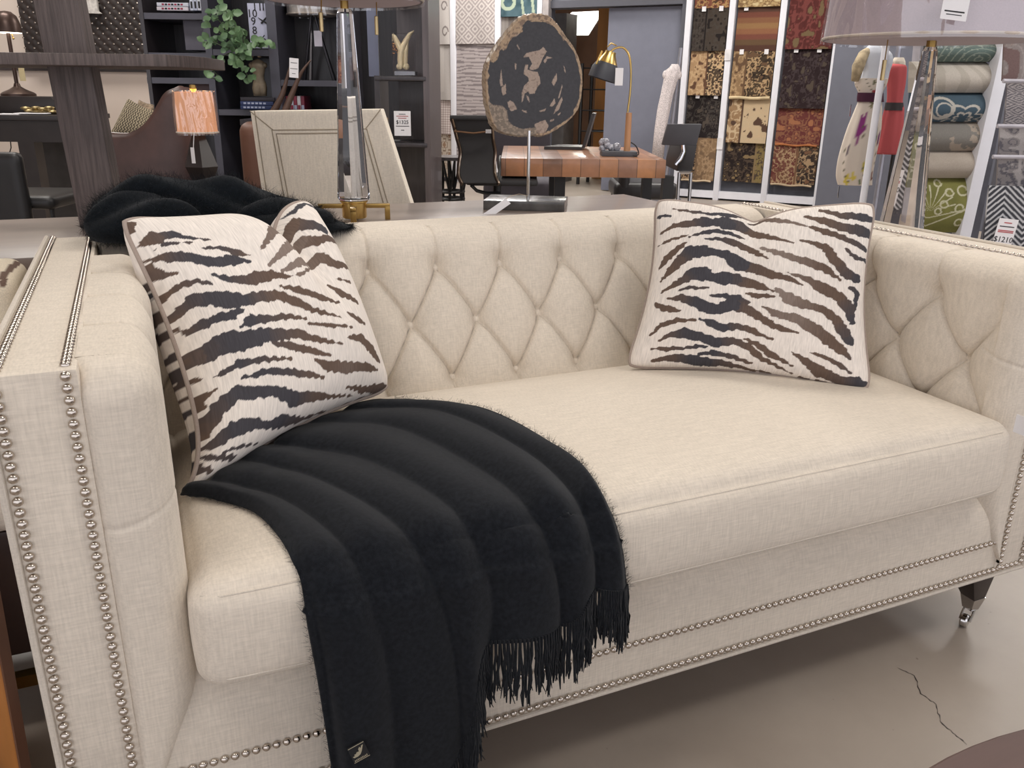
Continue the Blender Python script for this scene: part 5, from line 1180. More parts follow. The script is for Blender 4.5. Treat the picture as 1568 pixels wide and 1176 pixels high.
vs = [Vector((c0.x, c0.y, gz0)) + Vector((r * cos(2 * pi * k / n + .5), r * sin(2 * pi * k / n + .5), z)) for r, z in prof for k in range(n)]
mb.add(vs, [(i * n + k, i * n + (k + 1) % n, (i + 1) * n + (k + 1) % n, (i + 1) * n + k) for i in range(3) for k in range(n)] + [tuple(range(n))[::-1]]); mb.build('faceted_body', M_DWOOD, gl, smooth=False)
mb = MB(); mb.tube([at(297, 204, gd - .12), at(296, 228, gd - .12)], .0015, 5); mb.box(at(295.5, 238, gd - .12), (.014, .002, .06), STORE); mb.build('hang_tag', M_PAPER, gl)
et = thing('side_table', 'dark side table carrying the lit orange lamp', 'table', (c0.x, c0.y, 0)); mb = MB(); mb.box((c0.x, c0.y, gz0 - .016), (.34, .3, .03), STORE); mb.build('tabletop', M_DESK, et)
for a in (-.14, .14):
    for b in (-.12, .12): mb = MB(); p = Vector((c0.x, c0.y, 0)) + RH * a + FH * b; mb.tube([p, p + Vector((0, 0, gz0 - .03))], .015, 8); mb.build('leg', M_DESK, et)
# second lamp in the bookcase bay
s2 = at(478, 10, bd + .19); sl2 = thing('table_lamp', 'white shaded lamp on a dark splayed tripod in front of the bookcase', 'lamp', (s2.x, s2.y, Z_(477, 123)))
zb2 = at(478, 21, bd + .06).z; shade_drum(sl2, s2, .135, .13, zb2, zb2 + .2, m=mat('offwhite_shade', 'B9B2AC', rough=.8))
zf = Z_(477, 123)
for a in (0, 2.1, 4.2):
    mb = MB(); mb.tube([s2 * 1 + Vector((0, 0, zb2 + .04 - s2.z)), Vector((s2.x + .10 * cos(a), s2.y + .10 * sin(a), zf))], [.006, .012], 6); mb.build('tripod_leg', mat('tripod_metal', '4A484C', rough=.3, metal=.7), sl2)
c, s = BX(481, 47, 493, 71, bd - .06, .001); mb = MB(); mb.box(c, s, STORE); t_ = tag(mb.build('price_tag', mat('grey_card', 'A9A5B0', rough=.7)), 'small grey paper tag hanging beside the crystal column', 'tag')

# cream dining chair seen from behind
cd = 3.0; cc = thing('dining_chair', 'cream upholstered dining chair with piped border, back turned to the sofa', 'chair', S(rdz(at(505, 250, cd))[0], cd + .3, 0))
TLc, TRc, BRc, BLc = at(383, 170, cd), at(583, 167, cd), at(640, 345, cd - .02), at(408, 345, cd - .02)
def chair_back(u, v, off=0):
    p = lerp(lerp(BLc, BRc, u), lerp(TLc, TRc, u), v); return p - FH * (.018 * sin(pi * u) + off)
mb = MB(); n = 24; pts_f = lambda u, v: chair_back(u, v)
mb.grid(pts_f, n, n); mb.grid(lambda u, v: chair_back(u, v) + FH * (.075 + .02 * sin(pi * u)), n, n, flip=True)
for (f1) in (lambda t: (t, 0), lambda t: (1, t), lambda t: (1 - t, 1), lambda t: (0, 1 - t)):
    mb.grid(lambda u, v, f1=f1: lerp(chair_back(*f1(u)), chair_back(*f1(u)) + FH * (.075 + .02 * sin(pi * f1(u)[0])), v), n, 2)
M_CHAIR = linen('chair_linen', 'E2D8C8', scale=300)
bo = mb.build('backrest', M_CHAIR, cc, bevel=.004)
mb = MB()
for ins in (.155, .185):
    P = [(ins, 0), (ins * .95, 1 - ins * 1.05), (1 - ins * .95, 1 - ins * 1.05), (1 - ins, 0)]; L = []
    for a, b in zip(P, P[1:]): L += [(lerp(a[0], b[0], k / 12), lerp(a[1], b[1], k / 12)) for k in range(12)]
    mb.tube([chair_back(u, v, .001) for u, v in L], .0022, 6)
for a, b in (((0, 1), (.155, .84)), ((1, 1), (.845, .84))): mb.tube([chair_back(lerp(a[0], b[0], k / 8), lerp(a[1], b[1], k / 8), .001) for k in range(9)], .0018, 6)
mb.tube([chair_back(.035, v / 12, .001) for v in range(13)], .002, 6)
mb.build('piping', mat('chair_piping', '9A8E7C', rough=.9), bo)
rc = rdz(lerp(BLc, BRc, .5))[0]
mb = MB(); rbox(mb, S(rc, cd + .30, .45), (.52, .5, .12), .04, (12, 12, 6), STORE); mb.build('seat', M_CHAIR, cc, angle=180)
mb = MB(); sbox(mb, rc - .22, rc + .22, cd + .02, cd + .08, .42, BLc.z + .02); mb.build('back_support', M_CHAIR, cc)
for sx in (-.21, .21):
    for sy in (cd + .09, cd + .50): mb = MB(); mb.tube([S(rc + sx, sy, .40), S(rc + sx, sy, 0)], [.022, .014], 8); mb.build('leg', M_DWOOD, cc)
# rust rounded chair back glimpsed left of it
mb = MB(); ctr = at(402, 250, 3.7); rbox(mb, S(rdz(ctr)[0], 3.75, ctr.z), (.20, .1, .34), .048, (10, 6, 14), STORE)
mb2 = thing('tub_chair', 'rust brown rounded chair back showing left of the cream chair', 'chair', S(rdz(ctr)[0], 3.8, 0)); mb.build('backrest', mat('rust_leather', '6B4A3C', rough=.5, var=.1), mb2, angle=180)
mb = MB(); sbox(mb, rdz(ctr)[0] - .1, rdz(ctr)[0] + .1, 3.72, 3.92, .38, ctr.z - .12); mb.build('seat', mat('rust_leather', '6B4A3C'), mb2, bevel=.02)
for sx in (-.08, .08):
    for sy in (3.75, 3.9): mb = MB(); mb.tube([S(rdz(ctr)[0] + sx, sy, .38), S(rdz(ctr)[0] + sx, sy, 0)], .013, 8); mb.build('leg', M_DWOOD, mb2)
#@@END left
#@@SECTION right
# ================================================================== far displays along the back wall
def rug_mesh(corner, col_fn, nx, nz, wave=.006, thick=.012, bulge=0):
    """hanging textile between four corners (TL, TR, BR, BL) with slight waves and real thickness"""
    TL, TR, BR, BL = corner; nrm = (TR - TL).cross(BL - TL).normalized()
    if nrm.dot(-FH) < 0: nrm = -nrm
    mb = MB()
    def f(u, v): return lerp(lerp(BL, BR, u), lerp(TL, TR, u), v) + nrm * (wave * sin(u * 9 + 2 * v) * (1 - v) + bulge * sin(pi * v))
    mb.grid(f, nx, nz, col=col_fn)
    mb.grid(lambda u, v: f(u, v) - nrm * thick, 4, 4, col=lambda u, v: col_fn(u * .98, v), flip=True)
    for e in (lambda t: (t, 0), lambda t: (1, t), lambda t: (1 - t, 1), lambda t: (0, 1 - t)): mb.grid(lambda u, v, e=e: f(*e(u)) - nrm * thick * v, 6, 1, col=lambda u, v, e=e: col_fn(*e(u)))
    return mb
M_RUG = attr_mat('rug_pile', rough=.95, bump=.3, bscale=300, spec=.1, sat=.88, val=.86)
def mixc(a, b, t): return tuple(lerp(x, y, t) for x, y in zip(a, b))
def persian(ground, fig, acc, seed, scale=5, split=None, ground2=None):
    G, F_, A, G2 = srgb(ground), srgb(fig), srgb(acc), srgb(ground2 or ground)
    ros = [(H(seed, k), H(seed + 3, k), .05 + .07 * H(seed + 5, k), int(5 + 4 * H(seed, k, 2))) for k in range(9)]
    def f(u, v):
        g = G
        if split is not None and (u > split): g = G2
        c = mixc(g, F_, .18 * vn(u * 14, v * 14, seed))
        n = vn(u * scale * 2.2, v * scale * 2.2, seed + 1); m = abs(n - .5)
        if m < .055: c = F_
        elif n > .74: c = A
        elif vn(u * 26, v * 26, seed + 9) > .80: c = F_
        for (x, y, r, p) in ros:
            dx, dy = u - x, v - y; d = sqrt(dx * dx + dy * dy); a = math.atan2(dy, dx); q = r * (1 + .25 * cos(p * a))
            if d < q * .28: c = A
            elif d < q * .55: c = g
            elif d < q: c = F_
        if split is not None and abs(u - split) < .022: c = A
        return c
    return f
def stripes_f(cols):
    C = [srgb(c) for c in cols]
    def f(u, v):
        x = (1 - v) * len(C); i = min(len(C) - 1, int(x)); return mixc(C[i], C[min(len(C) - 1, i + 1)], max(0, (x - i - .7) / .3) * .5 + .1 * vn(u * 20, v * 50))
    return f
M_TAGW = mat('small_white_tag', 'E2E0E2', rough=.7)

# --- dark rug rack ---------------------------------------------
off = .10
posts = []
rack = thing('rug_rack', 'tall white framed rack with three bays of patterned wool rugs', 'display rack', W3(wt(1150, 250, off)[0], off, 0))
for px, py in ((1036, 300), (1098, 302), (1171, 307), (1252, 313)):
    t, z = wt(px, py, off); posts.append(t)
tw = .048
for t in posts:
    mb = MB(); wbox(mb, t - tw, t + tw * .2, .0 + .02, off, 0, 3.1); mb.build('post', M_WHITE, rack, bevel=.003)
for za_, zb2_ in ((.02, .09), (2.95, 3.0)): mb = MB(); wbox(mb, posts[0], posts[-1], .03, off - .005, za_, zb2_); mb.build('cross_rail', M_WHITE, rack)
mb = MB(); wbox(mb, posts[0], posts[-1], .022, .03, .09, 2.95); mb.build('back_board', mat('rack_back', '4E4F57', rough=.7), rack)
for t in posts[:-1]:
    for k in range(7): pass
def zat(px, py, t, o=off):
    """height where the line of sight through pixel row py meets the wall plane near position t"""
    lo, hi = -1, 4
    for _ in range(30):
        m = (lo + hi) / 2
        if proj(W3(t, o, m))[1] > py: lo = m
        else: hi = m
    return (lo + hi) / 2
def hang(t0, t1, y0, y1, px, fn, lab, grp, o=off * .8, nx=64, nz=64, name='rug', fringe=None, tags=()):
    tm = (t0 + t1) / 2; z1, z0 = zat(px, y0, tm), zat(px, y1, tm)
    r = thing(name, lab, 'rug', W3(tm, o, z0), grp)
    rug_mesh((W3(t0, o, z1), W3(t1, o, z1), W3(t1, o + .02, z0), W3(t0, o + .02, z0)), fn, nx, nz).build('pile', M_RUG, r, angle=180)
    if fringe:
        mb = MB(); mb.tube([W3(lerp(t0 + .01, t1 - .02, k / 10), o + .03, z0 - .004 + .005 * sin(k)) for k in range(11)], .010, 6); mb.build('fringe', mat('rug_fringe_' + fringe, fringe, rough=.9), r)
    for tt in tags:
        mb = MB(); wbox(mb, lerp(t0, t1, tt) - .02, lerp(t0, t1, tt) + .02, o + .015, o + .02, z1 - .03, z1 + .015); mb.build('label_tag', M_TAGW, r)
    return r
G1 = 'rugs in the dark display rack'
cols3 = [(posts[0] + .03, posts[1] - .06), (posts[1] + .03, posts[2] - .06), (posts[2] + .03, posts[3] - .06)]
data = [
 (0, -35, 12, persian('7A3B30', 'B08A50', '55402E', 3), 'multicoloured rug topmost in the left bay of the dark rack', None, ()),
 (0, 12, 78, persian('3F3733', '4D4640', '2C2726', 7, split=.38, ground2='4A4038'), 'dark grey brown rug second from top in the left bay', None, (.3, .8)),
 (0, 78, 146, persian('B58E62', 'D0AC7C', '6A4A36', 11, split=.5, ground2='2A2224'), 'tan and black scroll rug in the middle of the left bay', None, ()),
 (0, 146, 211, persian('2A2425', '4A4440', '5A5048', 15), 'nearly black rug fourth from top in the left bay', None, (.3, .85)),
 (0, 211, 276, persian('2B2426', 'A98A66', '7C6248', 19, split=.42, ground2='8E704F'), 'tan and black floral rug lowest in the left bay', 'C2AE92', ()),
 (1, -40, 10, persian('BFA068', '8A6A44', 'D6C08C', 23), 'gold cream rug topmost in the middle bay', None, ()),
 (1, 10, 78, stripes_f(['5A4034', '7A4434', '8A5A3A', '9A7142', '94603C', '7E4636', '6B5238', '5A3C30']), 'horizontally striped rust and ochre rug in the middle bay', None, (.2,)),
 (1, 78, 150, persian('94744E', 'B9976A', '6E523A', 29, split=.33, ground2='2E2724'), 'tan bordered black floral rug third in the middle bay', None, (.2, .8)),
 (1, 150, 219, persian('9C7850', 'D0B48C', '5E4638', 31, scale=3, split=.35, ground2='CDB48E'), 'tan and cream leaf rug with cream bolster edge in the middle bay', None, ()),
 (1, 219, 279, persian('2D2626', '57483C', '8C744E', 37, split=.78, ground2='8E7A46'), 'dark floral rug lowest in the middle bay', None, ()),
 (2, -30, 75, persian('5C2926', '7E3C36', '7A6444', 41, scale=4), 'crimson floral rug topmost in the right bay', None, ()),
 (2, 75, 166, persian('332628', '4A3E40', '5A4E44', 43, scale=6), 'dark maroon rug second in the right bay', None, (.25, .75)),
 (2, 166, 222, persian('6C2F2E', '8E5A3E', 'A8683E', 47, scale=3), 'deep red rug with palmette and orange fringe in the right bay', 'A8683E', ()),
 (2, 222, 283, persian('6A2C2A', 'B0906A', '7E5A40', 53, split=.55, ground2='2B2528'), 'red rug with cream rosette lowest in the right bay', 'BBA68A', ()),
]
for k, (b, y0, y1, fn, lab, fr_, tg_) in enumerate(data):
    t0, t1 = cols3[b]; px = (1080, 1140, 1220)[b]
    hang(t0, t1, y0, y1, px, fn, lab, G1, fringe=fr_, tags=tg_, o=.055 + .01 * ((k * 2) % 3))
mb = MB(); z = zat(1140, 150, sum(cols3[1]) / 2); mb.tube([W3(lerp(cols3[1][0], cols3[1][1], k / 8), .10, z + .004 * sin(k)) for k in range(9)], .014, 8); mb.build('bolster_edge', mat('cream_roll', 'CDB994', rough=.9), rack)
for (px, py, hh_) in ((1114, 84, .10), (1102, 220, .11)):
    t, z = wt(px, py, off + .02); mb = MB(); wbox(mb, t - .03, t + .03, off + .005, off + .012, z - hh_ / 2, z + hh_ / 2); mb.build('price_label', M_TAGW, rack)

# --- pale flatweave rack to the left of the doorway ------------
rk = thing('rug_rack', 'white posted rack of pale flatweave rugs left of the doorway', 'display rack', W3(wt(690, 250, off)[0], off, 0))
pp = [wt(x, 150, off)[0] for x in (651, 694, 761, 824)]
zc_ = zat(694, 262, pp[1])
for t in pp: mb = MB(); wbox(mb, t - .035, t + .035, .02, off, 0, 3.1); mb.build('post', M_WHITE, rk, bevel=.003)
mb = MB(); wbox(mb, pp[0], pp[-1], .02, off - .01, .05, .16); mb.build('cross_rail', M_WHITE, rk)
mb = MB(); t, z = wt(819, 5, off); wbox(mb, pp[3] + .02, pp[3] + .10, .02, off, 0, 3.1); mb.build('post', mat('taupe_post', 'A59F9F', rough=.6), rk)
L1, L2_, L3_, L4_ = srgb('CFC8C4'), srgb('8C8280'), srgb('B9AEA8'), srgb('A08878')
def scroll(u, v):
    u = u * 1.0; best = 9
    for (cx, cy, r) in ((.3, .75, .16), (.75, .6, .13), (.35, .4, .13), (.8, .2, .14), (.25, .1, .12), (.7, .92, .12)):
        d = sqrt((u - cx) ** 2 + ((v - cy) * 1.6) ** 2); a = math.atan2((v - cy) * 1.6, u - cx); rr = r * (1 - .5 * ((a / (2 * pi)) % 1)); best = min(best, abs(d - rr))
    best = min(best, abs(u - .15 - .08 * sin(v * 12)))
    return L2_ if best < .022 else L1
def diamond(u, v):
    a, b = (u * 3 + v * 4.2) % 1, (u * 3 - v * 4.2) % 1; k = max(abs(a - .5), abs(b - .5)); return srgb('A89E9D') if int(k * 7) % 2 == 0 else srgb('D3CAC6')
def wavy(u, v): x = v * 34 + .9 * vn(u * 3, v * 26, 4); return srgb('BDB2B2') if (x % 1) < .5 + .25 * vn(u * 4, v * 40, 8) else srgb('8E8486')
def plain(u, v): return srgb('C9C2BD') if (u > .1 and u < .72 and v > .15) else srgb('BDB6B2')
def plaid(u, v):
    a = (sin(u * 60) > .1) + (sin(v * 90) > .1); c = [srgb('D9CFCB'), srgb('AE9490'), srgb('6E5450')][a]; return mixc(c, srgb('D9CFCB'), .5 * vn(u * 3, v * 3))
def trellis(u, v):
    x, y = (u * 2.2) % 1 - .5, (v * 2.0) % 1 - .5; x2, y2 = (u * 2.2 + .5) % 1 - .5, (v * 2.0 + .5) % 1 - .5
    def q(x, y): return min(max(abs(x), abs(y) * 2.2), max(abs(y), abs(x) * 2.2))
    k = min(q(x, y), q(x2, y2)); return srgb('9A7A62') if k < .16 else (srgb('C7B9A8') if k < .24 else (srgb('8A7464') if k < .31 else srgb('C0B2A2')))
def teal(u, v):
    d = abs(sqrt(((u - .2) * 1.3) ** 2 + ((v - .4) * 1.2) ** 2) - .22); return srgb('A9B8A0') if d < .06 or (u > .55 and sin(u * 22 + 3 * v) > .72) else mixc(srgb('37515A'), srgb('54707A'), vn(u * 9, v * 9))
def grunge(u, v): return mixc(srgb('6E6662'), srgb('9A938E'), vn(u * 18, v * 5, 3))
G2 = 'pale rugs left of the doorway'
for (b, y0, y1, px, fn, lab) in ((0, -30, 68, 672, scroll, 'cream scroll patterned rug at the top of the narrow left bay'), (0, 68, 153, 672, plain, 'plain cream rug in the narrow left bay'), (0, 153, 205, 672, plaid, 'pink and brown plaid rug in the narrow left bay'), (0, 205, 270, 672, trellis, 'brown trellis rug lowest in the narrow left bay'),
    (1, -30, 67, 728, diamond, 'grey and white concentric diamond rug'), (1, 67, 262, 728, wavy, 'long pale rug with wavy grey stripes behind the office chair'), (2, -30, 25, 790, teal, 'teal rug with pale green loops above the stone slice'), (2, 25, 262, 790, grunge, 'grey brown distressed rug behind the stone slice')):
    hang(pp[b] + .04, pp[b + 1] - .04, y0, y1, px, fn, lab, G2, nx=90 if b < 2 else 50, nz=90 if y1 - y0 < 150 else 160)

# --- doorway room contents -------------------------------------
dcol = wt(905, 150, -1.2)
def beyond(px, py, off_): t, z = wt(px, py, off_); return t, z
t0, z0 = beyond(925, 40, -1.2); t1, z1 = beyond(960, 250, -1.2)
mb = MB(); wbox(mb, t0 - .12, t0 + .9, -1.4, -1.3, 0, CEIL); tag(mb.build('oak_cabinet', M_ORANGE), 'tall oak coloured cabinet seen through the doorway', 'cabinet')
ta, za = beyond(843, 100, -.6); tb, zb = beyond(868, 20, -.6)
mb = MB(); wbox(mb, ta, tb, -.9, -.6, 0, zb); tag(mb.build('grey_cabinet', mat('grey_cabinet_paint', '6E6A69', rough=.6)), 'grey tall cabinet just inside the doorway', 'cabinet')
lt = thing('ceiling_light', 'bright white rectangular light fixture seen through the doorway', 'ceiling light', S(0, 11, 2.2))
p = [at(876, 26, 12.2), at(921, 22, 12.2), at(901, 54, 14.2), at(876, 54, 14.2)]
mb = MB(); mb.add(p + [v + Vector((0, 0, .04)) for v in p], [(0, 1, 2, 3), (7, 6, 5, 4), (0, 4, 5, 1), (1, 5, 6, 2), (2, 6, 7, 3), (3, 7, 4, 0)]); lt.location = p[0]
mb.build('diffuser', mat('fixture_glow', 'FFFFFF', emit='FAFFF4', estr=3.5), lt)
mb = MB(); mb.tube([v + Vector((0, 0, .03)) for v in p], .03, 6, close=True); mb.build('frame', M_WHITE, lt)
pl = bpy.data.lights.new('doorway_light', 'POINT'); pl.energy = 130; pl.color = (1, .95, .85); pl.shadow_soft_size = .3; po = bpy.data.objects.new('doorway_light', pl); COL.objects.link(po); po.location = W3(wt(900, 100, -1)[0], -1.6, 2.2)
t, z = beyond(918, 150, -.5); mb = MB()
for k in range(6): zz = .15 + k * .23; mb.tube([W3(t - .25, -.55, zz), W3(t + .12, -.55, zz)], .008, 5); mb.tube([W3(t - .25, -.85, zz), W3(t + .12, -.85, zz)], .008, 5)
for a in (-.25, .12):
    for o2 in (-.55, -.85): mb.tube([W3(t + a, o2, 0), W3(t + a, o2, 1.35)], .02, 6)
tag(mb.build('wire_shelving', M_BLACK), 'black wire shelving unit standing in the doorway', 'shelving')

# --- lace dress on a stand by the sliding door -----------------
def lathe_body(prof, c, n=28, sx=1, sy=.6, wob=0, k=7):
    mb = MB(); vs = []
    for r, z, dx in prof:
        for i in range(n):
            a = 2 * pi * i / n; rr = r * (1 + wob * sin(k * a + z * 3)); vs.append(c + STORE @ Vector((rr * cos(a) * sx + dx, rr * sin(a) * sy, z)))
    mb.add(vs, [(i * n + q, i * n + (q + 1) % n, (i + 1) * n + (q + 1) % n, (i + 1) * n + q) for i in range(len(prof) - 1) for q in range(n)] + [tuple(range(n))[::-1], tuple((len(prof) - 1) * n + q for q in range(n))]); return mb
dsd = 8.7; c0 = at(1017, 222, dsd); base = Vector((c0.x, c0.y, 0)); zt = at(1022, 98, dsd).z; zb = at(1010, 222, dsd).z
dr = thing('lace_dress', 'long white lace dress hanging on a thin stand beside the sliding door', 'dress', (c0.x, c0.y, zb - .1))
h_ = zt - zb
mb = lathe_body([(.058, zb - .15, -.06), (.058, zb + h_ * .2, -.05), (.062, zb + h_ * .45, -.03), (.06, zb + h_ * .62, -.01), (.068, zb + h_ * .82, .02), (.078, zb + h_ * .91, .03), (.05, zb + h_ * .96, .05), (.03, zb + h_, .05)], base, wob=.07)
mb.build('gown', mat('white_lace', 'CFC6C6', rough=.9, var=.3, scale=130, bump=1), dr, angle=180)
for s_ in (-1, 1): mb = MB(); mb.sphere(base + STORE @ Vector((.068 * s_ + .03, 0, zb + h_ * .87)), .028, 10, 8, sc=(1, .8, 1.5)); mb.build('sleeve', mat('white_lace', ''), dr)
dt = thing('garment_stand', 'thin grey metal garment stand behind the lace dress', 'stand', base)
mb = MB(); q = at(1025, 100, dsd + .05); mb.tube([S(rdz(base)[0] + .05, dsd + .12, 0), S(rdz(base)[0] + .12, dsd + .12, at(1023, 72, dsd).z)], .022, 8); mb.build('pole', mat('grey_pole', '9A9AA4', rough=.35, metal=.6), dt)
mb = MB(); mb.lathe([(.18, 0), (.18, .02), (.02, .04)], S(rdz(base)[0] + .05, dsd + .12, 0), 24); mb.build('foot', mat('grey_pole', ''), dt)

# --- dresses on the right --------------------------------------
M_BUST = mat('white_bust', 'D5D9E2', rough=.4, var=.02)
def lerp3(a, b, t): return tuple(lerp(x, y, t) for x, y in zip(a, b))
def figure(pxs, d, colf, m, name, lab, sy=.5):
    """dress from (y, x_left, x_right) pixel spans, made round at distance d"""
    n = 48; mb = MB(); vs = []; cs = []; nz = 60
    for j in range(nz + 1):
        y, xl, xr = cat(pxs, j / nz); a, b = at(xl, y, d), at(xr, y, d); c = (a + b) / 2; r = (b - a).length / 2
        for i in range(n):
            t = 2 * pi * i / n; k = 1 + .05 * sin(9 * t) * (j / nz); vs.append(c + RH * r * cos(t) * k - FH * r * sin(t) * sy * k); cs.append(colf(i / n, j / nz))
    fs = [(j * n + i, j * n + (i + 1) % n, (j + 1) * n + (i + 1) % n, (j + 1) * n + i) for j in range(nz) for i in range(n)] + [tuple(range(n)), tuple(nz * n + i for i in range(n))[::-1]]
    mb.add(vs, fs, cs); return mb
fd = 6.1
def floral(u, v):
    c = srgb('DDD0C2'); q = u * 2
    for (x, y, r, col) in ((.44, .25, .07, 'A8323A'), (.38, .28, .03, '8A8A70'), (.62, .60, .08, '8E2A7E'), (.30, .68, .06, '7E8A7A'), (.36, .66, .03, 'B03A48'), (.14, .66, .04, '7A2A6A'), (.50, .42, .05, '8A8460'), (.58, .88, .05, 'D8C23A'), (.40, .80, .05, 'C9B84A'), (.22, .42, .03, '7A7A5A'), (.70, .93, .06, 'D8C23A'), (.5, .08, .04, '6A6A48'), (.12, .88, .04, '6E3A3A'), (.74, .72, .03, '5A4A5A'), (.46, .94, .03, '6A7A4A'), (.25, .15, .03, '6A6A48')):
        dx, dy = (q - x) * 1.2, v - y
        if sqrt(dx * dx + dy * dy) < r * (1 + .3 * sin(5 * math.atan2(dy, dx) + x * 9)): c = srgb(col)
    if abs(sin(q * 9 + v * 7)) < .05 and vn(q * 5, v * 8) > .5: c = srgb('6A6248')
    return c
bm_ = figure([(112, 1334, 1350), (75, 1318, 1345), (78, 1312, 1362), (95, 1316, 1366), (118, 1320, 1360), (142, 1316, 1354), (150, 1314, 1354)][1:], fd, lambda u, v: (1, 1, 1), M_BUST, '', '')
fdz = thing('floral_dress', 'cream floral dress with plum sash on a white dress form', 'dress', at(1330, 290, fd))
mb = figure([(120, 1310, 1360), (130, 1309, 1357), (142, 1314, 1351), (154, 1314, 1350), (170, 1308, 1350), (200, 1296, 1348), (240, 1284, 1340), (268, 1280, 1335), (283, 1283, 1334)], fd, floral, None, '', '')
mb.build('skirt', attr_mat('printed_cotton', rough=.85, bump=.1), fdz, angle=180)
mb = figure([(142, 1313, 1352), (149, 1312, 1352), (156, 1312, 1352)], fd - .004, lambda u, v: srgb('4A2238'), None, '', '', sy=.56)
mb.v = [v - FH * .004 for v in mb.v]; mb.build('sash', attr_mat('printed_cotton'), fdz, angle=180)
mb = MB(); 
for dx, y0, y1 in ((1318, 74, 128), ): mb.tube([at(1334, 74, fd + .02), at(1322, 84, fd - .03), at(1314, 102, fd - .06), at(1309, 124, fd - .04)], [.02, .035, .04, .025], 10)
mb.build('beige_sleeve', mat('beige_wrap', 'A8987C', rough=.9, var=.25, scale=30, bump=1), fdz, angle=180)
bu = thing('dress_form', 'white female dress form torso wearing the floral dress', 'mannequin', at(1335, 200, fd))
mb = figure([(66, 1334, 1348), (74, 1326, 1358), (84, 1319, 1366), (96, 1318, 1366), (108, 1321, 1362), (124, 1318, 1358), (140, 1320, 1350)], fd, lambda u, v: (1, 1, 1), None, '', ''); mb.col = {}
mb.build('torso', M_BUST, bu, angle=180)
mb = MB(); c = at(1336, 200, fd + .02); mb.tube([Vector((c.x, c.y, 0)), Vector((c.x, c.y, at(1335, 140, fd).z))], .014, 8); mb.lathe([(.16, 0), (.16, .015), (.02, .03)], (c.x, c.y, 0), 24); mb.build('stand_pole', M_BUST, bu)
rd = 6.6
rdz_ = thing('red_dress', 'red belted dress on a form behind the floral dress', 'dress', at(1370, 235, rd))
mb = figure([(98, 1364, 1384), (102, 1358, 1388), (112, 1356, 1388), (130, 1358, 1386), (154, 1358, 1382), (168, 1354, 1384), (200, 1346, 1382), (236, 1337, 1380)], rd, lambda u, v: mixc(srgb('9E3236'), srgb('B84044'), vn(u * 9, v * 4)), None, '', ''); mb.build('skirt', attr_mat('printed_cotton'), rdz_, angle=180)
mb = figure([(157, 1356, 1383), (163, 1355, 1383), (169, 1354, 1383)], rd, lambda u, v: srgb('3A3436'), None, '', '', sy=.6); mb.build('belt', attr_mat('printed_cotton'), rdz_, angle=180)
mb = figure([(88, 1370, 1384), (94, 1366, 1386), (100, 1366, 1386)], rd, lambda u, v: srgb('CFC4B4'), None, '', ''); mb.build('collar', attr_mat('printed_cotton'), rdz_, angle=180)
mb = MB(); c = at(1368, 236, rd); mb.tube([Vector((c.x, c.y, 0)), Vector((c.x, c.y, c.z + .05))], .014, 8); mb.lathe([(.16, 0), (.16, .015), (.02, .03)], (c.x, c.y, 0), 24); mb.build('stand_pole', M_BLACK, rdz_)
c = at(1324, 290, 5.5); mb = MB(); mb.tube([S(rdz(c)[0], 5.5, 0), S(rdz(c)[0], 5.5, 2.6)], .022, 12); mb.lathe([(.1, 0), (.1, .01), (.022, .03)], S(rdz(c)[0], 5.5, 0), 20); tag(mb.build('white_pole', M_WHITE), 'slim white vertical pole in front of the floral dress', 'pole')
mb = MB(); c = at(1345, 280, 6.9); mb.tube([S(rdz(c)[0], 6.9, 0), S(rdz(c)[0], 6.9, 2.2)], .02, 8); tag(mb.build('grey_pole', mat('grey_pole', '')), 'thin grey pole behind the red dress', 'pole')
# slate display partition behind the dresses and rolls
pa, pb = at(1262, 200, 7.6), at(1420, 200, 7.2)
mb = MB(); A = Vector((pa.x, pa.y, 0)); B_ = Vector((pb.x, pb.y, 0)) * 1; dv = (B_ - A); L = dv.length; X = dv.normalized(); Y = Vector((-X.y, X.x, 0)); mb.box(A + dv * .9 + Y * .05 + Vector((0, 0, 1.65)), (L * 1.8, .08, 3.3), basis(X, Y, Vector((0, 0, 1)))); struct(mb.build('wall_display', mat('slate_panel', '62646F', rough=.65, var=.03)))
for x, y, wh in ((1303, 160, 'upper'), (1285, 285, 'lower')):
    hk = MB(); hk.tube([at(x, y, 7.35), at(x - 2, y + 18, 7.35)], .006, 5)
    tag(hk.build('display_hook', M_CHROME), wh + ' thin chrome hook on the slate panel left of the floral dress', 'hook')

# --- rack of rolled rugs ---------------------------------------
qd = 5.2
rr_ = thing('rug_rack', 'white upright rack holding rolled rugs beside the big lamp', 'display rack', S(rdz(at(1460, 250, qd))[0], qd + .2, 0))
pA_, pB_ = at(1478, 362, qd - .05), at(1545, 66, qd - .05)
def lean_post(mb, a, b, w=.035, t=.10):
    dirn = (b - a); k = a.z / dirn.z; lo = a - dirn * k; hi = a + dirn * ((2.5 - a.z) / dirn.z); vs = []
    for p in (lo, hi): vs += [p - RH * w, p + RH * w, p + RH * w + FH * t, p - RH * w + FH * t]
    mb.add(vs, [(0, 1, 2, 3), (7, 6, 5, 4), (0, 4, 5, 1), (1, 5, 6, 2), (2, 6, 7, 3), (3, 7, 4, 0)])
mb = MB(); lean_post(mb, pA_, pB_); mb.build('post', M_WHITE, rr_, bevel=.003)
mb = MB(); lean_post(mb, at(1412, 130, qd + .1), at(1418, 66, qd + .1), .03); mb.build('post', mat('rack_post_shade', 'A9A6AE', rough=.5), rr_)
mb = MB(); bk_ = at(1450, 200, qd + .35); sbox(mb, rdz(at(1405, 200, qd + .3))[0], rdz(at(1535, 200, qd + .3))[0], qd + .34, qd + .38, 0, 2.5); mb.build('back_board', mat('rack_shadow_board', '55555E', rough=.8), rr_)
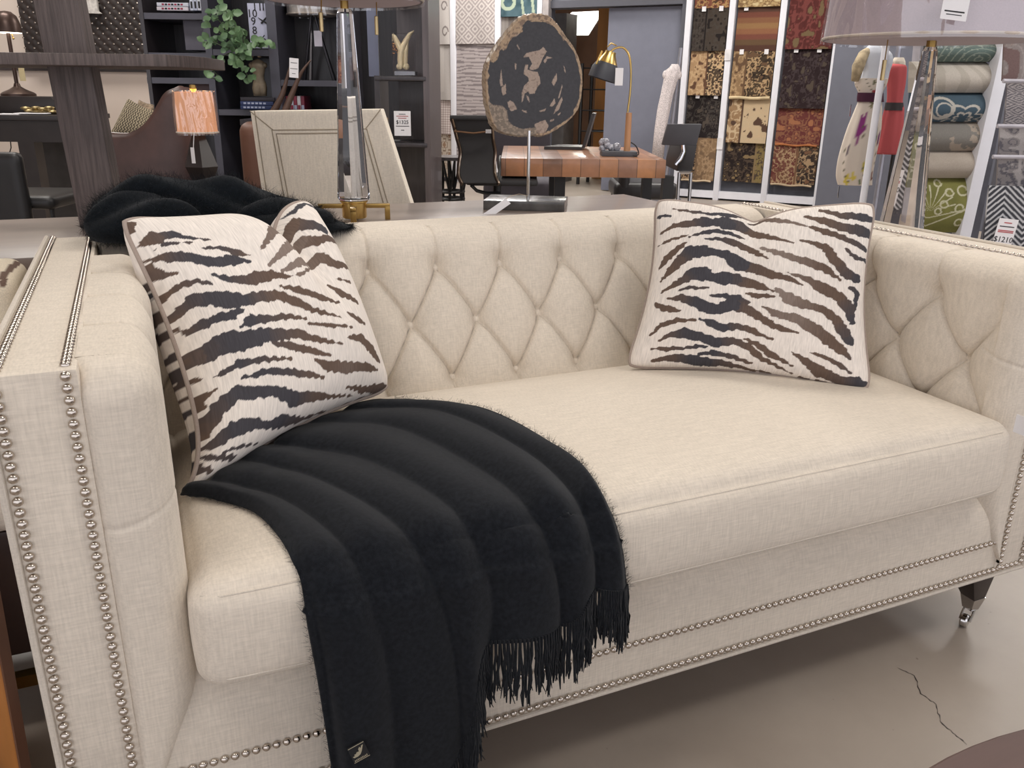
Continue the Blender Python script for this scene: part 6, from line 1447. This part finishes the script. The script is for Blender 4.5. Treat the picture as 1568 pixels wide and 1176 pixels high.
def roll(xl0, xr0, y0, xl1, xr1, y1, d, fn, lab, nx=90, nz=60, grp='rolled rugs in the white rack'):
    """rug lying over a bar: the front bulges out of the rack, tucked under at the bottom"""
    TLr, TRr, BLr, BRr = at(xl0, y0, d), at(xr0, y0, d), at(xl1, y1, d), at(xr1, y1, d); c = (TLr + BRr) / 2
    r = thing('rolled_rug', lab, 'rug', (c.x, c.y, BLr.z), grp); hh_ = TLr.z - BLr.z; dep = .13
    def f(u, v):
        p = lerp(lerp(BLr, BRr, u), lerp(TLr, TRr, u), v); return p + FH * (dep - dep * sin(pi * min(1, max(0, v * .86 + .14))) ** .6)
    mb = MB(); mb.grid(f, nx, nz, col=fn); mb.grid(lambda u, v: lerp(lerp(BLr, BRr, u), lerp(TLr, TRr, u), v) + FH * (dep + .01), 4, 4, col=lambda u, v: fn(u, v), flip=True)
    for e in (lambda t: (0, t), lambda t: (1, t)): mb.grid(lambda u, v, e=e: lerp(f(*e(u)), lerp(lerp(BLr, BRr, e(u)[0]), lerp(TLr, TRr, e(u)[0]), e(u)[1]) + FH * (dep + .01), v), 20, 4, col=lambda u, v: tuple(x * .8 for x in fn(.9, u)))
    for e in (lambda t: (t, 0), lambda t: (t, 1)): mb.grid(lambda u, v, e=e: lerp(f(*e(u)), lerp(lerp(BLr, BRr, e(u)[0]), lerp(TLr, TRr, e(u)[0]), e(u)[1]) + FH * (dep + .01), v), 20, 2, col=lambda u, v, e=e: fn(*e(u)))
    mb.build('pile', M_RUG, r, angle=180)
    mb = MB(); mb.tube([f(.4, .5) + FH * .1, f(1, .5) + FH * .1 + RH * .05], .035, 12); mb.build('core', M_BLACK, r)
    return r
def tealr(u, v):
    d = sqrt((u - .75) ** 2 + (v - .1) ** 2 * .4); return srgb('9AA89C') if abs((d * 9) % 1 - .5) < .09 or vn(u * 26, v * 12, 3) > .82 else srgb('6C7F7A')
def creamr(u, v): return srgb('C6BDB0') if sin(u * 30 + v * 8 + 3 * sin(v * 3 + u * 4)) > .3 else srgb('D5CCC0')
def bluer(u, v):
    c = srgb('4E6474'); x, y = u - .68, v - .1; a = math.atan2(y, x); d = sqrt(x * x + (y * .55) ** 2)
    if abs(d - .18 - .10 * abs(sin(4 * a))) < .022 or abs(d - .08 - .05 * abs(sin(4 * a))) < .02: c = srgb('C9C5BC')
    if abs(sqrt((u - .35) ** 2 + ((v - .45) * .5) ** 2) - .17) < .022 or abs(sqrt((u - .38) ** 2 + ((v - .4) * .5) ** 2) - .11) < .012: c = srgb('C9C5BC')
    if u < .2 and abs(sin(u * 60) * sin(v * 14)) > .7: c = srgb('8A9AA4')
    return c
def greyr(u, v):
    n = vn(u * 9, v * 5, 5) + .5 * vn(u * 22, v * 12, 6) * 1.0; return srgb('B5A798') if (u > .3 and n * (u + .25) > .78) else srgb('8E8A84')
def beiger(u, v): return mixc(srgb('B9AC9E'), srgb('C3B7A9'), vn(u * 6, v * 6))
def greenr(u, v):
    c = mixc(srgb('8E8C46'), srgb('7C7C40'), vn(u * 10, v * 10)); L_ = srgb('CFCBA8')
    x, y = u - .42, v - .42; a = math.atan2(x, y + .02); d = sqrt(x * x + y * y)
    if y > -.05 and d < .42 and abs(((a * 3.1) % 1) - .5) > .40 and abs(a) < 1.6: c = L_
    for (cx, cy, r) in ((.2, .52, .07), (.64, .52, .07), (.12, .72, .07), (.72, .72, .07), (.3, .87, .06), (.55, .87, .06), (.28, .40, .06), (.56, .40, .06), (.93, .75, .09), (.9, .45, .08), (.95, .2, .07), (.05, .25, .09)):
        if abs(sqrt((u - cx) ** 2 + (v - cy) ** 2) - r * (.7 + .3 * ((math.atan2(v - cy, u - cx) / 6.28) % 1))) < .014: c = L_
    if abs(v - .13 - .5 * abs(u - .42)) < .014 or abs(v - .28 - .25 * abs(u - .42)) < .010: c = L_
    return c
for args in ((1427, 1530, 58, 1425, 1528, 94, qd, tealr, 'teal green rolled rug directly under the big lamp shade'),
    (1408, 1524, 93, 1406, 1520, 142, qd - .01, creamr, 'cream rolled rug with carved swirls, second in the white rack'),
    (1408, 1516, 140, 1404, 1510, 187, qd - .02, bluer, 'blue rolled rug with cream leaf medallion'),
    (1402, 1508, 184, 1397, 1500, 232, qd - .03, greyr, 'grey rolled rug with beige floral patch'),
    (1396, 1500, 228, 1392, 1494, 274, qd - .04, beiger, 'plain beige rolled rug above the green rug')): roll(*args)
roll(1390, 1490, 270, 1380, 1470, 358, qd - .05, greenr, 'olive green rolled rug with cream fan scrolls, lowest in the rack', 110, 100)

# far right hanging rugs
ed = 4.3
er = thing('rug_rack', 'rug display arm at the right frame edge with hanging grey rugs', 'display rack', S(rdz(at(1570, 250, ed))[0], ed, 0))
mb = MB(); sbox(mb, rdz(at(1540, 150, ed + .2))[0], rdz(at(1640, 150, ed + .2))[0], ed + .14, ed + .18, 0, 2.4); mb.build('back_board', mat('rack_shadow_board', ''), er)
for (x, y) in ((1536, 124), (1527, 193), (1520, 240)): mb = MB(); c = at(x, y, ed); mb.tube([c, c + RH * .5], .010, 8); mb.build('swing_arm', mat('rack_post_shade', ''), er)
def hang4(x0, y0, x1, y1, d, fn, lab, lean=10, nx=70, nz=80, wv=.004):
    TLq, TRq, BRq, BLq = at(x0, y0, d), at(x1, y0 + 3, d), at(x1 - lean, y1 + 3, d), at(x0 - lean, y1, d); c = (TLq + BRq) / 2
    r = thing('hanging_rug', lab, 'rug', (c.x, c.y, BLq.z), 'hanging rugs at the right edge'); rug_mesh((TLq, TRq, BRq, BLq), fn, nx, nz, wave=wv).build('pile', M_RUG, r, angle=180); return r
def chev(u, v):
    x = abs(((u * 1.9 + .12) % 1) - .5) * .5; k = (v * 1.0 + (x if True else 0) - (.25 if u > .55 else 0)); return srgb('C9C9CC') if (k * 13) % 1 < .42 else srgb('47484F')
def ikat(u, v): q = abs(((u * 3) % 1) - .5) + abs(((v * 4) % 1) - .5); return srgb('A9A2A2') if int(q * 9 + vn(u * 20, v * 20)) % 2 else srgb('6E6A70')
hang4(1541, -10, 1660, 124, ed + .10, persian('8A807E', '9C9290', '77605E', 61, scale=3), 'grey red distressed rug topmost at the right frame edge', 6)
hang4(1543, 124, 1660, 194, ed + .07, ikat, 'grey diamond ikat rug second at the right frame edge', 5)
hang4(1532, 190, 1650, 288, ed + .04, persian('8E8888', '66636A', 'A9A3A2', 67, scale=5, split=.28, ground2='9A9392'), 'grey rug with black floral border at the right frame edge', 6)
hang4(1515, 284, 1640, 400, ed, chev, 'black and white stepped chevron rug at the right frame edge', 12, 120, 120)
t, c, s, X, Z = card(1522, 335, 1552, 392, ed - .04, 'white price sign reading 1210 pinned to the chevron rug', [(.38, .4, M_RED), (.28, .75, M_INK), (.17, .8, M_RED), (.13, .8, M_RED)], price=None, tilt=-.1)
text('price', '$1210', s[2] * .21, c - FH * .0012 - Z * s[2] * .06, X, Z, M_INK, t)

# ================================================================== desk group in the middle
M_BLOCKS = None
def block_mat():
    m, nt, b = nodes_of('end_grain_blocks'); L = nt.links.new; tc = N(nt, 'ShaderNodeTexCoord')
    mp = N(nt, 'ShaderNodeMapping'); mp.inputs['Rotation'].default_value = (0, 0, YAW); L(tc.outputs['Object'], mp.inputs[0])
    sp = N(nt, 'ShaderNodeSeparateXYZ'); L(mp.outputs[0], sp.inputs[0])
    mu = N(nt, 'ShaderNodeMath', operation='MULTIPLY'); mu.inputs[1].default_value = 9.6; L(sp.outputs[0], mu.inputs[0])
    fl_ = N(nt, 'ShaderNodeMath', operation='FLOOR'); L(mu.outputs[0], fl_.inputs[0])
    wn = N(nt, 'ShaderNodeTexWhiteNoise', noise_dimensions='1D'); L(fl_.outputs[0], wn.inputs['W'])
    rp = N(nt, 'ShaderNodeValToRGB'); L(wn.outputs[0], rp.inputs[0]); e = rp.color_ramp.elements
    e[0].color = (*srgb('9C6C4C'), 1); e[1].color = (*srgb('7A5844'), 1); e2 = e.new(.4); e2.color = (*srgb('B07A50'), 1); e3 = e.new(.7); e3.color = (*srgb('8E6650'), 1)
    nz = N(nt, 'ShaderNodeTexNoise', Scale=7, Detail=5); L(tc.outputs['Object'], nz.inputs[0])
    mx = N(nt, 'ShaderNodeMix', data_type='RGBA', blend_type='OVERLAY'); mx.inputs[0].default_value = .8; L(rp.outputs[0], mx.inputs[6]); L(nz.outputs[0], mx.inputs[7])
    fr = N(nt, 'ShaderNodeMath', operation='FRACT'); L(mu.outputs[0], fr.inputs[0]); lt_ = N(nt, 'ShaderNodeMath', operation='LESS_THAN'); lt_.inputs[1].default_value = .03; L(fr.outputs[0], lt_.inputs[0])
    m2 = N(nt, 'ShaderNodeMix', data_type='RGBA'); L(lt_.outputs[0], m2.inputs[0]); L(mx.outputs[2], m2.inputs[6]); m2.inputs[7].default_value = (*srgb('4A3428'), 1)
    L(m2.outputs[2], b.inputs['Base Color']); b.inputs['Roughness'].default_value = .32; b.inputs['Coat Weight'].default_value = .3; return m
DZ = .695; gd_ = 4.86
F0, F1 = onz(767, 242, DZ), onz(1020, 245, DZ); Bk0, Bk1 = onz(858, 224, DZ), onz(1041, 222, DZ)
fl0 = rdz(F0); fl1 = rdz(F1)
r0, r1, dF = fl0[0], fl1[0], (fl0[1] + fl1[1]) / 2
dB = min(dF + 1.1, (rdz(Bk0)[1] + rdz(Bk1)[1]) / 2)
tk = at(900, 243, dF).z - at(900, 271, dF).z
dk = thing('wood_desk', 'thick reclaimed wood block desk on black legs with laptop and lamp', 'desk', S((r0 + r1) / 2, (dF + dB) / 2, 0))
mb = MB(); sbox(mb, r0, r1, dF, dB, DZ - tk, DZ); mb.build('tabletop', block_mat(), dk, bevel=.004)
for px in (857, 1022):
    rr = rdz(at(px, 285, dF + .15))[0]; mb = MB(); sbox(mb, rr - .03, rr + .03, dF + .12, dF + .20, 0, DZ - tk); sbox(mb, rr - .03, rr + .03, dB - .2, dB - .12, 0, DZ - tk); sbox(mb, rr - .03, rr + .03, dF + .12, dB - .12, 0, .05); mb.build('leg', M_BLACK, dk)
# laptop
lpt = thing('laptop', 'open black laptop on the wood block desk', 'laptop', S(0, 5, DZ)); M_LAP = mat('laptop_black', '2E2C2C', rough=.35, var=.05)
a0, a1 = onz(833, 229, DZ), onz(890, 229, DZ); R0, R1 = rdz(a0)[0], rdz(a1)[0]; D0 = rdz(a0)[1]; lpt.location = a0
w_ = R1 - R0; dp = min(.22, dB - D0 - .05)
poly = [(R0, D0), (R1, D0 - .01), (R1 + .03, D0 + dp), (R0 + .10, D0 + dp + .03)]
mb = MB(); mb.prism(poly, S(0, 0, DZ + .001), RH, FH, (0, 0, 1), .0, .018); mb.build('keyboard_base', M_LAP, lpt)
s0, s1, s2_, s3 = S(R1 - .002, D0 - .01, DZ + .014), S(R1 + .03, D0 + dp, DZ + .014), None, None
topz = at(905, 172, D0).z; up_ = RH * .055 + Vector((0, 0, topz - DZ - .02))
n_ = (s1 - s0).cross(up_).normalized() * .008
mb = MB(); vs = [s0, s1, s1 + up_, s0 + up_]; s0x = RH * .05
vs = [s0 + n_ * 0, s1, s1 + up_, s0 + up_]; mb.add(vs + [v + RH * .02 for v in vs], [(0, 1, 2, 3), (7, 6, 5, 4), (0, 4, 5, 1), (1, 5, 6, 2), (2, 6, 7, 3), (3, 7, 4, 0)]); mb.build('screen', M_LAP, lpt)
# brass lamp with black shade
bp_ = onz(949, 240, DZ); bl = thing('desk_lamp', 'brass gooseneck desk lamp with black dome shade and pale wooden post', 'lamp', bp_)
rb_, db_ = rdz(bp_)[0], rdz(bp_)[1] + .05
mb = MB(); w2 = abs(rdz(at(976, 238, db_))[0] - rdz(at(922, 238, db_))[0]) / 2; sbox(mb, rb_ - w2, rb_ + w2, db_ - .05, db_ + .09, DZ + .001, DZ + .028); mb.build('lamp_base', mat('slate_base', '4C4D52', rough=.5), bl, bevel=.002)
pr_ = rdz(at(960, 230, db_ + .02))[0]; zt1 = at(960, 172, db_ + .02).z; M_PALEW = mat('pale_wood', 'B98A64', rough=.5, var=.12, scale=12, stretch=(3, 3, .3))
mb = MB(); mb.lathe([(.019, 0), (.017, zt1 - DZ - .03)], S(pr_, db_ + .02, DZ + .028), 16); mb.build('wooden_post', M_PALEW, bl)
mb = MB(); mb.tube([at(*cat([(961, 172), (965, 140), (966, 105), (963, 84), (954, 73), (942, 74), (934, 80)], k / 24), db_ + .02) for k in range(25)], .0058, 8); mb.build('gooseneck', M_PBRASS, bl)
hc_ = at(934, 84, db_ + .02); hx2 = at(925, 112, db_ + .02); axh = (hx2 - hc_).normalized(); sx_ = axh.cross(FH).normalized(); R3 = basis(sx_, axh.cross(sx_), axh)
Lh = (hx2 - hc_).length
mb = MB(); mb.lathe([(.001, -.02), (.03, -.018), (.034, .0), (.06, Lh * .45)], hc_, 24, R3); mb.build('brass_cap', M_PBRASS, bl)
mb = MB(); mb.lathe([(.058, Lh * .42), (.078, Lh * .8), (.082, Lh * 1.35), (.078, Lh * 1.35), (.072, Lh * .8), (.05, Lh * .45)], hc_, 28, R3); mb.build('lamp_shade', mat('charcoal_shade', '3A3B42', rough=.5), bl)
mb = MB(); mb.tube([at(922, 78, db_ - .02), at(913, 98, db_ - .03)], .006, 6); mb.tube([at(930, 72, db_), at(936, 66, db_), at(944, 70, db_)], .004, 6); mb.build('brass_arm', M_PBRASS, bl)
c, s = BX(942, 104, 954, 131, db_ - .10, .001); mb = MB(); mb.box(c, s, STORE @ rotz(0)); tag(mb.build('price_tag', M_PAPER), 'white price tag hanging from the brass desk lamp', 'tag')
mb = MB(); cc_p = S(rb_ - .06, db_ + .03, DZ + .055); rr = random.Random(8)
for k in range(7): mb.sphere(cc_p + RH * rr.uniform(-.06, .05) + Vector((0, 0, rr.uniform(-.015, .025))), rr.uniform(.018, .03), 7, 5)
tag(mb.build('cable_bundle', mat('crumpled_plastic', '9A9AA2', rough=.2, var=.5, scale=60)), 'crumpled plastic wrapped cable bundle on the brass lamp base', 'cable')
mb = MB(); mb.tube([at(*cat([(966, 218), (974, 224), (978, 236), (970, 238)], k / 10), db_ - .06) for k in range(11)], .004, 6); tag(mb.build('power_cord', M_BLACK), 'short black cord curling off the brass lamp base', 'cord')
# charcoal chair at the right of the desk
M_CHC = mat('charcoal_leatherette', '47474D', rough=.5, var=.05); M_CHD = mat('black_leatherette', '2C2A2C', rough=.45)
hd = 5.0
hc2 = thing('cantilever_chair', 'charcoal chair with square back and chrome tube legs right of the desk', 'chair', S(rdz(at(1045, 260, hd))[0], hd + .2, 0))
P4 = [at(1023, 190, hd + .1), at(1075, 190, hd), at(1066, 224, hd), at(1014, 222, hd + .1)]
mb = MB(); mb.add(P4 + [v + FH * .04 for v in P4], [(0, 1, 2, 3), (7, 6, 5, 4), (0, 4, 5, 1), (1, 5, 6, 2), (2, 6, 7, 3), (3, 7, 4, 0)]); mb.build('backrest', M_CHC, hc2, bevel=.004)
P4 = [at(1046, 222, hd + .02), at(1067, 223, hd - .0), at(1060, 262, hd), at(1036, 262, hd + .02)]
mb = MB(); mb.add(P4 + [v + FH * .42 for v in P4], [(0, 1, 2, 3), (7, 6, 5, 4), (0, 4, 5, 1), (1, 5, 6, 2), (2, 6, 7, 3), (3, 7, 4, 0)]); mb.build('seat', M_CHD, hc2, bevel=.004)
mb = MB(); zl = at(1040, 263, hd).z; 
def flo(px, py, d): p = at(px, py, d); return Vector((p.x, p.y, 0.008))
mb.tube([at(1040, 264, hd), flo(1040, 300, hd)], .010, 8); mb.tube([at(1058, 264, hd), flo(1058, 300, hd)], .010, 8); mb.tube([at(1040, 264, hd), at(1058, 264, hd)], .010, 8)
mb.tube([flo(1040, 300, hd), flo(1040, 300, hd + .42)], .010, 8); mb.tube([flo(1058, 300, hd), flo(1058, 300, hd + .42)], .010, 8)
mb.build('chrome_frame', M_CHROME, hc2)
mb = MB(); mb.tube([at(*q, hd - .01) for q in ((1046, 222), (1047, 232), (1042, 243), (1034, 252))], .012, 8); mb.build('chrome_arm', M_CHROME, hc2)
# black chair under the desk, bin, grey bench
ub = thing('side_chair', 'black chair tucked behind the desk with chrome leg', 'chair', S(rdz(at(990, 285, 5.9))[0], 6.2, 0))
mb = MB(); q = at(990, 290, 6.1); rbox(mb, S(rdz(q)[0], 6.3, .38), (.46, .44, .12), .04, (10, 10, 6), STORE); mb.build('seat', M_CHD, ub, angle=180)
mb = MB(); rbox(mb, S(rdz(q)[0] - .16, 6.3, .5), (.08, .44, .3), .035, (6, 10, 8), STORE); mb.build('backrest', M_CHD, ub, angle=180)
for a in (-.2, .2):
    for b in (6.12, 6.48): mb = MB(); mb.tube([S(rdz(q)[0] + a, b, .33), S(rdz(q)[0] + a, b, 0)], .01, 8); mb.build('leg', M_CHROME, ub)
q = onz(955, 297, 0); mb = MB(); mb.lathe([(.001, 0), (.115, 0), (.14, .27), (.13, .27), (.108, .01), (.001, .01)], (q.x, q.y, 0), 28); tag(mb.build('waste_bin', mat('slate_bin', '4A5058', rough=.5)), 'slate grey waste bin beside the sliding door', 'bin')
# dark sofa back beyond the slice
gs_ = thing('lounge_chair', 'dark grey low lounge chair behind the petrified wood slice', 'armchair', S(rdz(at(795, 230, 6.3))[0], 6.6, 0)); M_DG = mat('dark_grey_cloth', '47434A', rough=.8, var=.06)
P5 = [at(753, 196, 6.2), at(843, 203, 6.2), at(843, 262, 6.2), at(762, 262, 6.2)]; mb = MB(); mb.add(P5 + [v + FH * .12 for v in P5], [(0, 1, 2, 3), (7, 6, 5, 4), (0, 4, 5, 1), (1, 5, 6, 2), (2, 6, 7, 3), (3, 7, 4, 0)]); mb.build('backrest', M_DG, gs_, bevel=.02)
rq = (rdz(P5[0])[0] + rdz(P5[1])[0]) / 2; mb = MB(); rbox(mb, S(rq, 6.65, .32), (.55, .6, .2), .05, (8, 8, 6), STORE); mb.build('seat', M_DG, gs_, angle=180)
for a in (-.24, .24):
    for b in (6.4, 6.9): mb = MB(); mb.tube([S(rq + a, b, .24), S(rq + a, b, 0)], .015, 8); mb.build('leg', M_BLACK, gs_)
# office chair
oc_d = 4.7; rc_ = rdz(at(732, 240, oc_d))[0]
oc = thing('office_chair', 'black mesh office chair with chrome side frames and brown strap', 'office chair', S(rc_, oc_d + .25, 0)); M_MESH = mat('black_mesh', '2A2829', rough=.7, var=.05, bump=.4, bscale=800)
PR_ = [(181, 692, 752), (200, 697, 754), (212, 700, 755), (232, 705, 758), (250, 703, 757), (268, 702, 758), (282, 708, 764)]
def oc_fn(u, v):
    y, xl, xr = cat(PR_, 1 - v); return at(lerp(xl, xr, u), y, oc_d + .07 * sin(pi * v) ** 1.0 * .6)
mb = MB(); mb.grid(oc_fn, 12, 40); mb.build('backrest', M_MESH, oc, angle=180, solid=.012)
mb = MB(); mb.tube([oc_fn(0, 1) - RH * .01, oc_fn(1, 1) + RH * .01], .016, 10); mb.build('top_bolster', M_MESH, oc)
for u in (0, 1):
    mb = MB(); mb.tube([oc_fn(u, v / 20) - FH * .012 for v in range(21)] , .008, 8, flat=1.6); mb.build('side_frame', mat('bronze_chrome', '9A8A7C', rough=.15, metal=1), oc)
y = 204; mb = MB(); mb.tube([at(696, y - 3, oc_d - .03), at(725, y, oc_d - .045), at(750, y - 3, oc_d - .03)], .012, 8, flat=.4); mb.build('strap', mat('tan_strap', '7A5A42', rough=.5), oc)
mb = MB(); q = at(748, 201, oc_d - .04); mb.box(q, (.03, .015, .02), STORE); mb.build('buckle', M_CHROME, oc)
zse = at(740, 281, oc_d).z; mb = MB(); rbox(mb, S(rc_ + .13, oc_d + .26, zse - .0), (.40, .46, .04), .018, (8, 8, 4), STORE); mb.build('seat', M_MESH, oc, angle=180)
mb = MB(); cp = S(rc_ + .1, oc_d + .26, 0); mb.tube([cp + Vector((0, 0, .09)), cp + Vector((0, 0, zse - .02))], .025, 10)
mb.build('gas_column', M_BLACK, oc)
for k in range(5):
    a = 2 * pi * k / 5 + .4; e = cp + Vector((.26 * cos(a), .26 * sin(a), .075)); mb = MB(); mb.tube([cp + Vector((0, 0, .11)), e], [.02, .013], 8); f_ = mb.build('base_foot', M_BLACK, oc); mb = MB(); mb.sphere(e - Vector((0, 0, .048)), .027, 12, 8); mb.build('caster', M_BLACK, f_)
mb = MB(); mb.tube([at(722, 284, oc_d + .02), at(730, 292, oc_d + .05), at(745, 296, oc_d + .1), at(765, 296, oc_d + .15)], .010, 8); mb.build('tilt_arm', M_BLACK, oc)
# armrest
mb = MB(); mb.tube([at(763, 282, oc_d), at(765, 262, oc_d + .03), at(765, 244, oc_d + .1), at(766, 240, oc_d + .25)], .009, 8); mb.build('armrest', M_BLACK, oc)
# small wire stool table
wd_ = 5.4; wr = rdz(at(690, 260, wd_))[0]; wz = at(690, 241, wd_).z; wi = thing('wire_table', 'black round side table with crossed metal rods left of the office chair', 'table', S(wr, wd_ + .1, 0))
rt_ = abs(rdz(at(724, 241, wd_))[0] - rdz(at(664, 241, wd_))[0]) / 2; c_ = S(wr, wd_ + .1, 0)
mb = MB(); mb.lathe([(.001, wz - .02), (rt_, wz - .02), (rt_, wz), (.001, wz)], c_, 40); mb.build('tabletop', mat('dark_glass_top', '4A4546', rough=.2), wi)
zr = at(690, 298, wd_).z
for k in range(6):
    a = 2 * pi * k / 6; b = a + .55; mb = MB()
    for s_ in (-.35, 0, .35): mb.tube([c_ + Vector((rt_ * .92 * cos(a + s_), rt_ * .92 * sin(a + s_), wz - .02)), c_ + Vector((rt_ * .62 * cos(a), rt_ * .62 * sin(a), max(.05, zr)))], .008, 6)
    mb.tube([c_ + Vector((rt_ * .62 * cos(a), rt_ * .62 * sin(a), max(.05, zr))), c_ + Vector((rt_ * .75 * cos(a), rt_ * .75 * sin(a), 0))], .010, 6); mb.build('leg', M_BLACK, wi)
mb = MB()
for z in (zr + .01, zr - .035): mb.tube([c_ + Vector((rt_ * .62 * cos(2 * pi * k / 32), rt_ * .62 * sin(2 * pi * k / 32), max(.04, z))) for k in range(32)], .010, 6, close=True)
mb.build('ring', M_BLACK, wi)
#@@END right
